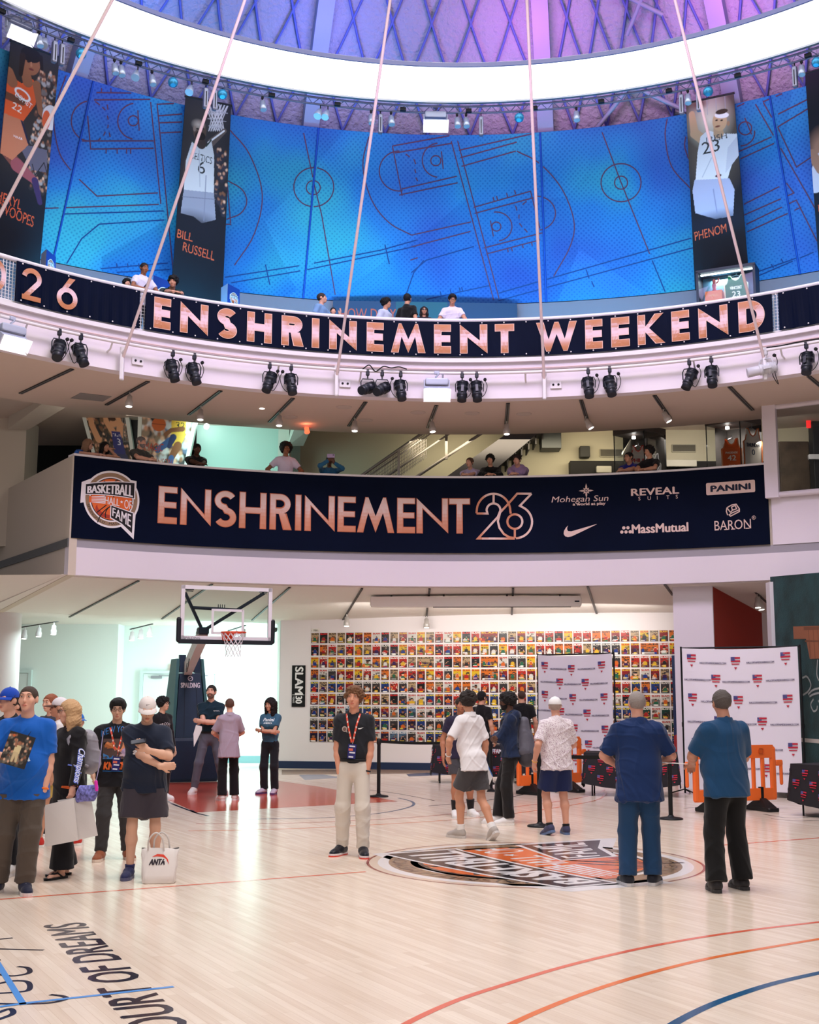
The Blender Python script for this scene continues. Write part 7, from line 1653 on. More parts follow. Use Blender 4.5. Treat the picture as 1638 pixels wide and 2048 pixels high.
wallbox('wood_panel', 'wide wooden exhibit panel behind the right gallery window', 'panel', 1556, 880, 1615, 1020, 27.6, mat('exhibit_wood', S(96, 78, 62), .6, vary=.5, vscale=2), .1)
wallbox('wood_panel', 'dark exhibit cabinet at the right end of the gallery window', 'cabinet', 1618, 820, 1665, 1020, 27.2, mat('exhibit_dark', S(40, 38, 40), .5), .3)
wallbox('show_case', 'pale lit exhibit ledge inside the dark cabinet behind the window', 'shelf', 1616, 905, 1650, 915, 26.95, M_WHTMET, .1)
wallbox('motor_box', 'black motor housing between the two slanted posters', 'housing', 256, 838, 283, 925, 27.2, M_BLKMET, .2)
o = MB().lathe([(.02, 0), (.05, .02), (.05, .10), (.06, .14), (.03, .15)], (0, 0, 0), (.2, -.6, -1), 12).build('exit_lamp', mat('red_lamp', S(240, 80, 60), .4, emit=S(250, 80, 50), estr=3)); o.location = PzU(612, 856); tag(o, 'small red warning lamp below the upper soffit beside the pale pier', 'lamp')
light('warning_glow', 'POINT', Pd(612, 857, 25.45), (0, 0, 0), 2.0, (1, .25, .12), .04)
o = MB().lathe([(.02, 0), (.06, .03), (.06, .09), (.04, .1)], (0, 0, 0), (0, -.8, -.5), 14).build('gallery_lamp', mat('gallery_lamp', (1, 1, 1), .3, emit=(.85, 1, .98), estr=25)); o.location = Pd(413, 853, 27.3); tag(o, 'bright little lamp high on the pale gallery wall beside the yellow-jersey poster', 'lamp')
o = MB().lathe([(.05, 0), (.05, .06), (.035, .10), (.01, .115)], (0, 0, 0), (0, 0, -1), 16).build('dome_camera', M_DGREY); o.location = c_hit(552, 1256); tag(o, 'small dark dome camera at the corner left of the cover wall', 'camera')
o = MB().rbox((0, 0, 0), (.30, .14, .10), .03).cyl((-.1, 0, .02), (.05, -.05, .14), .02, n=8).build('ceiling_projector', M_GREYMET); o.location = c_hit(937, 1246) + Vector((0, 0, -.04)); tag(o, 'small grey projector under the ceiling above the covers', 'projector')
# --- figures: blended distance fields turned into one smooth skin
NV = lambda *a: np.array(a, float)
class Sdf:
 def __init__(s): s.P = []
 def cone(s, a, b, ra, rb, k=.02, flat=None, ca=False, cb=False, sub=False):
  a, b = np.array(a, float), np.array(b, float); m = max(ra, rb) * (flat[1] if flat else 1) + k + .02
  s.P.append(('c', a, b, ra, rb, k, flat, ca, cb, sub, np.minimum(a, b) - m, np.maximum(a, b) + m)); return s
 def ell(s, c, r, R=None, k=.02, sub=False):
  c, r = np.array(c, float), np.array(r, float); m = r.max() + k + .02
  s.P.append(('e', c, r, R, k, sub, c - m, c + m)); return s
 def mesh(s, vox, fold=0.0, ff=14.0, seed=0, zmin=None):
  lo = np.min([p[-2] for p in s.P if not p[-3] is True], 0); hi = np.max([p[-1] for p in s.P], 0)
  n = np.ceil((hi - lo) / vox).astype(int) + 1
  D = np.full(n, .3, np.float32); ax = [lo[i] + vox * np.arange(n[i]) for i in range(3)]
  for p in s.P:
   i0 = np.maximum(0, np.floor((p[-2] - lo) / vox).astype(int)); i1 = np.minimum(n, np.ceil((p[-1] - lo) / vox).astype(int) + 1)
   if np.any(i1 <= i0): continue
   sl = tuple(slice(i0[i], i1[i]) for i in range(3))
   q = np.stack(np.meshgrid(*[ax[i][sl[i]] for i in range(3)], indexing='ij'), -1)
   if p[0] == 'c':
    _, a, b, ra, rb, k, flat, ca, cb, sub = p[:10]
    ab = b - a; L2 = ab @ ab + 1e-12; pa = q - a; t = np.clip(pa @ ab / L2, 0, 1); rel = pa - t[..., None] * ab
    if flat is not None:
     w, sc = np.array(flat[0], float), flat[1]; cc = rel @ w; rel = rel - w * (cc * (1 - 1 / sc))[..., None]
    d = np.sqrt((rel ** 2).sum(-1)) - (ra + (rb - ra) * t); L = math.sqrt(L2)
    if cb: d = np.maximum(d, (pa @ ab) / L - L)
    if ca: d = np.maximum(d, -(pa @ ab) / L)
   else:
    _, c, r, R, k, sub = p[:6]; x = q - c
    if R is not None: x = x @ R
    k0 = np.sqrt(((x / r) ** 2).sum(-1)); k1 = np.sqrt(((x / (r * r)) ** 2).sum(-1)) + 1e-9; d = k0 * (k0 - 1) / k1
   A = D[sl]
   if sub:
    d = -d; h = np.clip(k - np.abs(A - d), 0, None) / k; D[sl] = np.maximum(A, d) + h * h * k / 4
   else:
    h = np.clip(k - np.abs(A - d), 0, None) / k; D[sl] = np.minimum(A, d) - h * h * k / 4
  if zmin is not None:
   D = np.maximum(D, (zmin - ax[2])[None, None, :])
  v, f = surface_nets(D, lo, vox)
  if fold > 0 and len(v):
   rg = np.random.RandomState(seed + 5); w = 0
   for q in range(6):
    dr = rg.normal(size=3) * NV(1.0, 1.0, .8); dr /= np.linalg.norm(dr); fr = ff * rg.uniform(.6, 2.0)
    wv = np.sin(v @ rg.normal(size=3) * 7 + rg.uniform(0, 6)) * 1.1; msk = np.clip(np.sin(v @ rg.normal(size=3) * 5 + rg.uniform(0, 6)) * 1.3 + .3, 0, 1)
    w = w + np.maximum(-.12, 1 - 2.2 * np.abs(np.sin(v @ dr * fr + wv + rg.uniform(0, 6)))) * msk
   nn = vnormals(v, f); v = v + nn * (w * fold / 1.6)[:, None]
  return v, f
def vnormals(v, f):
 a = np.cross(v[f[:, 2]] - v[f[:, 0]], v[f[:, 3]] - v[f[:, 1]]); n = np.zeros_like(v)
 for k in range(4): np.add.at(n, f[:, k], a)
 return n / (np.linalg.norm(n, axis=1, keepdims=True) + 1e-12)
def surface_nets(D, lo, vox):
 I = D < 0; nx, ny, nz = D.shape
 c = [I[x:nx - 1 + x, y:ny - 1 + y, z:nz - 1 + z] for x in (0, 1) for y in (0, 1) for z in (0, 1)]
 s = sum(a.astype(np.int8) for a in c); act = (s > 0) & (s < 8); idx = np.argwhere(act)
 vals = np.stack([D[idx[:, 0] + x, idx[:, 1] + y, idx[:, 2] + z] for x in (0, 1) for y in (0, 1) for z in (0, 1)], 1)
 C8 = np.array([(x, y, z) for x in (0, 1) for y in (0, 1) for z in (0, 1)], float)
 E_ = [(0, 1), (2, 3), (4, 5), (6, 7), (0, 2), (1, 3), (4, 6), (5, 7), (0, 4), (1, 5), (2, 6), (3, 7)]
 acc = np.zeros((len(idx), 3)); cnt = np.zeros(len(idx))
 for a, b in E_:
  va, vb = vals[:, a], vals[:, b]; m = (va < 0) != (vb < 0); t = np.where(m, va / (va - vb + 1e-20), 0)
  acc += np.where(m[:, None], C8[a] + t[:, None] * (C8[b] - C8[a]), 0); cnt += m
 v = lo + vox * (idx + acc / np.maximum(cnt, 1)[:, None])
 M = np.full(act.shape, -1, np.int64); M[tuple(idx.T)] = np.arange(len(idx)); F = []
 for ax in range(3):
  o = [0, 1, 2]; o.remove(ax); u, w = o
  sa = [slice(None)] * 3; sb = [slice(None)] * 3; sa[ax] = slice(0, -1); sb[ax] = slice(1, None)
  A, B = I[tuple(sa)], I[tuple(sb)]; e = np.argwhere(A != B)
  e = e[(e[:, u] > 0) & (e[:, w] > 0) & (e[:, u] < D.shape[u] - 1) & (e[:, w] < D.shape[w] - 1)]
  if not len(e): continue
  fl = A[tuple(e.T)]; q = []
  for du, dw in ((-1, -1), (0, -1), (0, 0), (-1, 0)):
   g = e.copy(); g[:, u] += du; g[:, w] += dw; q.append(M[tuple(g.T)])
  q = np.stack(q, 1)
  if ax == 1: fl = ~fl
  q[~fl] = q[~fl][:, ::-1]; F.append(q)
 F = np.concatenate(F); F = F[(F >= 0).all(1)]
 return v, F
def np_obj(name, v, f, m, parent=None):
 me = bpy.data.meshes.new(name); nv, nf = len(v), len(f)
 me.vertices.add(nv); me.vertices.foreach_set('co', np.asarray(v, np.float32).ravel())
 me.loops.add(nf * 4); me.loops.foreach_set('vertex_index', np.asarray(f, np.int32).ravel())
 me.polygons.add(nf); me.polygons.foreach_set('loop_start', np.arange(0, nf * 4, 4, dtype=np.int32)); me.polygons.foreach_set('loop_total', np.full(nf, 4, np.int32))
 me.update(); me.validate(); me.polygons.foreach_set('use_smooth', np.ones(len(me.polygons), bool)); me.materials.append(m)
 o = bpy.data.objects.new(name, me); COL.objects.link(o)
 if parent: o.parent = parent
 return o
def ball(mb, c, r, R=None, n=12, col=None):
 R = R if R is not None else np.eye(3); vs = []; m = n // 2
 for j in range(m + 1):
  th = PI * j / m
  for i in range(n): vs.append(tuple(np.array(c) + R @ (np.array(r) * NV(math.sin(th) * math.cos(2 * PI * i / n), math.sin(th) * math.sin(2 * PI * i / n), math.cos(th)))))
 return mb.add(vs, [(j * n + i, j * n + (i + 1) % n, (j + 1) * n + (i + 1) % n, (j + 1) * n + i) for j in range(m) for i in range(n)], col, True)
def rotx(a): c, s = math.cos(a), math.sin(a); return np.array([[1, 0, 0], [0, c, -s], [0, s, c]])
def rotz(a): c, s = math.cos(a), math.sin(a); return np.array([[c, -s, 0], [s, c, 0], [0, 0, 1]])
def unit(v): return v / (np.linalg.norm(v) + 1e-12)
def two_bone(a, t, l1, l2, hint):
 d = t - a; L = np.linalg.norm(d); Lm = (l1 + l2) * .995
 if L > Lm: t = a + d * (Lm / L); d = t - a; L = Lm
 if L < abs(l1 - l2) + .02: L = abs(l1 - l2) + .02
 x = unit(d); h = np.array(hint, float); h = unit(h - x * (h @ x)); ca = (l1 * l1 + L * L - l2 * l2) / (2 * l1 * L); ca = max(-1, min(1, ca))
 return a + x * (l1 * ca) + h * (l1 * math.sqrt(1 - ca * ca)), t
def hand(S, w, d, n, side, curl=.5, sc=1.0, k=.010):
 d = unit(np.array(d, float)); n = np.array(n, float); n = unit(n - d * (n @ d)); t = np.cross(d, n) * side
 S.cone(w - d * .02, w + d * .03 * sc, .024 * sc, .020 * sc, .02, (t, 1.25))
 S.cone(w + d * .03 * sc, w + d * .085 * sc, .0155 * sc, .0150 * sc, .02, (t, 2.5))
 for off, ln, r in ((.030, .070, .0088), (.010, .080, .0092), (-.010, .074, .0088), (-.029, .058, .0078)):
  p = w + d * (.092 - abs(off) * .15) * sc + t * off * sc; dd = d; a = curl * 28
  for q, f in enumerate((.45, .32, .23)):
   c, s_ = math.cos(math.radians(a)), math.sin(math.radians(a)); e = unit(dd * c + n * s_); nn = unit(n * c - dd * s_); p2 = p + e * ln * f * sc
   S.cone(p, p2, r * sc * (1 - .08 * q), r * sc * (.94 - .08 * q), k); p = p2; dd = e; n_ = nn
   n = nn; a = curl * 48
  n = unit(np.cross(t, d) * side * 1.0) if False else unit(np.cross(t * side, d) * 1.0) * 1.0
  n = np.array(n) * (1 if (n @ n_) > -2 else 1)
 b = w + d * .028 * sc + t * .026 * sc
 e = unit(d * .62 + t * .62 + n * .35); p2 = b + e * .042 * sc; S.cone(b, p2, .0125 * sc, .0105 * sc, .014); e2 = unit(d * .85 + t * .25 + n * .4 * curl); S.cone(p2, p2 + e2 * .034 * sc, .0105 * sc, .0088 * sc, .01)
SKIN = {}
def skin_mat(c):
 key = 'skin_%d_%d_%d' % tuple(int(x * 999) for x in c)
 return mat(key, c, .52, bump=.04, bscale=180, spec=.35)
def cloth_mat(c, rough=.85, tag_=''):
 key = 'cloth_%d_%d_%d%s' % (*[int(x * 999) for x in c], tag_)
 return mat(key, c, rough, bump=.12, bscale=260, spec=.2, sheen=.15)
FAIR, TANNED, BROWN, DARK, ASIAN = S(224, 170, 146), S(206, 152, 124), S(150, 98, 70), S(88, 56, 42), S(220, 172, 146)
def person(label, loc, face=0, H=1.75, g=1.0, sh=.185, lean=0, look=(0, 0), L=None, R=None, feet=None, skin=FAIR, hair=('short', S(60, 44, 34)), top=None, bottom=None, shoes=None,
   glasses=None, cap=None, beard=None, vox=.007, fem=False, group=None, belly=0.0, eyes=True, hips=0.0, roll=0, name='person', watch=None):
 sh = sh * .95; s = H / 1.738; Rl = rotx(math.radians(lean)); hip = NV(0, .0, .93)
 U = lambda p: hip + Rl @ (np.array(p, float) - hip)
 XV = NV(1, 0, 0)
 loc = Vector(loc); fa = math.radians(face)
 def W2L(P): q = Matrix.Rotation(-fa, 3, 'Z') @ (Vector(P) - loc); return np.array(q) / s
 def tgt(v):
  if v[0] == 'px': return W2L(Pd(v[1], v[2], loc.y + v[3]))
  return np.array(v, float)
 body, shirt, pants = Sdf(), Sdf(), Sdf(); top = top or {}; bottom = bottom or {}; shoes = shoes or {}
 # --- legs
 feet = feet or {}
 fL = feet.get('L', (.11, 0, 0, 8, 0)); fR = feet.get('R', (-.11, 0, 0, -8, 0)); hip = hip + 0
 hipdrop = feet.get('drop', 0.0); hc = NV(feet.get('hx', 0), feet.get('hy', 0), 0)
 legs = []
 for sg, f in ((1, fL), (-1, fR)):
  fx, fy, fz, yw, pt = f; Rf = rotz(math.radians(yw)) @ rotx(math.radians(-pt)); F0 = NV(fx, fy, fz)
  hj = NV(sg * .09, 0, .905 - hipdrop) + hc; ank = F0 + Rf @ NV(0, .02, .085)
  knee, ank = two_bone(hj, ank, .415, .41, f[5] if len(f) > 5 else (sg * .12, -1, 0)); legs.append((sg, hj, knee, ank, F0, Rf, pt))
 sk = body
 bl = bottom.get('len', 1.0); bk = bottom.get('fit', 1.0); fl_ = bottom.get('flare', 0.0)
 for sg, hj, knee, ank, F0, Rf, pt in legs:
  lk = .86 if (bottom and bottom.get('len', 1.0) > .85) else 1.0; sk.cone(hj, knee, .066 * g * lk, .050 * lk, .03); cm = knee + (ank - knee) * .3 + NV(0, .018, 0)
  sk.cone(knee, cm, .048 * lk, .054 * lk * (1 + (g - 1) * .5), .03); sk.cone(cm, ank, .052 * lk, .034, .03); sk.cone(ank, F0 + Rf @ NV(0, -.02, .05), .034, .03, .02)
  sk.cone(F0 + Rf @ NV(0, .03, .035), F0 + Rf @ NV(0, -.12, .028), .026, .022, .02, (Rf @ XV, 1.35))
  for q in range(5): sk.cone(F0 + Rf @ NV(sg * (.022 - .013 * q), -.125, .024), F0 + Rf @ NV(sg * (.026 - .015 * q), -.165 + .010 * q, .016), .011 - .001 * q, .009 - .0008 * q, .012)
  if bottom:
   if bl > .85:
    sx = .075 * bk
    pants.cone(hj + NV(-sg * .006, .008, .0), knee, .088 * g * bk, .072 * bk, .04); e = ank + (knee - ank) * (.02 if bl >= 1 else 1 - bl); pants.cone(knee, e, .074 * bk, (.060 + fl_) * bk, .03, cb=True)
   elif bl >= .4:      # shorts to about the knee
    t = (bl - .0); kn = hj + (knee - hj) * min(1.0, bl * 1.25); pants.cone(hj + NV(-sg * .006, .008, .0), kn, .092 * g * bk, (.088 + fl_) * bk, .05, cb=True)
    if bl > .8: pass
 gx = g
 if bottom:
  un = .86 if (top and not top.get('tuck') and top.get('hem', .86) < .95) else 1.0
  pants.cone(hc + NV(0, .005, .885 - hipdrop), hc + NV(0, .0, .99 - hipdrop), .100 * gx * un, .094 * gx * un, .05, (XV, 1.36 + hips))
  for sg in (1, -1): pants.ell(hc + NV(sg * .065, .045 - (1 - un) * .2, .89 - hipdrop - (1 - un) * .25), (.085 * g * un, .078 * g * un, .10 * un), None, .05)
 # --- torso
 body.cone(hc + NV(0, 0, .92 - hipdrop), U((0, 0, 1.08)), .076 * g, .074 * g, .05, (XV, 1.4)); body.cone(U((0, 0, 1.08)), U((0, 0, 1.34)), .074 * g, .082 * g, .05, (XV, 1.45))
 body.cone(U((-sh + .04, .005, 1.395)), U((sh - .04, .005, 1.395)), .045, .045, .05); body.cone(U((0, .015, 1.36)), U((0, .016, 1.485)), .058, .047, .05)
 nk0, nk1 = U((0, .015, 1.44)), U((0, -.002, 1.55)); body.cone(nk0, nk1, .054 * (1 + (g - 1) * .4) * (.9 if fem else 1), .050 * (1 + (g - 1) * .3) * (.9 if fem else 1), .03)
 # --- head
 Rh = Rl @ rotx(math.radians(-lean * .75)) @ rotz(math.radians(look[0])) @ rotx(math.radians(-look[1])) @ np.array([[math.cos(math.radians(roll)), 0, math.sin(math.radians(roll))], [0, 1, 0], [-math.sin(math.radians(roll)), 0, math.cos(math.radians(roll))]])
 hcn = U((0, -.012, 1.552)) + Rh @ NV(0, -.006, .085)
 h = lambda x, y, z: hcn + Rh @ NV(x, y, z)
 jw = .92 if fem else 1.0
 body.ell(h(0, .012, .018), (.0735, .092, .083), Rh, .02); body.ell(h(0, -.030, -.042), (.056 * jw, .060, .066), Rh, .035)
 body.ell(h(0, -.066, -.094), (.024 * jw, .021, .018), Rh, .03); body.cone(h(0, -.088, .004), h(0, -.106, -.032), .0065, .0098, .014); body.ell(h(0, -.099, -.036), (.0145, .010, .0075), Rh, .01)
 body.cone(h(-.034, -.078, .026), h(.034, -.078, .026), .013, .013, .02)
 for sg in (1, -1):
  body.ell(h(sg * .031, -.094, .008), (.017, .013, .011), Rh, .012, sub=True); body.ell(h(sg * .074, .014, -.008), (.010, .021, .032), Rh, .010); body.ell(h(sg * .044, -.062, -.028), (.020, .02, .022), Rh, .025)
 body.ell(h(0, -.092, -.068), (.022, .010, .0075), Rh, .008)
 # --- arms
 arms = {}
 for sg, key, spec in ((1, 'L', L), (-1, 'R', R)):
  spec = spec or {}; sj = U((sg * (sh - .012), .01, 1.392)); tg = tgt(spec.get('w', (sg * .27, -.02, .88)))
  hint = spec.get('hint', (sg * .6, .8, -.2)); el_, wr = two_bone(sj, tg, .285, .255, hint); arms[key] = (sj, el_, wr)
  mg = 1 + (g - 1) * .55; fm = .86 if fem else 1.0
  body.cone(sj, el_, .050 * mg * fm, .040 * mg * fm, .03); fmid = el_ + (wr - el_) * .3; body.cone(el_, fmid, .039 * mg * fm, .041 * mg * fm, .02); body.cone(fmid, wr, .040 * mg * fm, .026 * fm, .02)
  d = spec.get('d'); d = unit(wr - el_) if d is None else unit(np.array(d, float)); n = spec.get('n', (-sg * .8, -.1, -.2) if abs(d[2]) > .6 else (0, 0, -1))
  if not spec.get('hide'): hand(body, wr, d, n, sg, spec.get('curl', .45), .96 * fm if fem else 1.0)
  if top:
   sl = top.get('sleeve', .62); k = 1 + (top.get('loose', 1.0) - 1) * .5
   if sl > 1.2:
    we = el_ + (wr - el_) * min(1, (sl - 1)); shirt.cone(sj, el_, .062 * mg * k, .054 * mg * k, .035); shirt.cone(el_, we, .054 * mg * k, .042 * k, .03, cb=True)
   elif sl > 0: shirt.cone(sj, sj + (el_ - sj) * sl, .0615 * mg * k, .063 * mg * k, .035, cb=True)
 if top:
  t = .013; hem = top.get('hem', .86); k = top.get('loose', 1.0); tk = top.get('tuck', False)
  hb = hc + NV(0, .004, hem - hipdrop) if lean < 20 else U((0, 0, hem + .04))
  shirt.cone(hb, U((0, 0, 1.08)), (.104 if not tk else .090) * g * k + t * .4, .100 * g * k + t * .4, .06, (XV, 1.40 + hips * .8), ca=True)
  if not tk and hem < .95: shirt.cone(hb + NV(0, .022, 0), hc + NV(0, .024, .99 - hipdrop), (.122 + .012 * (g - 1)) * (.5 + .5 * g) + t, .104 * g + t * .6, .05, (XV, 1.50 + hips * .6), ca=True)
  shirt.cone(U((0, 0, 1.08)), U((0, -.004, 1.34)), .100 * g * k + t * .4, .104 * g * k + t * .5, .06, (XV, 1.43)); [shirt.cone(U((sg * .04, .010, 1.425)), U((sg * (sh - .022), .008, 1.393)), .060, .057, .045) for sg in (1, -1)]
  shirt.cone(U((0, .022, 1.38)), U((0, .020, 1.468)), .076, .058, .05)
  if fem:
   for sg in (1, -1): shirt.ell(U((sg * .068, -.085, 1.26)), (.066, .05, .062), Rl, .05)
  if belly: shirt.ell(U((0, -.05 - belly * .2, 1.06)), (.15 * g, .10 + belly, .14), Rl, .08)
  shirt.ell(U((0, -.030, 1.505)), (.062, .060, .040), Rl, .012, sub=True)
  if top.get('hood'): shirt.cone(U((-.09, .085, 1.46)), U((.09, .085, 1.46)), .052, .052, .05); shirt.ell(U((0, .11, 1.40)), (.10, .05, .09), Rl, .05)
  if top.get('hoodup'): pass
 seed = int(abs(loc.x * 31 + loc.y * 17)) % 900
 sc = lambda v: v * s
 v, f = body.mesh(vox / s); root = np_obj(name, sc(v), f, skin_mat(skin)); root.location = loc; root.rotation_euler = (0, 0, fa); tag(root, label, 'person', group)
 info = dict(root=root, s=s, U=U, h=h, Rh=Rh, Rl=Rl, arms=arms, legs=legs, hc=hcn, fa=fa, loc=loc)
 if top:
  v, f = shirt.mesh(vox / s, top.get('fold', .008), 17, seed); so = np_obj(top.get('name', 'shirt'), sc(v), f, top.get('mat') or cloth_mat(top['c']), root); info['shirt'] = so; info['sv'] = (sc(v), f)
  if top.get('collar'):
   c = MB(); pts = []; col = top.get('cc', top['c'])
   for q in range(19):
    a = math.radians(-62 + 304 * q / 18 - 90 + 30 - 28); pts.append(a)
   vs = []
   for q in range(21):
    a = math.radians(-90 + 22 + (360 - 44) * q / 20); ci, si = math.cos(a), math.sin(a)
    for r_, z_ in ((.060, 1.452), (.066, 1.505), (.072, 1.500), (.083, 1.448)):
     fr = max(0, -si); vs.append(tuple(sc(U((ci * r_ * 1.05, .012 + si * r_ * 1.05, z_ - .030 * fr)))))
   c.add(vs, [(q * 4 + e, q * 4 + e + 1, q * 4 + 5 + e, q * 4 + 4 + e) for q in range(20) for e in range(3)], None, True); c.build('collar', cloth_mat(col), so, fix=False)
  elif top.get('neckc'):
   c = MB(); c.tube([tuple(sc(U((.066 * math.cos(a), .0 + .062 * math.sin(a), 1.468 + .018 * math.sin(a) + .004)))) for a in np.linspace(0, 2 * PI, 24)[:-1]], .009 * s, 6, closed=True); c.build('neckband', cloth_mat(top['neckc']), so)
 if bottom:
  v, f = pants.mesh(vox / s, bottom.get('fold', .007), 11, seed + 7)
  if top and not top.get('tuck') and lean < 20: hz = hc[2] * 0 + top.get('hem', .86) - hipdrop + .025; f = f[(v[f][:, :, 2] < hz).any(1)]
  info['pants'] = np_obj(bottom.get('name', 'trousers'), sc(v), f, cloth_mat(bottom['c'], .85), root); info['pv'] = (sc(v), f)
  if bottom.get('belt'):
   MB().tube([tuple(sc(hc + NV(1.42 * .103 * g * math.cos(a), .106 * g * math.sin(a), .985 - hipdrop))) for a in np.linspace(0, 2 * PI, 30)[:-1]], .017 * s, 6, closed=True).build('belt', cloth_mat(bottom['belt'], .5), info['pants'])
 # --- shoes
 if shoes:
  for sg, hj, knee, ank, F0, Rf, pt in legs:
   S_ = Sdf(); FT = lambda x, y, z: F0 + Rf @ NV(x * sg, y, z)
   fx = Rf @ XV; kind = shoes.get('kind', 'sneaker')
   if kind == 'flip':
    so = MB().prism([(x * s, y * s) for x, y in foot_outline(1.0, sg)], lambda u, v_, t_: Vector(sc(F0) + Rf @ NV(u, v_, t_)), 0.002, .022 * s).build('sandal', cloth_mat(shoes['c'], .6), root)
    MB().tube([tuple(sc(FT(*q))) for q in ((.045, .0, .02), (.03, -.055, .062), (-.0, -.115, .045), (-.012, -.13, .022))], .008 * s, 6).tube([tuple(sc(FT(*q))) for q in ((-.045, .0, .02), (-.03, -.06, .058), (-.0, -.115, .045))], .008 * s, 6).build('strap', cloth_mat(shoes['c'], .6), so); continue
   S_.cone(FT(0, .045, .058), FT(0, -.03, .060), .044, .046, .02); S_.cone(FT(0, -.03, .062), FT(.006, -.135, .036), .043, .036, .03, (fx, 1.15)); S_.cone(FT(.004, -.12, .034), FT(.008, -.165, .030), .036, .030, .02, (fx, 1.25))
   if kind == 'slide': pass
   else: S_.cone(FT(0, .025, .06), ank + NV(0, 0, .012 if kind != 'high' else .04), .046, .045, .03, cb=True)
   S_.cone(FT(0, .06, -.035), FT(0, -.2, -.035), .05, .05, .001, (fx, 1.5), sub=True)
   v, f = S_.mesh(max(.0045, vox * .75) / s); sh_ = np_obj('shoe', sc(v), f, cloth_mat(shoes['c'], shoes.get('rough', .6)), root)
   MB().prism([(x * s, y * s) for x, y in foot_outline(1.06, sg)], lambda u, v_, t_: Vector(sc(F0) + Rf @ NV(u, v_, t_)), .001, .030 * s).build('sole', cloth_mat(shoes.get('sole', S(230, 230, 230)), .6), sh_)
   if shoes.get('out'): MB().prism([(x * s, y * s) for x, y in foot_outline(1.10, sg)], lambda u, v_, t_: Vector(sc(F0) + Rf @ NV(u, v_, t_)), .0005, .012 * s).build('outsole', cloth_mat(shoes['out'], .5), sh_)
   if shoes.get('lace'):
    l_ = MB()
    for q in range(4): y = -.05 - .022 * q; z = .104 - .012 * q; l_.tube([tuple(sc(FT(-.025, y, z - .008))), tuple(sc(FT(0, y - .004, z))), tuple(sc(FT(.025, y, z - .008)))], .005 * s, 5)
    l_.build('laces', cloth_mat(shoes['lace']), sh_)
   if shoes.get('sock'):
    hgt = shoes.get('sockh', .2); Q = Sdf(); e = ank + (knee - ank) * hgt; Q.cone(ank - NV(0, 0, .01), e, .043, .043 + hgt * .05, .02, cb=True); v, f = Q.mesh(vox / s); np_obj('sock', sc(v), f, cloth_mat(shoes['sock']), root)
 # --- hair, cap
 if hair: add_hair(info, hair, sc, s, vox, cap)
 if cap: add_cap(info, cap, sc, s, vox)
 if beard:
  B = Sdf(); B.ell(h(0, -.034, -.060), (.061 * jw, .062, .060), Rh, .02); B.ell(h(0, -.07, -.100), (.03, .024, .022), Rh, .02); B.ell(h(0, -.02, .03), (.1, .13, .075), Rh, .008, sub=True); B.ell(h(0, -.105, -.058), (.028, .03, .012), Rh, .006, sub=True); B.cone(h(-.026, -.097, -.053), h(.026, -.097, -.053), .008, .008, .006)
  v, f = B.mesh(.006 / s); np_obj('beard', sc(v), f, cloth_mat(beard, .9), root)
 if eyes:
  for sg in (1, -1):
   e = ball(MB(), sc(h(sg * .031, -.083, .008)), (.0125 * s, .0105 * s, .0052 * s), Rh, 10).build('eye', mat('eye_white', S(214, 206, 200), .3), root)
   ball(MB(), sc(h(sg * .031, -.0920, .0082)), (.0062 * s, .003 * s, .0050 * s), Rh, 10).build('iris', mat('eye_dark', S(44, 28, 22), .2), e)
   hc_ = hair[1] if hair else S(50, 40, 34)
   if not cap: MB().tube([tuple(sc(h(sg * x, y, z))) for x, y, z in ((.016, -.0935, .027), (.032, -.0915, .032), (.05, -.079, .027))], .0034 * s, 5).build('eyebrow', cloth_mat(tuple(c * .8 for c in hc_), .9), root)
  m_ = MB(); ball(m_, sc(h(0, -.099, -.0655)), (.021 * s, .006 * s, .0045 * s), Rh, 10); ball(m_, sc(h(0, -.0985, -.0735)), (.018 * s, .006 * s, .005 * s), Rh, 10); m_.build('lips', skin_mat(tuple(a * b for a, b in zip(skin, (.80, .50, .50)))), root)
 if glasses:
  gl = MB()
  for sg in (1, -1):
   gl.tube([tuple(sc(h(sg * .032 + .024 * math.cos(a), -.104, .004 + .018 * math.sin(a)))) for a in np.linspace(0, 2 * PI, 16)[:-1]], .0022 * s, 5, closed=True)
   gl.tube([tuple(sc(h(sg * .056, -.102, .008))), tuple(sc(h(sg * .080, -.05, .010))), tuple(sc(h(sg * .080, .01, .004)))], .002 * s, 5)
  gl.tube([tuple(sc(h(-.009, -.108, .008))), tuple(sc(h(.009, -.108, .008)))], .002 * s, 5); go = gl.build('glasses', mat('glasses_dark', S(40, 36, 36), .4), root)
  if glasses == 'dark':
   for sg in (1, -1): ball(MB(), sc(h(sg * .032, -.102, .004)), (.023 * s, .004 * s, .017 * s), Rh, 12).build('dark_lens', mat('glasses_lens', S(16, 16, 20), .15), go)
 if watch:
  for key, c in watch.items():
   sj, e, w = arms[key]; p = w - (w - e) * .06; d = unit(w - e); x, y, _ = frame_z(d); MB().tube([tuple(sc(p) + np.array(x) * .031 * s * math.cos(a) + np.array(y) * .031 * s * math.sin(a)) for a in np.linspace(0, 2 * PI, 16)[:-1]], .0085 * s, 6, closed=True).build('wristband', cloth_mat(c, .5), root)
 return info
def foot_outline(k, sg):
 P = [(0, .085), (.032, .075), (.042, .03), (.040, -.03), (.050, -.10), (.048, -.15), (.03, -.185), (.005, -.195), (-.025, -.18), (-.044, -.14), (-.046, -.09), (-.036, -.02), (-.040, .04), (-.03, .075)]
 return [(x * k * sg, y * k) for x, y in (P if sg > 0 else P[::-1])]
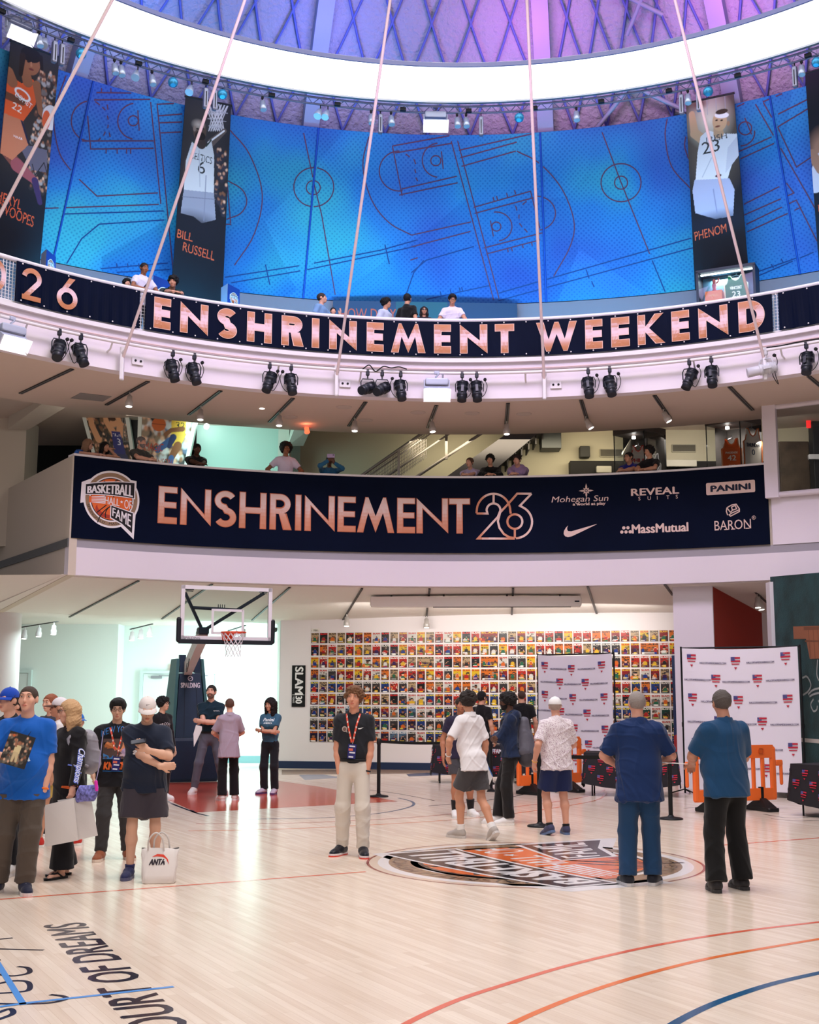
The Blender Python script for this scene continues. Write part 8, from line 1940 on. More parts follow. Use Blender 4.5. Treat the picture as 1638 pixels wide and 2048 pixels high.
def add_hair(I, hair, sc, s, vox, cap):
 st, c = hair[0], hair[1]; h, Rh = I['h'], I['Rh']; H_ = Sdf(); vx = min(vox, .006) / s; fold = .004; ff = 60
 if st == 'none': return
 gr = {'buzz': .006, 'short': .010, 'mop': .022, 'curly': .020, 'afro': .050, 'long': .014, 'longcurl': .030, 'tied': .010, 'part': .016}[st]
 H_.ell(h(0, .014, .020), (.0735 + gr, .092 + gr, .083 + gr), Rh, .01)
 if st in ('mop', 'part', 'curly'):
  H_.cone(h(-.045, -.062, .082), h(.045, -.062, .082), .026, .026, .02); H_.ell(h(0, .0, .07), (.078, .09, .05), Rh, .02)
  for sg in (1, -1): H_.ell(h(sg * .066, .01, .03), (.024, .05, .045), Rh, .02)
 if st in ('curly', 'mop', 'afro'):
  rg = random.Random(int(c[0] * 9999)); rr = {'curly': .017, 'mop': .020, 'afro': .026}[st]
  for q in range(90 if st != 'mop' else 60):
   a = rg.uniform(0, 2 * PI); z = rg.uniform(-.15, 1.0); k = math.sqrt(max(0, 1 - z * z)); b = 1.0 + (.06 if st != 'afro' else .0)
   x_, y_, z_ = math.cos(a) * k * (.0735 + gr * .75) * b, .014 + math.sin(a) * k * (.092 + gr * .75) * b, .020 + z * (.083 + gr * .8) * b; r_ = rr * rg.uniform(.7, 1.2)
   H_.ell(h(x_, y_, z_), (r_, r_, r_ * .8), Rh, .008)
 lowf = {'buzz': .045, 'short': .045, 'mop': .030, 'curly': .032, 'afro': .045, 'long': .050, 'longcurl': .045, 'tied': .05, 'part': .038}[st]
 c0 = h(0, -.115, lowf - .085); H_.ell(h(0, -.105, -.035), (.074, .085, lowf + .046), Rh, .010, sub=True); H_.ell(h(0, -.02, -.115), (.10, .105, .085 if st not in ('mop',) else .075), Rh, .012, sub=True)
 for sg in (1, -1):
  if st in ('buzz', 'short', 'part'): H_.ell(h(sg * .085, -.0, -.02), (.024, .034, .040), Rh, .008, sub=True)
 if st == 'long':
  for sg in (1, -1): H_.cone(h(sg * .072, .01, .03), h(sg * .080, .012, -.10), .030, .034, .03, (Rh @ NV(0, 1, 0), 1.6)); H_.cone(h(sg * .080, .012, -.10), h(sg * .075, -.005, -.25), .034, .018, .03, (Rh @ NV(0, 1, 0), 1.7))
  H_.cone(h(0, .075, .0), h(0, .085, -.22), .05, .034, .03, (Rh @ NV(1, 0, 0), 1.6)); fold = .005
 if st == 'longcurl':
  for q in range(22):
   a = math.radians(-35 + 250 * q / 21); x, y = math.cos(a), math.sin(a)
   for z, r in ((.0, .036), (-.07, .036), (-.14, .032), (-.20, .024)):
    if y < -.3 and abs(x) < .75: continue
    H_.ell(h(x * .082, .02 + y * .085, z + .02 * math.sin(q * 2.3)), (r, r, r * 1.1), Rh, .02)
  fold = .010; ff = 90
 if st == 'tied': H_.ell(h(0, .11, .01), (.03, .04, .035), Rh, .02)
 if st in ('curly', 'afro'): fold = .009; ff = 85
 if st == 'mop': fold = .007; ff = 70
 if st == 'buzz': fold = .001
 v, f = H_.mesh(vx, fold, ff, 3); np_obj('hair', sc(v), f, mat('hair_%d_%d' % (int(c[0] * 999), int(c[2] * 999)), c, .6, bump=.5, bscale=140, spec=.3), I['root'])
def add_cap(I, cap, sc, s, vox):
 h, Rh = I['h'], I['Rh']; C = Sdf(); C.ell(h(0, .012, .030), (.086, .104, .094), Rh, .01); C.cone(h(0, 0, -.10), h(0, 0, .021), .25, .25, .001, sub=True, cb=True)
 v, f = C.mesh(min(vox, .006) / s); co = np_obj('cap', sc(v), f, cloth_mat(cap['c'], .8), I['root']); sg = -1 if cap.get('back') else 1
 B = MB(); n = 12; vs = []
 for k in range(n + 1):
  a = PI * (.12 + .76 * k / n)
  for r, dz in ((.088, .022), (.16, .006 - .0 * abs(math.cos(a)))): vs.append(h(r * math.cos(a) * (.98 if r < .1 else .62), sg * (.012 - r * math.sin(a) * (1.12 if r < .1 else 1.24)), dz - .012 * math.cos(a) ** 2 * (r > .1)))
 up = Rh @ NV(0, 0, .006); vs = [tuple(sc(q)) for q in vs] + [tuple(sc(q + up)) for q in vs]; N = 2 * (n + 1)
 fs = [(2 * k, 2 * k + 1, 2 * k + 3, 2 * k + 2) for k in range(n)] + [(N + 2 * k, N + 2 * k + 2, N + 2 * k + 3, N + 2 * k + 1) for k in range(n)] + [(2 * k + 1, N + 2 * k + 1, N + 2 * k + 3, 2 * k + 3) for k in range(n)]
 B.add(vs, fs, None, True).build('cap_brim', cloth_mat(cap.get('bc', cap['c']), .8), co)
 ball(MB(), sc(h(0, .012, .125)), (.008 * s, .008 * s, .005 * s), Rh, 8).build('cap_button', cloth_mat(cap['c'], .8), co)
def decal(I, G_, origin, key='shirt', vk='sv', off=.004, up=(0, 0, 1), nrm=(0, -1, 0), name='shirt_print', m=None, mx=.02):
 v, f = I[vk]; s = I['s']; bv = BVHTree.FromPolygons([tuple(q) for q in v], [tuple(q) for q in f.tolist()])
 n = Vector(nrm).normalized(); up = Vector(up); up = (up - n * up.dot(n)).normalized(); rt = up.cross(n) ; rt.normalize()
 o = Vector(origin) * s; mb = MB()
 flat = G_.mesh(lambda u, w, t: Vector((u * s, w * s, t)), .0006)
 b = bmesh.new(); vv = [b.verts.new(q) for q in flat.v]; lay = b.loops.layers.float_color.new('Col')
 for fc, c in zip(flat.f, flat.c):
  try: nf = b.faces.new([vv[i] for i in fc])
  except ValueError: continue
  for l in nf.loops: l[lay] = (*c, 1)
 for _ in range(4):
  E_ = [e for e in b.edges if e.calc_length() > mx * s]
  if not E_: break
  bmesh.ops.subdivide_edges(b, edges=E_, cuts=1)
 bmesh.ops.triangulate(b, faces=b.faces[:])
 for q in b.verts:
  P = o + rt * q.co.x + up * q.co.y; hit, hn_, _, _ = bv.ray_cast(P + n * .35, -n, .8)
  q.co = (hit + n * (off + q.co.z)) if hit else (P)
 me = bpy.data.meshes.new(name); b.to_mesh(me); b.free(); me.materials.append(m or PRINT); ob = bpy.data.objects.new(name, me); COL.objects.link(ob); ob.parent = I[key]; return ob
def lanyard(I, col, badge=True, lowz=1.13):
 s, U = I['s'], I['U']; g = G(); w = .018
 g.line([(-.075, .30), (-.05, .20), (-.006, 0)], w, col, 1); g.line([(.075, .30), (.05, .20), (.006, 0)], w, col, 2)
 for k in range(5): a = .04 + k * .055; g.rect(-.012 - a * .2 - .006, a, -.012 - a * .2 + .006, a + .02, S(240, 220, 210), 2); g.rect(.012 + a * .2 - .006, a, .012 + a * .2 + .006, a + .02, S(240, 220, 210), 3)
 l = decal(I, g, U((0, 0, lowz)), off=.009, name='lanyard')
 if badge:
  v, f = I['sv']; bv = BVHTree.FromPolygons([tuple(q) for q in v], [tuple(q) for q in f.tolist()]); o = Vector(U((0, 0, lowz - .09))) * s
  hit = bv.ray_cast(o + Vector((0, -.35, 0)), Vector((0, 1, 0)), .8)[0] or o; mb = MB().box((0, 0, 0), (.085 * s, .006, .15 * s), col=S(40, 40, 110)); gg = G()
  gg.rect(-.03, .045, .03, .06, S(230, 230, 240), 1); gg.rect(-.035, .005, .01, .03, S(220, 110, 90), 1); gg.rect(-.025, -.02, .035, -.005, S(226, 226, 236), 1); gg.rect(-.03, -.065, .02, -.05, S(226, 226, 236), 1)
  gg.mesh(lambda u, v_, t: Vector((u * s, -.0035 - t, v_ * s)), .0006, mb)
  q = mb.build('badge', PRINT, I['root']); q.location = (hit.x, hit.y - .016, hit.z); q.rotation_euler = (0, .08, 0)
  MB().cyl((0, 0, .075 * s), (0, 0, .10 * s), .006, n=6).build('badge_clip', M_GREYMET, q)
 return l
# --- people on the court
WHT, BLK, NAVY_, ORNG = S(236, 234, 232), S(22, 22, 26), S(22, 34, 62), S(236, 110, 50)
def fpos(px, py): P = Pf(px, py); return (P.x, P.y, 0)
def hgt(px, fy, hy): P = Pf(px, fy); return Pd(px, hy, P.y).z
POCKET_L = dict(w=(.215, -.06, .90), hint=(.8, .6, 0), hide=True); POCKET_R = dict(w=(-.215, -.06, .90), hint=(-.8, .6, 0), hide=True)
CROSS_L = dict(w=(-.12, -.20, 1.16), hint=(.8, -.1, -.7), d=(-1, .25, .15), n=(0, 1, .2), curl=.35); CROSS_R = dict(w=(.13, -.235, 1.13), hint=(-.8, -.1, -.7), d=(1, .2, .1), n=(0, 1, .2), curl=.35)
p = person('man in a bright blue t-shirt and brown cargo trousers holding a photo', fpos(42, 1790), 8, 1.82, 1.12, .20, look=(-8, 7),
 R=dict(w=(-.12, -.30, 1.16), hint=(-.8, .2, -.6), d=(.9, -.3, .05), n=(.2, .5, .8), curl=.7), L=dict(w=(.175, -.05, .84), hint=(.9, .5, 0), hide=True), feet=dict(L=(.05, -.04, 0, 16, 0), R=(-.19, .03, 0, -10, 0)),
 hair=('buzz', S(70, 54, 44)), skin=FAIR, top=dict(c=S(20, 92, 184), hem=.80, sleeve=.80, loose=1.08, neckc=WHT, name='t_shirt'), bottom=dict(c=S(84, 74, 66), fit=1.18, flare=.012), shoes=dict(c=S(24, 28, 52), sole=S(226, 222, 220), lace=WHT), watch=dict(L=S(240, 120, 40)), belly=.03, vox=.006)
g = G(); W_ = S(196, 214, 232)
g.poly([(-.10, .09), (-.04, .125), (.05, .12), (.075, .06), (.06, .05), (.0, .085), (-.06, .085), (-.10, .06)], W_); g.line([(-.10, .09), (-.12, .06), (-.10, .05)], .014, W_)
for q in (((-.05, .07), (-.075, -.06)), ((.045, .06), (.03, -.02), (.06, -.09)), ((-.02, -.05), (.0, -.09), (.04, -.10))): g.line(q, .018, W_)
decal(p, g, p['U']((0, 0, 1.20))); MB().tube([tuple(p['U'](q) * p['s']) for q in ((-.10, -.0, 1.47), (-.055, -.125, 1.36), (.0, -.148, 1.26), (.055, -.125, 1.36), (.10, .0, 1.47))], .004, 5).build('necklace', M_BLACK, p['root'])
MB().rbox(tuple(NV(.125, -.01, .60) * p['s']), (.05, .13, .16), .02).build('cargo_pocket', cloth_mat(S(84, 74, 66)), p['pants'])
pw = Vector(p['root'].matrix_basis @ Vector(p['arms']['R'][2] * p['s'])); ph = Paint(.225, .285, 46, 58, S(40, 38, 36)); ph.crowd(0, .02, .22, .27, 50, .012, [S(80, 76, 70), S(120, 110, 96), S(50, 48, 46)], 4)
ph.ell(.11, .20, .016, .02, S(150, 100, 76)); ph.poly([(.085, .18), (.135, .18), (.14, .11), (.08, .11)], S(214, 196, 150)); ph.cap(.10, .11, .095, .04, .014, .01, S(200, 180, 140)); ph.cap(.12, .11, .13, .045, .014, .01, S(200, 180, 140)); ph.cap(.09, .17, .07, .23, .009, .007, S(150, 100, 76)); ph.ell(.045, .255, .012, .012, S(200, 96, 50))
o = ph.build('photo_print', lambda u, v, t: Vector((u - .11, -t, v - .14)), thick=.004); o.location = pw + Vector((.13, -.085, .055)); o.rotation_euler = (math.radians(-8), math.radians(17), math.radians(14)); tag(o, 'glossy photo of a player held by the man in the bright blue t-shirt', 'photo')
p = person('woman with long blonde hair and glasses, in black, facing left', fpos(132, 1757), -40, 1.69, 1.0, .165, look=(-22, -4), fem=True, hair=('long', S(206, 164, 120)), glasses='clear', skin=FAIR,
 L=dict(w=('px', 146, 1597, -.30), hint=(.6, .6, 0), d=(0, -.25, -1), n=(-1, 0, 0), curl=.8), R=dict(w=(-.15, -.25, 1.0), hint=(-.6, .6, -.2), curl=.6), top=dict(c=S(24, 22, 26), hem=.70, sleeve=1.96, loose=1.16, name='jacket', fold=.011), bottom=dict(c=S(20, 19, 24), fit=1.15, flare=.045), shoes=dict(c=S(24, 22, 24), kind='flip'), feet=dict(L=(.07, -.10, 0, 6, 0), R=(-.10, .06, 0, -6, 0)), vox=.006)
sj, e, w = p['arms']['L']; g = G(); g.text('Champions', 0, -.03, .075, S(120, 140, 230), 1, w=.34, shear=.25, bold=.004); g.text('Champions', 0, -.025, .07, S(240, 240, 246), 2, w=.33, shear=.25); g.rect(.37, -.03, .41, .05, ORNG, 1)
ax = Vector(w - sj).normalized(); nr = Vector((1, -.18, 0)); decal(p, g, sj + (w - sj) * .24 + NV(.04, 0, 0), nrm=nr, up=Vector(ax).cross(nr) * -1 if (Vector(ax).cross(nr) * -1).cross(nr).dot(ax) > 0 else Vector(ax).cross(nr), name='sleeve_lettering')
P0 = Vector(p['root'].matrix_basis @ Vector(w * p['s']))
def board(pts, D, dD, lab, col):
 A, B, C, Dd = [Pd(x, y, D + d) for (x, y), d in zip(pts, dD)]; c = (A + B + C + Dd) / 4; n = (B - A).cross(Dd - A).normalized() * .006
 o = MB().add([q - c - n for q in (A, B, C, Dd)] + [q - c + n for q in (A, B, C, Dd)], [(0, 1, 2, 3), (7, 6, 5, 4), (0, 4, 5, 1), (1, 5, 6, 2), (2, 6, 7, 3), (3, 7, 4, 0)]).build('foam_board', mat('board_white', col, .6)); o.location = c; tag(o, lab, 'board', 'blank white foam boards')
board([(118, 1604), (184, 1594), (199, 1674), (130, 1690)], P0.y - .05, (.0, .1, .1, .0), 'front blank white board held by the blonde woman', S(214, 208, 204)); board([(92, 1614), (150, 1600), (160, 1684), (94, 1697)], P0.y - .10, (-.05, .05, .05, -.05), 'rear blank white board held by the blonde woman, sticking out left', S(206, 200, 198))
U, s, R_ = p['U'], p['s'], p['root']
bp = Sdf(); bp.cone(U((0, .22, 1.12)), U((0, .20, 1.34)), .12, .10, .05, (NV(1, 0, 0), 1.35)); bp.cone(U((0, .27, 1.08)), U((0, .27, 1.2)), .07, .06, .04, (NV(1, 0, 0), 1.4)); v, f = bp.mesh(.008, .008, 16, 2)
bpo = np_obj('backpack', v * s, f, mat('silver_nylon', S(150, 146, 156), .4, vary=.2, vscale=8)); bpo.location = R_.location; bpo.rotation_euler = R_.rotation_euler; tag(bpo, 'silver grey backpack worn by the blonde woman', 'backpack')
MB().tube([tuple(U(q) * s) for q in ((.11, .12, 1.42), (.12, .0, 1.47), (.125, -.11, 1.36), (.13, -.06, 1.15), (.12, .14, 1.08))], .016, 6).build('strap', mat('silver_nylon', S(150, 146, 156), .4), bpo)
c = Pd(181, 1590, P0.y - .02); pm = mat('floral_print', S(120, 120, 190), .7, vary=.7, vscale=38); q = Sdf(); q.cone((-.07, 0, -.02), (.07, 0, .02), .035, .035, .02, (NV(0, 0, 1), 2.6)); v, f = q.mesh(.006, .004, 20, 1)
o = np_obj('pouch', v, f, pm); o.location = c + Vector((-.02, 0, -.0)); o.rotation_euler = (0, .25, -.2); tag(o, 'flower-print lilac pouch hanging behind the white boards', 'bag'); MB().tube([(.06, 0, .07), (.05, .0, .25), (-.02, .03, .6)], .005, 5).build('strap', mat('strap_lilac', S(170, 160, 200), .6), o); MB().rbox((.085, -.03, .10), (.03, .02, .10), .008, M=Matrix.Rotation(-.4, 3, 'Y')).build('pink_tag', mat('hot_pink', S(236, 60, 190), .5), o)
p = person('man in glasses and black print shirt with an orange lanyard', fpos(228, 1722), 14, 1.70, 1.05, .185, look=(-4, -8), hair=('part', S(26, 24, 26)), skin=ASIAN, glasses='clear',
 L=dict(w=(.20, -.12, 1.02), hint=(1, .25, -.1), d=(-.5, -.5, -.4), n=(-.6, .6, -.2), curl=.5), R=dict(w=(-.24, -.05, .92), hint=(-.6, .8, 0)), top=dict(c=S(26, 25, 30), hem=.80, sleeve=1.95, loose=1.12, name='shirt', fold=.011), bottom=dict(c=S(62, 60, 62), fit=1.08), shoes=dict(c=S(150, 84, 54), sole=S(226, 206, 190), lace=S(190, 130, 100)), feet=dict(L=(.165, .0, 0, 14, 0), R=(-.13, -.04, 0, -14, 0)), vox=.006)
g = G(); BL_ = S(40, 110, 180); n = 12
g.warp_text('NEW YORK', lambda u, v: ((u - .5) * .34, .12 + v * .075 + .05 * math.sin(PI * u)), BL_, 1)
g.rect(-.145, -.12, .145, .10, S(90, 70, 66), 1); g.ell(-.05, .02, .08, .06, S(200, 120, 70), 2); g.ell(.07, .0, .07, .08, S(216, 140, 100), 2); g.rect(-.14, -.12, .0, -.06, S(60, 120, 180), 2); g.ell(.10, -.05, .05, .05, S(170, 150, 190), 3); g.rect(.02, -.09, .12, -.04, S(200, 170, 180), 3)
g.text('KNICKS', 0, -.235, .085, ORNG, 1, w=.26, align='c', shear=.1, bold=.005); g.line([(-.14, -.25), (.10, -.255)], .008, BL_, 1)
decal(p, g, p['U']((0, 0, 1.21))); lanyard(p, S(226, 80, 60))
p = person('man in white cap and navy tee looking at his phone, arms crossed', fpos(287, 1758), 10, 1.72, 1.14, .195, look=(4, -20), hair=('short', S(30, 26, 26)), skin=ASIAN, glasses='clear', cap=dict(c=S(232, 222, 218)),
 L=dict(w=(.02, -.30, 1.24), hint=(.9, .1, -.8), d=(-.7, -.1, .6), n=(-.3, .8, .3), curl=.75), R=dict(w=(.16, -.24, 1.08), hint=(-.9, -.05, -.6), d=(1, .3, 0), n=(0, 1, .1), curl=.5), top=dict(c=S(30, 38, 56), hem=.83, sleeve=.80, loose=1.14, name='t_shirt', fold=.011), bottom=dict(c=S(64, 58, 66), len=.64, fit=1.22, flare=.02, name='shorts'), shoes=dict(c=S(40, 44, 84), sole=S(90, 90, 120), kind='slide', sock=S(44, 48, 90), sockh=.12), feet=dict(L=(.13, .05, 0, 10, 0), R=(-.12, -.03, 0, -10, 0)), vox=.006, belly=.04)
g = G(); g.text('adidas', 0, 0, .06, S(226, 226, 232), 1, w=.25, align='c', bold=.006); decal(p, g, p['U']((.01, 0, 1.19)))
g = G(); g.poly([(-.02, .0), (-.012, -.004), (.022, .012), (-.008, .004), (-.014, .006)], S(90, 80, 80), 1); s = p['s']; Rh = p['Rh']; mm = g.mesh(lambda u, v, t: Vector(p['h'](u, -.095 - .0, .075 + v) * s), .001); mm.build('cap_tick', PRINT, [c for c in p['root'].children if c.name.startswith('cap')][0])
pw = Vector(p['root'].matrix_basis @ Vector((p['arms']['L'][2] + NV(-.06, -.02, .05)) * p['s'])); o = MB().rbox((0, 0, 0), (.145, .075, .010), .012).build('mobile_phone', M_BLKMET); o.location = pw + Vector((-.02, -.02, .03)); o.rotation_euler = (.5, -.15, .2); tag(o, 'dark mobile phone in the hands of the man in the white cap', 'phone'); MB().box((0, 0, .006), (.13, .065, .001)).build('screen', mat('phone_screen', S(30, 34, 44), .1), o)
P = Pf(316, 1772); t = thing('tote_bag', 'white tote bag standing on the floor by the man in shorts', 'bag', (P.x, P.y + .12, 0), math.radians(6))
vs = []; m_ = 28; secs = [(0, .140, .075), (.012, .152, .086), (.08, .158, .080), (.17, .163, .060), (.25, .170, .040), (.305, .178, .026), (.312, .176, .020)]
for z, hw, hd in secs:
 for k in range(m_): a_ = 2 * PI * k / m_; c_, s_ = math.cos(a_), math.sin(a_); e_ = .38; vs.append((hw * np.sign(c_) * abs(c_) ** e_ + .006 * math.sin(z * 40 + k), .03 * z / .3 + hd * np.sign(s_) * abs(s_) ** e_ + .006 * math.sin(k * 1.9 + z * 26), z + .008 * math.sin(k * .7) * (z > .2)))
f = np.array([(j * m_ + k, j * m_ + (k + 1) % m_, (j + 1) * m_ + (k + 1) % m_, (j + 1) * m_ + k) for j in range(len(secs) - 1) for k in range(m_)] + [(k, m_ - 1 - k, m_ - 2 - k, k + 1) for k in range(m_ // 2 - 1)]); v = np.array(vs)
bo = np_obj('bag_body', v, f, mat('tote_white', S(226, 220, 216), .7), t)
for y, hx in ((-.0, -.03), (.04, .02)): MB().tube(spline([Vector((-.08 + hx, y, .30)), Vector((-.07 + hx, y - .02, .40)), Vector((-.01 + hx, y - .02, .46)), Vector((.05 + hx, y - .01, .41)), Vector((.07 + hx, y, .30))], 5), .009, 6).build('handle', mat('tote_handle', S(206, 200, 196), .7), t)
I_ = dict(sv=(v, f), s=1.0, shirt=bo); g = G(); g.text('ANTA', 0, 0, .052, S(40, 30, 40), 1, w=.14, align='c', shear=.2, bold=.004); g.poly([(-.05, .07), (.0, .095), (.06, .09), (.10, .05), (.115, .0), (.085, .05), (.05, .07), (.0, .075)], S(226, 70, 50), 1); decal(I_, g, (-.02, 0, .17), name='bag_print')
person('person in a blue cap cut by the left edge of the queue', fpos(6, 1752), -20, 1.80, 1.0, look=(-10, 0), hair=('short', S(60, 44, 34)), cap=dict(c=S(24, 70, 176)), top=dict(c=S(24, 26, 32), name='t_shirt'), bottom=dict(c=S(28, 28, 34)), shoes=dict(c=WHT), feet=dict(L=(.16, -.08, 0, 12, 0), R=(-.1, 0, 0, -8, 0)), vox=.008)
person('dark-haired person in a red shirt behind the blue-capped one', fpos(24, 1708), -50, 1.72, 1.05, look=(-20, 4), hair=('short', S(46, 34, 28)), top=dict(c=S(206, 60, 48), name='t_shirt'), bottom=dict(c=S(34, 34, 40)), shoes=dict(c=S(60, 50, 50)), vox=.008)
person('person in a white cap in profile behind the blonde woman', fpos(112, 1697), -82, 1.70, 1.0, look=(-6, 2), skin=TANNED, hair=('buzz', S(80, 64, 54)), cap=dict(c=S(226, 220, 224), bc=S(90, 60, 50)), top=dict(c=S(220, 214, 214), name='t_shirt'), bottom=dict(c=S(206, 176, 96), len=.62, name='shorts'), shoes=dict(c=S(196, 50, 44), sole=WHT), feet=dict(L=(.05, -.20, 0, 0, 0), R=(-.1, .22, 0, -6, 0)), vox=.008)
person('reddish-haired person seen only between two heads, far in the queue', fpos(94, 1672), -30, 1.75, 1.0, hair=('short', S(150, 86, 60)), top=dict(c=S(60, 60, 70)), bottom=dict(c=S(50, 50, 56)), shoes=dict(c=BLK), vox=.009)
person('short person in a bright blue cap hidden behind the blonde woman', fpos(150, 1668), 40, 1.50, .95, .16, hair=('short', S(50, 40, 34)), cap=dict(c=S(30, 110, 200)), top=dict(c=S(30, 32, 40)), bottom=dict(c=S(40, 40, 46)), shoes=dict(c=BLK), vox=.009)
p = person('smiling person in a black long-sleeved print tee beside the basket stand', fpos(322, 1602), 52, 1.70, .96, .175, look=(16, 0), hair=('mop', S(24, 22, 24)), skin=ASIAN, glasses='clear', top=dict(c=S(24, 23, 28), sleeve=1.95, hem=.84, name='t_shirt'), bottom=dict(c=S(22, 22, 26), fit=1.1, flare=.01), shoes=dict(c=WHT), vox=.008)
g = G(); g.warp_text('BROOKS', lambda u, v: ((u - .5) * .24, .02 + v * .05 + .03 * math.sin(PI * u)), S(226, 216, 222), 1); g.text('ATHLETIC', 0, -.04, .05, S(226, 216, 222), 1, w=.24, align='c', bold=.003); g.text('CLUB', 0, -.10, .045, S(226, 216, 222), 1, w=.13, align='c', bold=.003); decal(p, g, p['U']((0, 0, 1.22)))
p = person('tall man in a dark polo and grey trousers, arms crossed, by the basket stand', fpos(420, 1590), 6, 1.92, .98, .185, look=(-10, 8), hair=('short', S(40, 32, 30)), beard=S(110, 84, 72), L=CROSS_L, R=CROSS_R, top=dict(c=S(20, 44, 58), hem=.96, tuck=True, collar=True, name='polo_shirt'), bottom=dict(c=S(92, 92, 106), belt=S(24, 22, 24), fit=.98), shoes=dict(c=S(214, 208, 204)), feet=dict(L=(.24, .03, 0, 12, 0), R=(-.24, -.02, 0, -14, 0)), vox=.007)
g = G(); g.text('REVEAL', 0, 0, .022, S(210, 216, 222), 1, w=.10); decal(p, g, p['U']((.05, 0, 1.32)), name='chest_lettering')
D = p['loc'].y - .3; A = [Pd(x, y, D) for x, y in ((394, 1452), (406, 1455), (406, 1462), (390, 1496), (389, 1470))]
c = sum(A, Vector()) / 5; o = MB().add([q - c for q in A] + [q - c + Vector((.0, .01, 0)) for q in A], [(0, 1, 2, 3, 4), (9, 8, 7, 6, 5)] + [(k, (k + 1) % 5, 5 + (k + 1) % 5, 5 + k) for k in range(5)]).build('paper_sheet', mat('paper_white', S(238, 236, 236), .7)); o.location = c; tag(o, 'white paper sheet tucked under the arm of the tall man', 'paper')
person('man with cropped hair in a lavender polo, seen from behind, by the tall man', fpos(458, 1603), -160, 1.69, .90, .158, look=(-8, 0), hair=('buzz', S(96, 66, 54)), L=dict(w=(.10, -.26, 1.05), hint=(.9, .1, -.6)), R=dict(w=(-.10, -.26, 1.05), hint=(-.9, .1, -.6)), top=dict(c=S(168, 152, 168), hem=.74, loose=1.12, sleeve=.85, collar=True, name='polo_shirt'), bottom=dict(c=S(20, 20, 24), fit=1.08, flare=.015), shoes=dict(c=WHT), feet=dict(L=(.11, .02, 0, 10, 0), R=(-.13, -.04, 0, -25, 0)), vox=.007)
p = person('woman with long curly black hair in a blue print tee, arms crossed', fpos(541, 1589), -14, 1.68, .92, .165, look=(-16, -4), fem=True, hair=('longcurl', S(30, 24, 24)), skin=S(206, 152, 124), L=CROSS_L, R=CROSS_R, top=dict(c=S(58, 96, 120), hem=.95, loose=1.02, name='t_shirt'), bottom=dict(c=S(28, 30, 36), fit=1.06, flare=.008), shoes=dict(c=S(196, 184, 200), sole=S(80, 50, 110)), watch=dict(L=BLK), feet=dict(L=(.11, -.02, 0, 4, 0), R=(-.12, .02, 0, -20, 0)), vox=.006)
g = G(); g.text('Panini', 0, .02, .06, S(214, 226, 230), 1, w=.20, align='c', shear=.2, bold=.004); g.text('AMERICA', 0, -.03, .03, S(214, 226, 230), 1, w=.17, align='c', bold=.003); decal(p, g, p['U']((0, 0, 1.31)))
p = person('young man in a black polo and cream trousers, hands in pockets', fpos(709, 1712), -6, 1.83, .94, .180, look=(-4, 6), hair=('curly', S(120, 82, 56)), skin=S(222, 158, 130), L=dict(w=(.150, -.035, .85), hint=(.9, .5, 0), hide=True), R=dict(w=(-.150, -.035, .85), hint=(-.9, .5, 0), hide=True), top=dict(c=S(36, 38, 44), hem=.955, tuck=True, collar=True, sleeve=.72, name='polo_shirt', loose=1.03), bottom=dict(c=S(216, 206, 194), belt=S(26, 24, 26), fit=1.06, name='trousers'), shoes=dict(c=S(24, 24, 34), sole=S(226, 220, 222), lace=S(60, 60, 70), rough=.25, out=S(220, 74, 58)), feet=dict(L=(.12, -.07, 0, 12, 0), R=(-.13, .05, 0, -22, 0)), watch=dict(L=BLK), vox=.0055)
g = G(); g.poly([(-.028, .006), (-.02, -.008), (.0, -.006), (.032, .014), (-.004, .006), (-.018, .004)], S(230, 228, 230), 1); decal(p, g, p['U']((.085, 0, 1.315)), name='chest_tick'); g = G(); g.ell(0, 0, .03, .03, S(190, 176, 170), 1, 16); g.ell(0, -.002, .02, .02, S(120, 96, 90), 2, 12); g.poly([(.01, -.02), (.03, -.02), (.03, -.04)], S(190, 176, 170), 1); decal(p, g, p['U']((-.085, 0, 1.31)), name='chest_emblem')
lanyard(p, S(226, 84, 62), True, 1.17)
p = person('man in a white polo and dark grey shorts walking away, holding a folder', fpos(942, 1676), -142, 1.79, .92, .168, look=(-22, -2), hair=('mop', S(44, 36, 34)), skin=S(206, 148, 118), L=dict(w=(.20, -.15, .98), hint=(.9, .5, -.1), d=(-.3, -.6, -.6), curl=.7), R=dict(w=(-.26, -.03, .88), hint=(-.4, .9, 0), curl=.8), top=dict(c=S(232, 228, 230), hem=.84, loose=1.10, sleeve=.82, collar=True, name='polo_shirt'), bottom=dict(c=S(74, 72, 74), len=.58, fit=1.12, flare=.01, name='shorts'), shoes=dict(c=S(176, 168, 162), sole=S(206, 200, 196), sock=WHT, sockh=.20), feet=dict(L=(.07, -.10, 0, 6, 0), R=(-.05, .40, .05, -10, -38), drop=.03, hy=.08), watch=dict(R=BLK, L=WHT), vox=.006)
P0 = Vector(p['root'].matrix_basis @ Vector(p['arms']['R'][2] * p['s'])); A = [Pd(x, y, P0.y - .08) for x, y in ((978, 1530), (988, 1552), (974, 1586), (966, 1562))]; c = sum(A, Vector()) / 4
o = MB().add([q - c for q in A] + [q - c + Vector((.006, .012, 0)) for q in A], [(0, 1, 2, 3), (7, 6, 5, 4), (0, 4, 5, 1), (1, 5, 6, 2), (2, 6, 7, 3), (3, 7, 4, 0)]).build('folder', mat('paper_white', S(238, 236, 236), .7)); o.location = c; tag(o, 'white folder with a blue edge in the hand of the walking man', 'folder'); MB().tube([A[0] - c, A[1] - c], .006, 5).build('blue_edge', mat('blue_edge', S(60, 120, 200), .5), o)
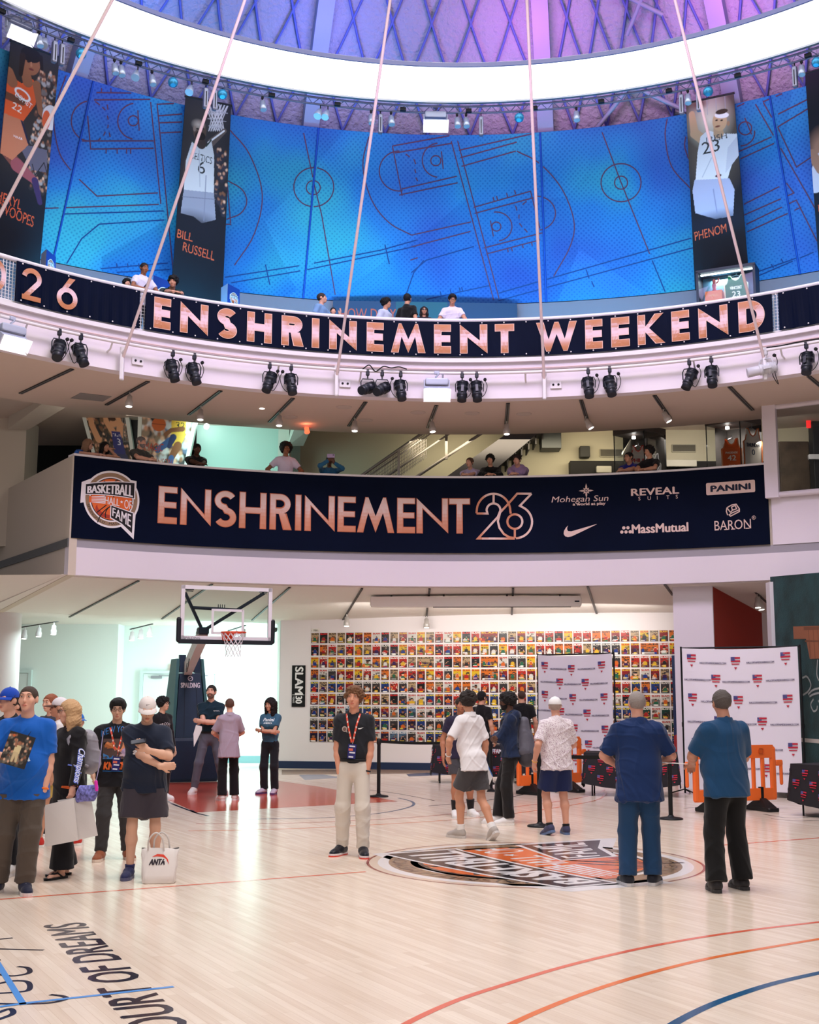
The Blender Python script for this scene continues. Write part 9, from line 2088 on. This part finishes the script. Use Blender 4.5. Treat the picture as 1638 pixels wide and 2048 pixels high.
person('man in a dark navy tee and black socks, hidden behind the walking man', fpos(925, 1633), 10, 1.72, 1.02, .19, hair=('short', S(50, 40, 34)), skin=S(180, 120, 92), top=dict(c=S(44, 38, 62), loose=1.1, name='t_shirt'), bottom=dict(c=S(70, 68, 74), len=.56, fit=1.1, name='shorts'), shoes=dict(c=WHT, sock=BLK, sockh=.4), feet=dict(L=(.17, .05, 0, 16, 0), R=(-.10, -.05, 0, -6, 0)), vox=.007)
person('man in a black cap and tee with his back turned, near the covers', (Pd(966, 1500, 24.5).x, 24.5, 0), 140, 1.82, 1.0, hair=('short', BLK), cap=dict(c=S(22, 22, 24)), skin=TANNED, top=dict(c=S(22, 21, 24), name='t_shirt'), bottom=dict(c=S(30, 30, 34)), shoes=dict(c=BLK), vox=.008)
person('man in a black tee with his back turned, viewing the covers', (Pd(1047, 1500, 26.4).x, 26.4, 0), 185, 1.85, 1.05, .20, hair=('buzz', S(70, 50, 42)), skin=TANNED, top=dict(c=S(22, 21, 24), name='t_shirt'), bottom=dict(c=S(30, 30, 34)), shoes=dict(c=BLK), vox=.009)
p = person('bearded man in a navy hooded top facing left, arms crossed', fpos(1024, 1648), -92, 1.78, 1.0, .18, look=(0, -4), hair=('curly', S(30, 26, 26)), skin=S(96, 64, 50), beard=S(26, 22, 22), L=CROSS_L, R=CROSS_R, top=dict(c=S(28, 42, 72), sleeve=1.95, hem=.90, hood=True, loose=1.08, name='hooded_top', fold=.011), bottom=dict(c=S(26, 24, 26), fit=1.08, flare=.008), shoes=dict(c=S(232, 230, 230), sole=S(240, 238, 236), lace=S(170, 170, 180)), feet=dict(L=(.10, -.04, 0, 6, 0), R=(-.08, -.18, 0, -6, 0)), vox=.006)
U, s, R_ = p['U'], p['s'], p['root']; q = Sdf(); q.cone(U((0, .20, .98)), U((0, .19, 1.36)), .13, .07, .05, (NV(1, 0, 0), 1.25)); q.cone(U((0, .27, .94)), U((0, .24, 1.16)), .10, .07, .05, (NV(1, 0, 0), 1.3)); v, f = q.mesh(.008, .009, 14, 6)
o = np_obj('backpack', v * s, f, mat('grey_nylon', S(92, 90, 102), .55, vary=.15, vscale=6)); o.location = R_.location; o.rotation_euler = R_.rotation_euler; tag(o, 'dark grey drawstring backpack worn by the man in the hooded top', 'backpack')
MB().tube([tuple(U(w) * s) for w in ((.10, .15, 1.40), (.11, .02, 1.485), (.115, -.11, 1.38), (.12, -.10, 1.2), (.13, .12, 1.0))], .010, 6).build('strap', M_BLKMET, o); b2 = Sdf(); b2.cone(U((0, .23, .88)), U((0, .22, .93)), .125, .13, .03, (NV(1, 0, 0), 1.25)); v, f = b2.mesh(.009); np_obj('bottom_panel', v * s, f, mat('nylon_dark', S(66, 64, 72), .6), o)
fl_m = mat('floral_shirt', S(222, 208, 214), .8, vary=.35, vscale=46)
def floral():
 m = bpy.data.materials.new('floral_polo'); m.use_nodes = True; nt = m.node_tree; p_ = nt.nodes['Principled BSDF']; tc = nt.nodes.new('ShaderNodeTexCoord'); n_ = nt.nodes.new('ShaderNodeTexNoise'); n_.inputs['Scale'].default_value = 55; n_.inputs['Detail'].default_value = 3; n_.inputs['Distortion'].default_value = 2.5
 r = nt.nodes.new('ShaderNodeValToRGB'); e = r.color_ramp.elements; e[0].position = .40; e[0].color = (*S(150, 110, 134), 1); e[1].position = .47; e[1].color = (*S(234, 226, 230), 1); nt.links.new(tc.outputs['Object'], n_.inputs['Vector']); nt.links.new(n_.outputs['Fac'], r.inputs['Fac']); nt.links.new(r.outputs[0], p_.inputs['Base Color']); p_.inputs['Roughness'].default_value = .8; return m
person('man in a white cap, floral polo and navy shorts walking away', fpos(1118, 1668), -162, 1.72, 1.12, .195, look=(-26, 0), hair=('buzz', S(170, 150, 140)), cap=dict(c=S(236, 234, 234)), skin=S(216, 158, 134), L=dict(w=(.30, -.02, .92), hint=(.5, .9, 0), curl=.8), R=dict(w=(-.16, -.24, 1.0), hint=(-.9, .5, -.3)), top=dict(c=WHT, mat=floral(), hem=.83, loose=1.1, sleeve=.84, collar=True, cc=S(226, 214, 220), name='polo_shirt', fold=.010), bottom=dict(c=S(28, 38, 78), len=.66, fit=1.15, flare=.015, name='shorts'), shoes=dict(c=S(62, 62, 92), sole=S(90, 110, 150), sock=BLK, sockh=.12), feet=dict(L=(.12, .04, .02, 10, -18), R=(-.13, -.02, 0, -12, 0)), watch=dict(L=S(226, 170, 90)), vox=.006, belly=.05)
p = person('grey-haired man in a navy polo and blue jeans with his back turned', fpos(1287, 1768), 176, 1.79, 1.10, .198, look=(4, 0), hair=('buzz', S(150, 140, 136)), skin=S(214, 156, 134), L=dict(w=(.16, -.24, 1.04), hint=(1, .35, -.4)), R=dict(w=(-.16, -.24, 1.04), hint=(-1, .35, -.4)), top=dict(c=S(22, 46, 92), hem=.76, loose=1.12, sleeve=.86, collar=True, name='polo_shirt', fold=.010), bottom=dict(c=S(30, 62, 98), fit=1.12, flare=.014, name='jeans'), shoes=dict(c=S(36, 38, 48), sole=S(206, 204, 206)), feet=dict(L=(.13, .03, 0, 14, 0), R=(-.11, -.02, 0, -20, 0)), vox=.0055, belly=.05)
p = person('man in glasses, a teal-blue shirt and black trousers, seen from behind', fpos(1462, 1778), -158, 1.80, 1.15, .20, look=(-18, 0), hair=('short', S(88, 80, 78)), skin=S(196, 140, 116), glasses='dark', L=dict(w=(.10, -.36, 1.08), hint=(.9, .3, -.6), curl=.7), R=dict(w=(-.10, -.26, 1.08), hint=(-.9, .4, -.5)), top=dict(c=S(24, 66, 104), hem=.82, loose=1.12, sleeve=.86, collar=True, name='shirt', fold=.010), bottom=dict(c=S(20, 20, 22), fit=1.14, flare=.016), shoes=dict(c=S(44, 42, 44), sole=S(56, 54, 56)), feet=dict(L=(.16, .03, 0, -20, 0), R=(-.15, -.02, 0, -6, 0)), vox=.0055, belly=.05)
P0 = Vector(p['root'].matrix_basis @ Vector(p['arms']['L'][2] * p['s'])); o = MB().box((0, 0, 0), (.24, .16, .006)).build('paper_sheet', mat('paper_white', S(238, 236, 236), .7)); o.location = P0 + Vector((-.17, .06, .0)); o.rotation_euler = (0, .06, .3); tag(o, 'white paper held out by the man in the teal-blue shirt', 'paper')
# --- people along the balconies
def balcony(px, py, zf, Rb, label, turn=0, zhand=None, arms_='rail', group=None, **kw):
 R = Rb
 P = Pr(px, py, R); a = az_of(P); s0 = kw.pop('H', 1.72); zt = P.z - zf; lean = 0
 if arms_ == 'free': s0 = min(1.9, max(1.25, zt))
 elif zt < s0 * .985:
  c = (zt / (s0 / 1.75) - .93) / .82; lean = math.degrees(math.acos(max(.55, min(1, c))))
 else: s0 = zt
 sc_ = s0 / 1.75; back = .82 * math.sin(math.radians(lean)) * sc_
 face = -a + turn; fr = math.radians(face); base = (P.x - back * math.sin(fr), P.y + back * math.cos(fr), zf)
 zr = (zhand - zf) / sc_; dist = (R + back - (12.56 if zf < 7 else 10.2)) / sc_
 if arms_ == 'rail':
  kw.setdefault('L', dict(w=(.02, -dist + .0, zr + .045), hint=(1, -.1, -.35), d=(-1, -.1, 0), n=(0, 0, -1))); kw.setdefault('R', dict(w=(-.03, -dist - .04, zr + .05), hint=(-1, -.1, -.35), d=(1, -.1, 0), n=(0, 0, -1)))
 kw.setdefault('vox', .010); kw.setdefault('bottom', dict(c=S(40, 40, 48))); kw.setdefault('shoes', dict(c=S(60, 58, 60)))
 return person(label, base, face, s0, lean=lean, group=group, **kw)
ZR, RM = 6.33, 12.92
mid = lambda px, py, lab, **k: balcony(px, py, 5.2, RM, lab, zhand=ZR, **k)
bl_print = mat('blue_print_cloth', S(50, 100, 180), .8, vary=.7, vscale=30)
mid(181, 883, 'woman with fair bobbed hair in a sleeveless blue print top on the middle balcony', turn=30, look=(24, -6), fem=True, hair=('long', S(150, 116, 92)), glasses='dark', top=dict(c=S(50, 100, 180), mat=bl_print, sleeve=.15), H=1.64)
mid(214, 888, 'dark-haired woman pointing, next to the bob-haired woman', turn=20, fem=True, hair=('long', S(24, 20, 20)), skin=TANNED, top=dict(c=S(54, 60, 90), sleeve=.6), H=1.62, L=dict(w=(.06, -.40, 1.50), hint=(.6, -.2, -.8), d=(.6, -.6, .1), curl=.3))
mid(280, 877, 'grey-bearded man in a grey tee leaning on the middle balcony', turn=18, look=(20, -8), hair=('short', S(120, 116, 116)), beard=S(130, 124, 122), top=dict(c=S(74, 74, 72)), g=1.1, watch=dict(L=ORNG))
mid(395, 890, 'man in a black polo with white piping on the middle balcony', look=(-6, -12), hair=('buzz', S(18, 16, 16)), skin=DARK, top=dict(c=S(22, 22, 26), collar=True), g=1.12)
mid(571, 889, 'person with a big round afro in a white tee on the middle balcony', turn=6, hair=('afro', S(26, 22, 22)), skin=BROWN, top=dict(c=S(226, 214, 236)), arms_='free', H=1.74, L=dict(w=(.16, -.22, 1.08), hint=(1, .3, -.3)), R=dict(w=(-.25, -.06, 1.0), hint=(-1, .5, -.2)))
p = mid(658, 914, 'person in a blue jacket filming with a raised phone', hair=('short', S(22, 20, 20)), skin=DARK, top=dict(c=S(40, 96, 134), sleeve=1.9), arms_='free', H=1.68, R=dict(w=(-.04, -.30, 1.60), hint=(-1, -.1, -.5), d=(.3, -.1, 1), n=(0, 1, 0)), L=dict(w=(.06, -.30, 1.55), hint=(1, -.1, -.5), d=(-.2, -.1, 1), n=(0, 1, 0)))
P = Vector(p['root'].matrix_basis @ Vector((.02, -.36, 1.66))); P = Vector(p['root'].matrix_basis @ Vector((p['arms']['R'][2] + NV(.03, -.05, .09)) * p['s'])); o = MB().rbox((0, 0, 0), (.16, .012, .08), .005).build('mobile_phone', mat('phone_mauve', S(170, 150, 190), .4)); o.location = P; tag(o, 'mauve phone held up by the person filming on the balcony', 'phone'); MB().cyl((.05, -.007, .015), (.05, -.011, .015), .012, n=10).build('camera_lens', M_BLACK, o)
st = mat('striped_tee', S(200, 184, 220), .8)
p = mid(938, 915, 'woman in a lavender striped tee leaning on the middle balcony', turn=-14, look=(-16, 2), fem=True, hair=('tied', S(90, 66, 54)), top=dict(c=S(206, 190, 224), sleeve=.7), H=1.66, watch=dict(L=WHT))
g = G();
for k in range(6): g.rect(-.15, -.12 + k * .045, .15, -.105 + k * .045, S(110, 100, 160), 1)
decal(p, g, p['U']((0, 0, 1.25)), nrm=tuple(p['Rl'] @ NV(0, -1, 0)), up=tuple(p['Rl'] @ NV(0, 0, 1)), name='stripes')
mid(980, 910, 'dark-haired person in a black jacket with hands hanging over the balcony edge', look=(-10, -4), hair=('mop', S(20, 18, 18)), skin=TANNED, top=dict(c=S(20, 19, 22), sleeve=1.9), H=1.66)
mid(1033, 909, 'person in a lavender hooded top leaning on the middle balcony', turn=-8, look=(-8, -6), hair=('part', S(40, 30, 28)), top=dict(c=S(178, 150, 200), sleeve=1.9, hood=True, loose=1.12), g=1.15, watch=dict(L=S(240, 190, 100)))
mid(1254, 903, 'man in glasses and a royal blue polo leaning beside the glass case', turn=-14, look=(-18, 6), hair=('short', S(36, 30, 30)), skin=TANNED, glasses='clear', top=dict(c=S(40, 44, 140), collar=True), g=1.18)
mid(1298, 891, 'young person in a black tee leaning before the glass case', turn=-20, look=(-20, 2), hair=('mop', S(22, 18, 20)), skin=TANNED, top=dict(c=S(24, 22, 28)), H=1.74, watch=dict(R=ORNG))
up = lambda px, py, lab, **k: balcony(px, py, 8.1, k.pop('Rr', 10.72), lab, zhand=9.06, **k)
up(251, 562, 'dark head just above the upper railing, left of the man in white', hair=('mop', S(18, 17, 18)), top=dict(c=S(40, 40, 44)), H=1.5, eyes=False, arms_='free', Rr=11.0)
p = up(285, 530, 'man in a white tee with a dark shoulder strap on the upper balcony', turn=8, look=(-4, -8), hair=('short', S(34, 28, 28)), skin=BROWN, top=dict(c=S(214, 214, 236)), arms_='free', R=dict(w=(-.10, -.28, 1.12), hint=(-1, .2, -.4)), L=dict(w=(.08, -.28, 1.10), hint=(1, .2, -.4)))
g = G(); g.line([(-.13, -.16), (.14, .20)], .035, S(26, 28, 48), 1); decal(p, g, p['U']((0, 0, 1.24)), name='shoulder_strap')
up(347, 557, 'dark-haired man in a dark green top leaning far over the upper railing', turn=-6, look=(-24, 0), hair=('mop', S(18, 17, 19)), skin=TANNED, top=dict(c=S(22, 44, 40), sleeve=.9), g=1.1)
up(641, 588, 'man in a light blue tee gesturing, left of the question panel', turn=50, look=(20, 4), hair=('short', S(60, 46, 40)), top=dict(c=S(120, 160, 206)), arms_='free', L=dict(w=(.20, -.34, 1.26), hint=(.8, .1, -.8), d=(.2, -.2, 1), n=(0, 1, 0), curl=.4), Rr=10.9)
up(664, 619, 'small dark head beside the man in light blue', hair=('short', S(20, 18, 20)), top=dict(c=S(30, 30, 36)), H=1.30, eyes=False, arms_='free')
up(769, 598, 'curly-haired person in a pale top in profile before the question panel', turn=50, look=(20, 0), hair=('curly', S(22, 19, 20)), skin=TANNED, top=dict(c=S(196, 206, 230)), H=1.66, arms_='free', Rr=10.9)
up(812, 588, 'man in a black tee with white cuffs turned away, before the question panel', turn=140, look=(20, 0), hair=('short', S(26, 22, 22)), skin=TANNED, top=dict(c=S(20, 19, 22)), arms_='free', Rr=10.9)
up(846, 614, 'dark-haired woman in sunglasses low behind the upper railing', fem=True, hair=('long', S(34, 26, 28)), glasses='dark', skin=TANNED, top=dict(c=S(40, 34, 44)), H=1.45, arms_='free')
up(902, 590, 'man in glasses and a white tee looking down over the upper railing', look=(6, -22), hair=('part', S(26, 22, 24)), glasses='clear', skin=TANNED, top=dict(c=S(226, 220, 240)), arms_='free', L=dict(w=(.24, -.30, .98), hint=(1, .2, -.2)), R=dict(w=(-.22, -.2, .95), hint=(-1, .3, -.2)), Rr=10.8)
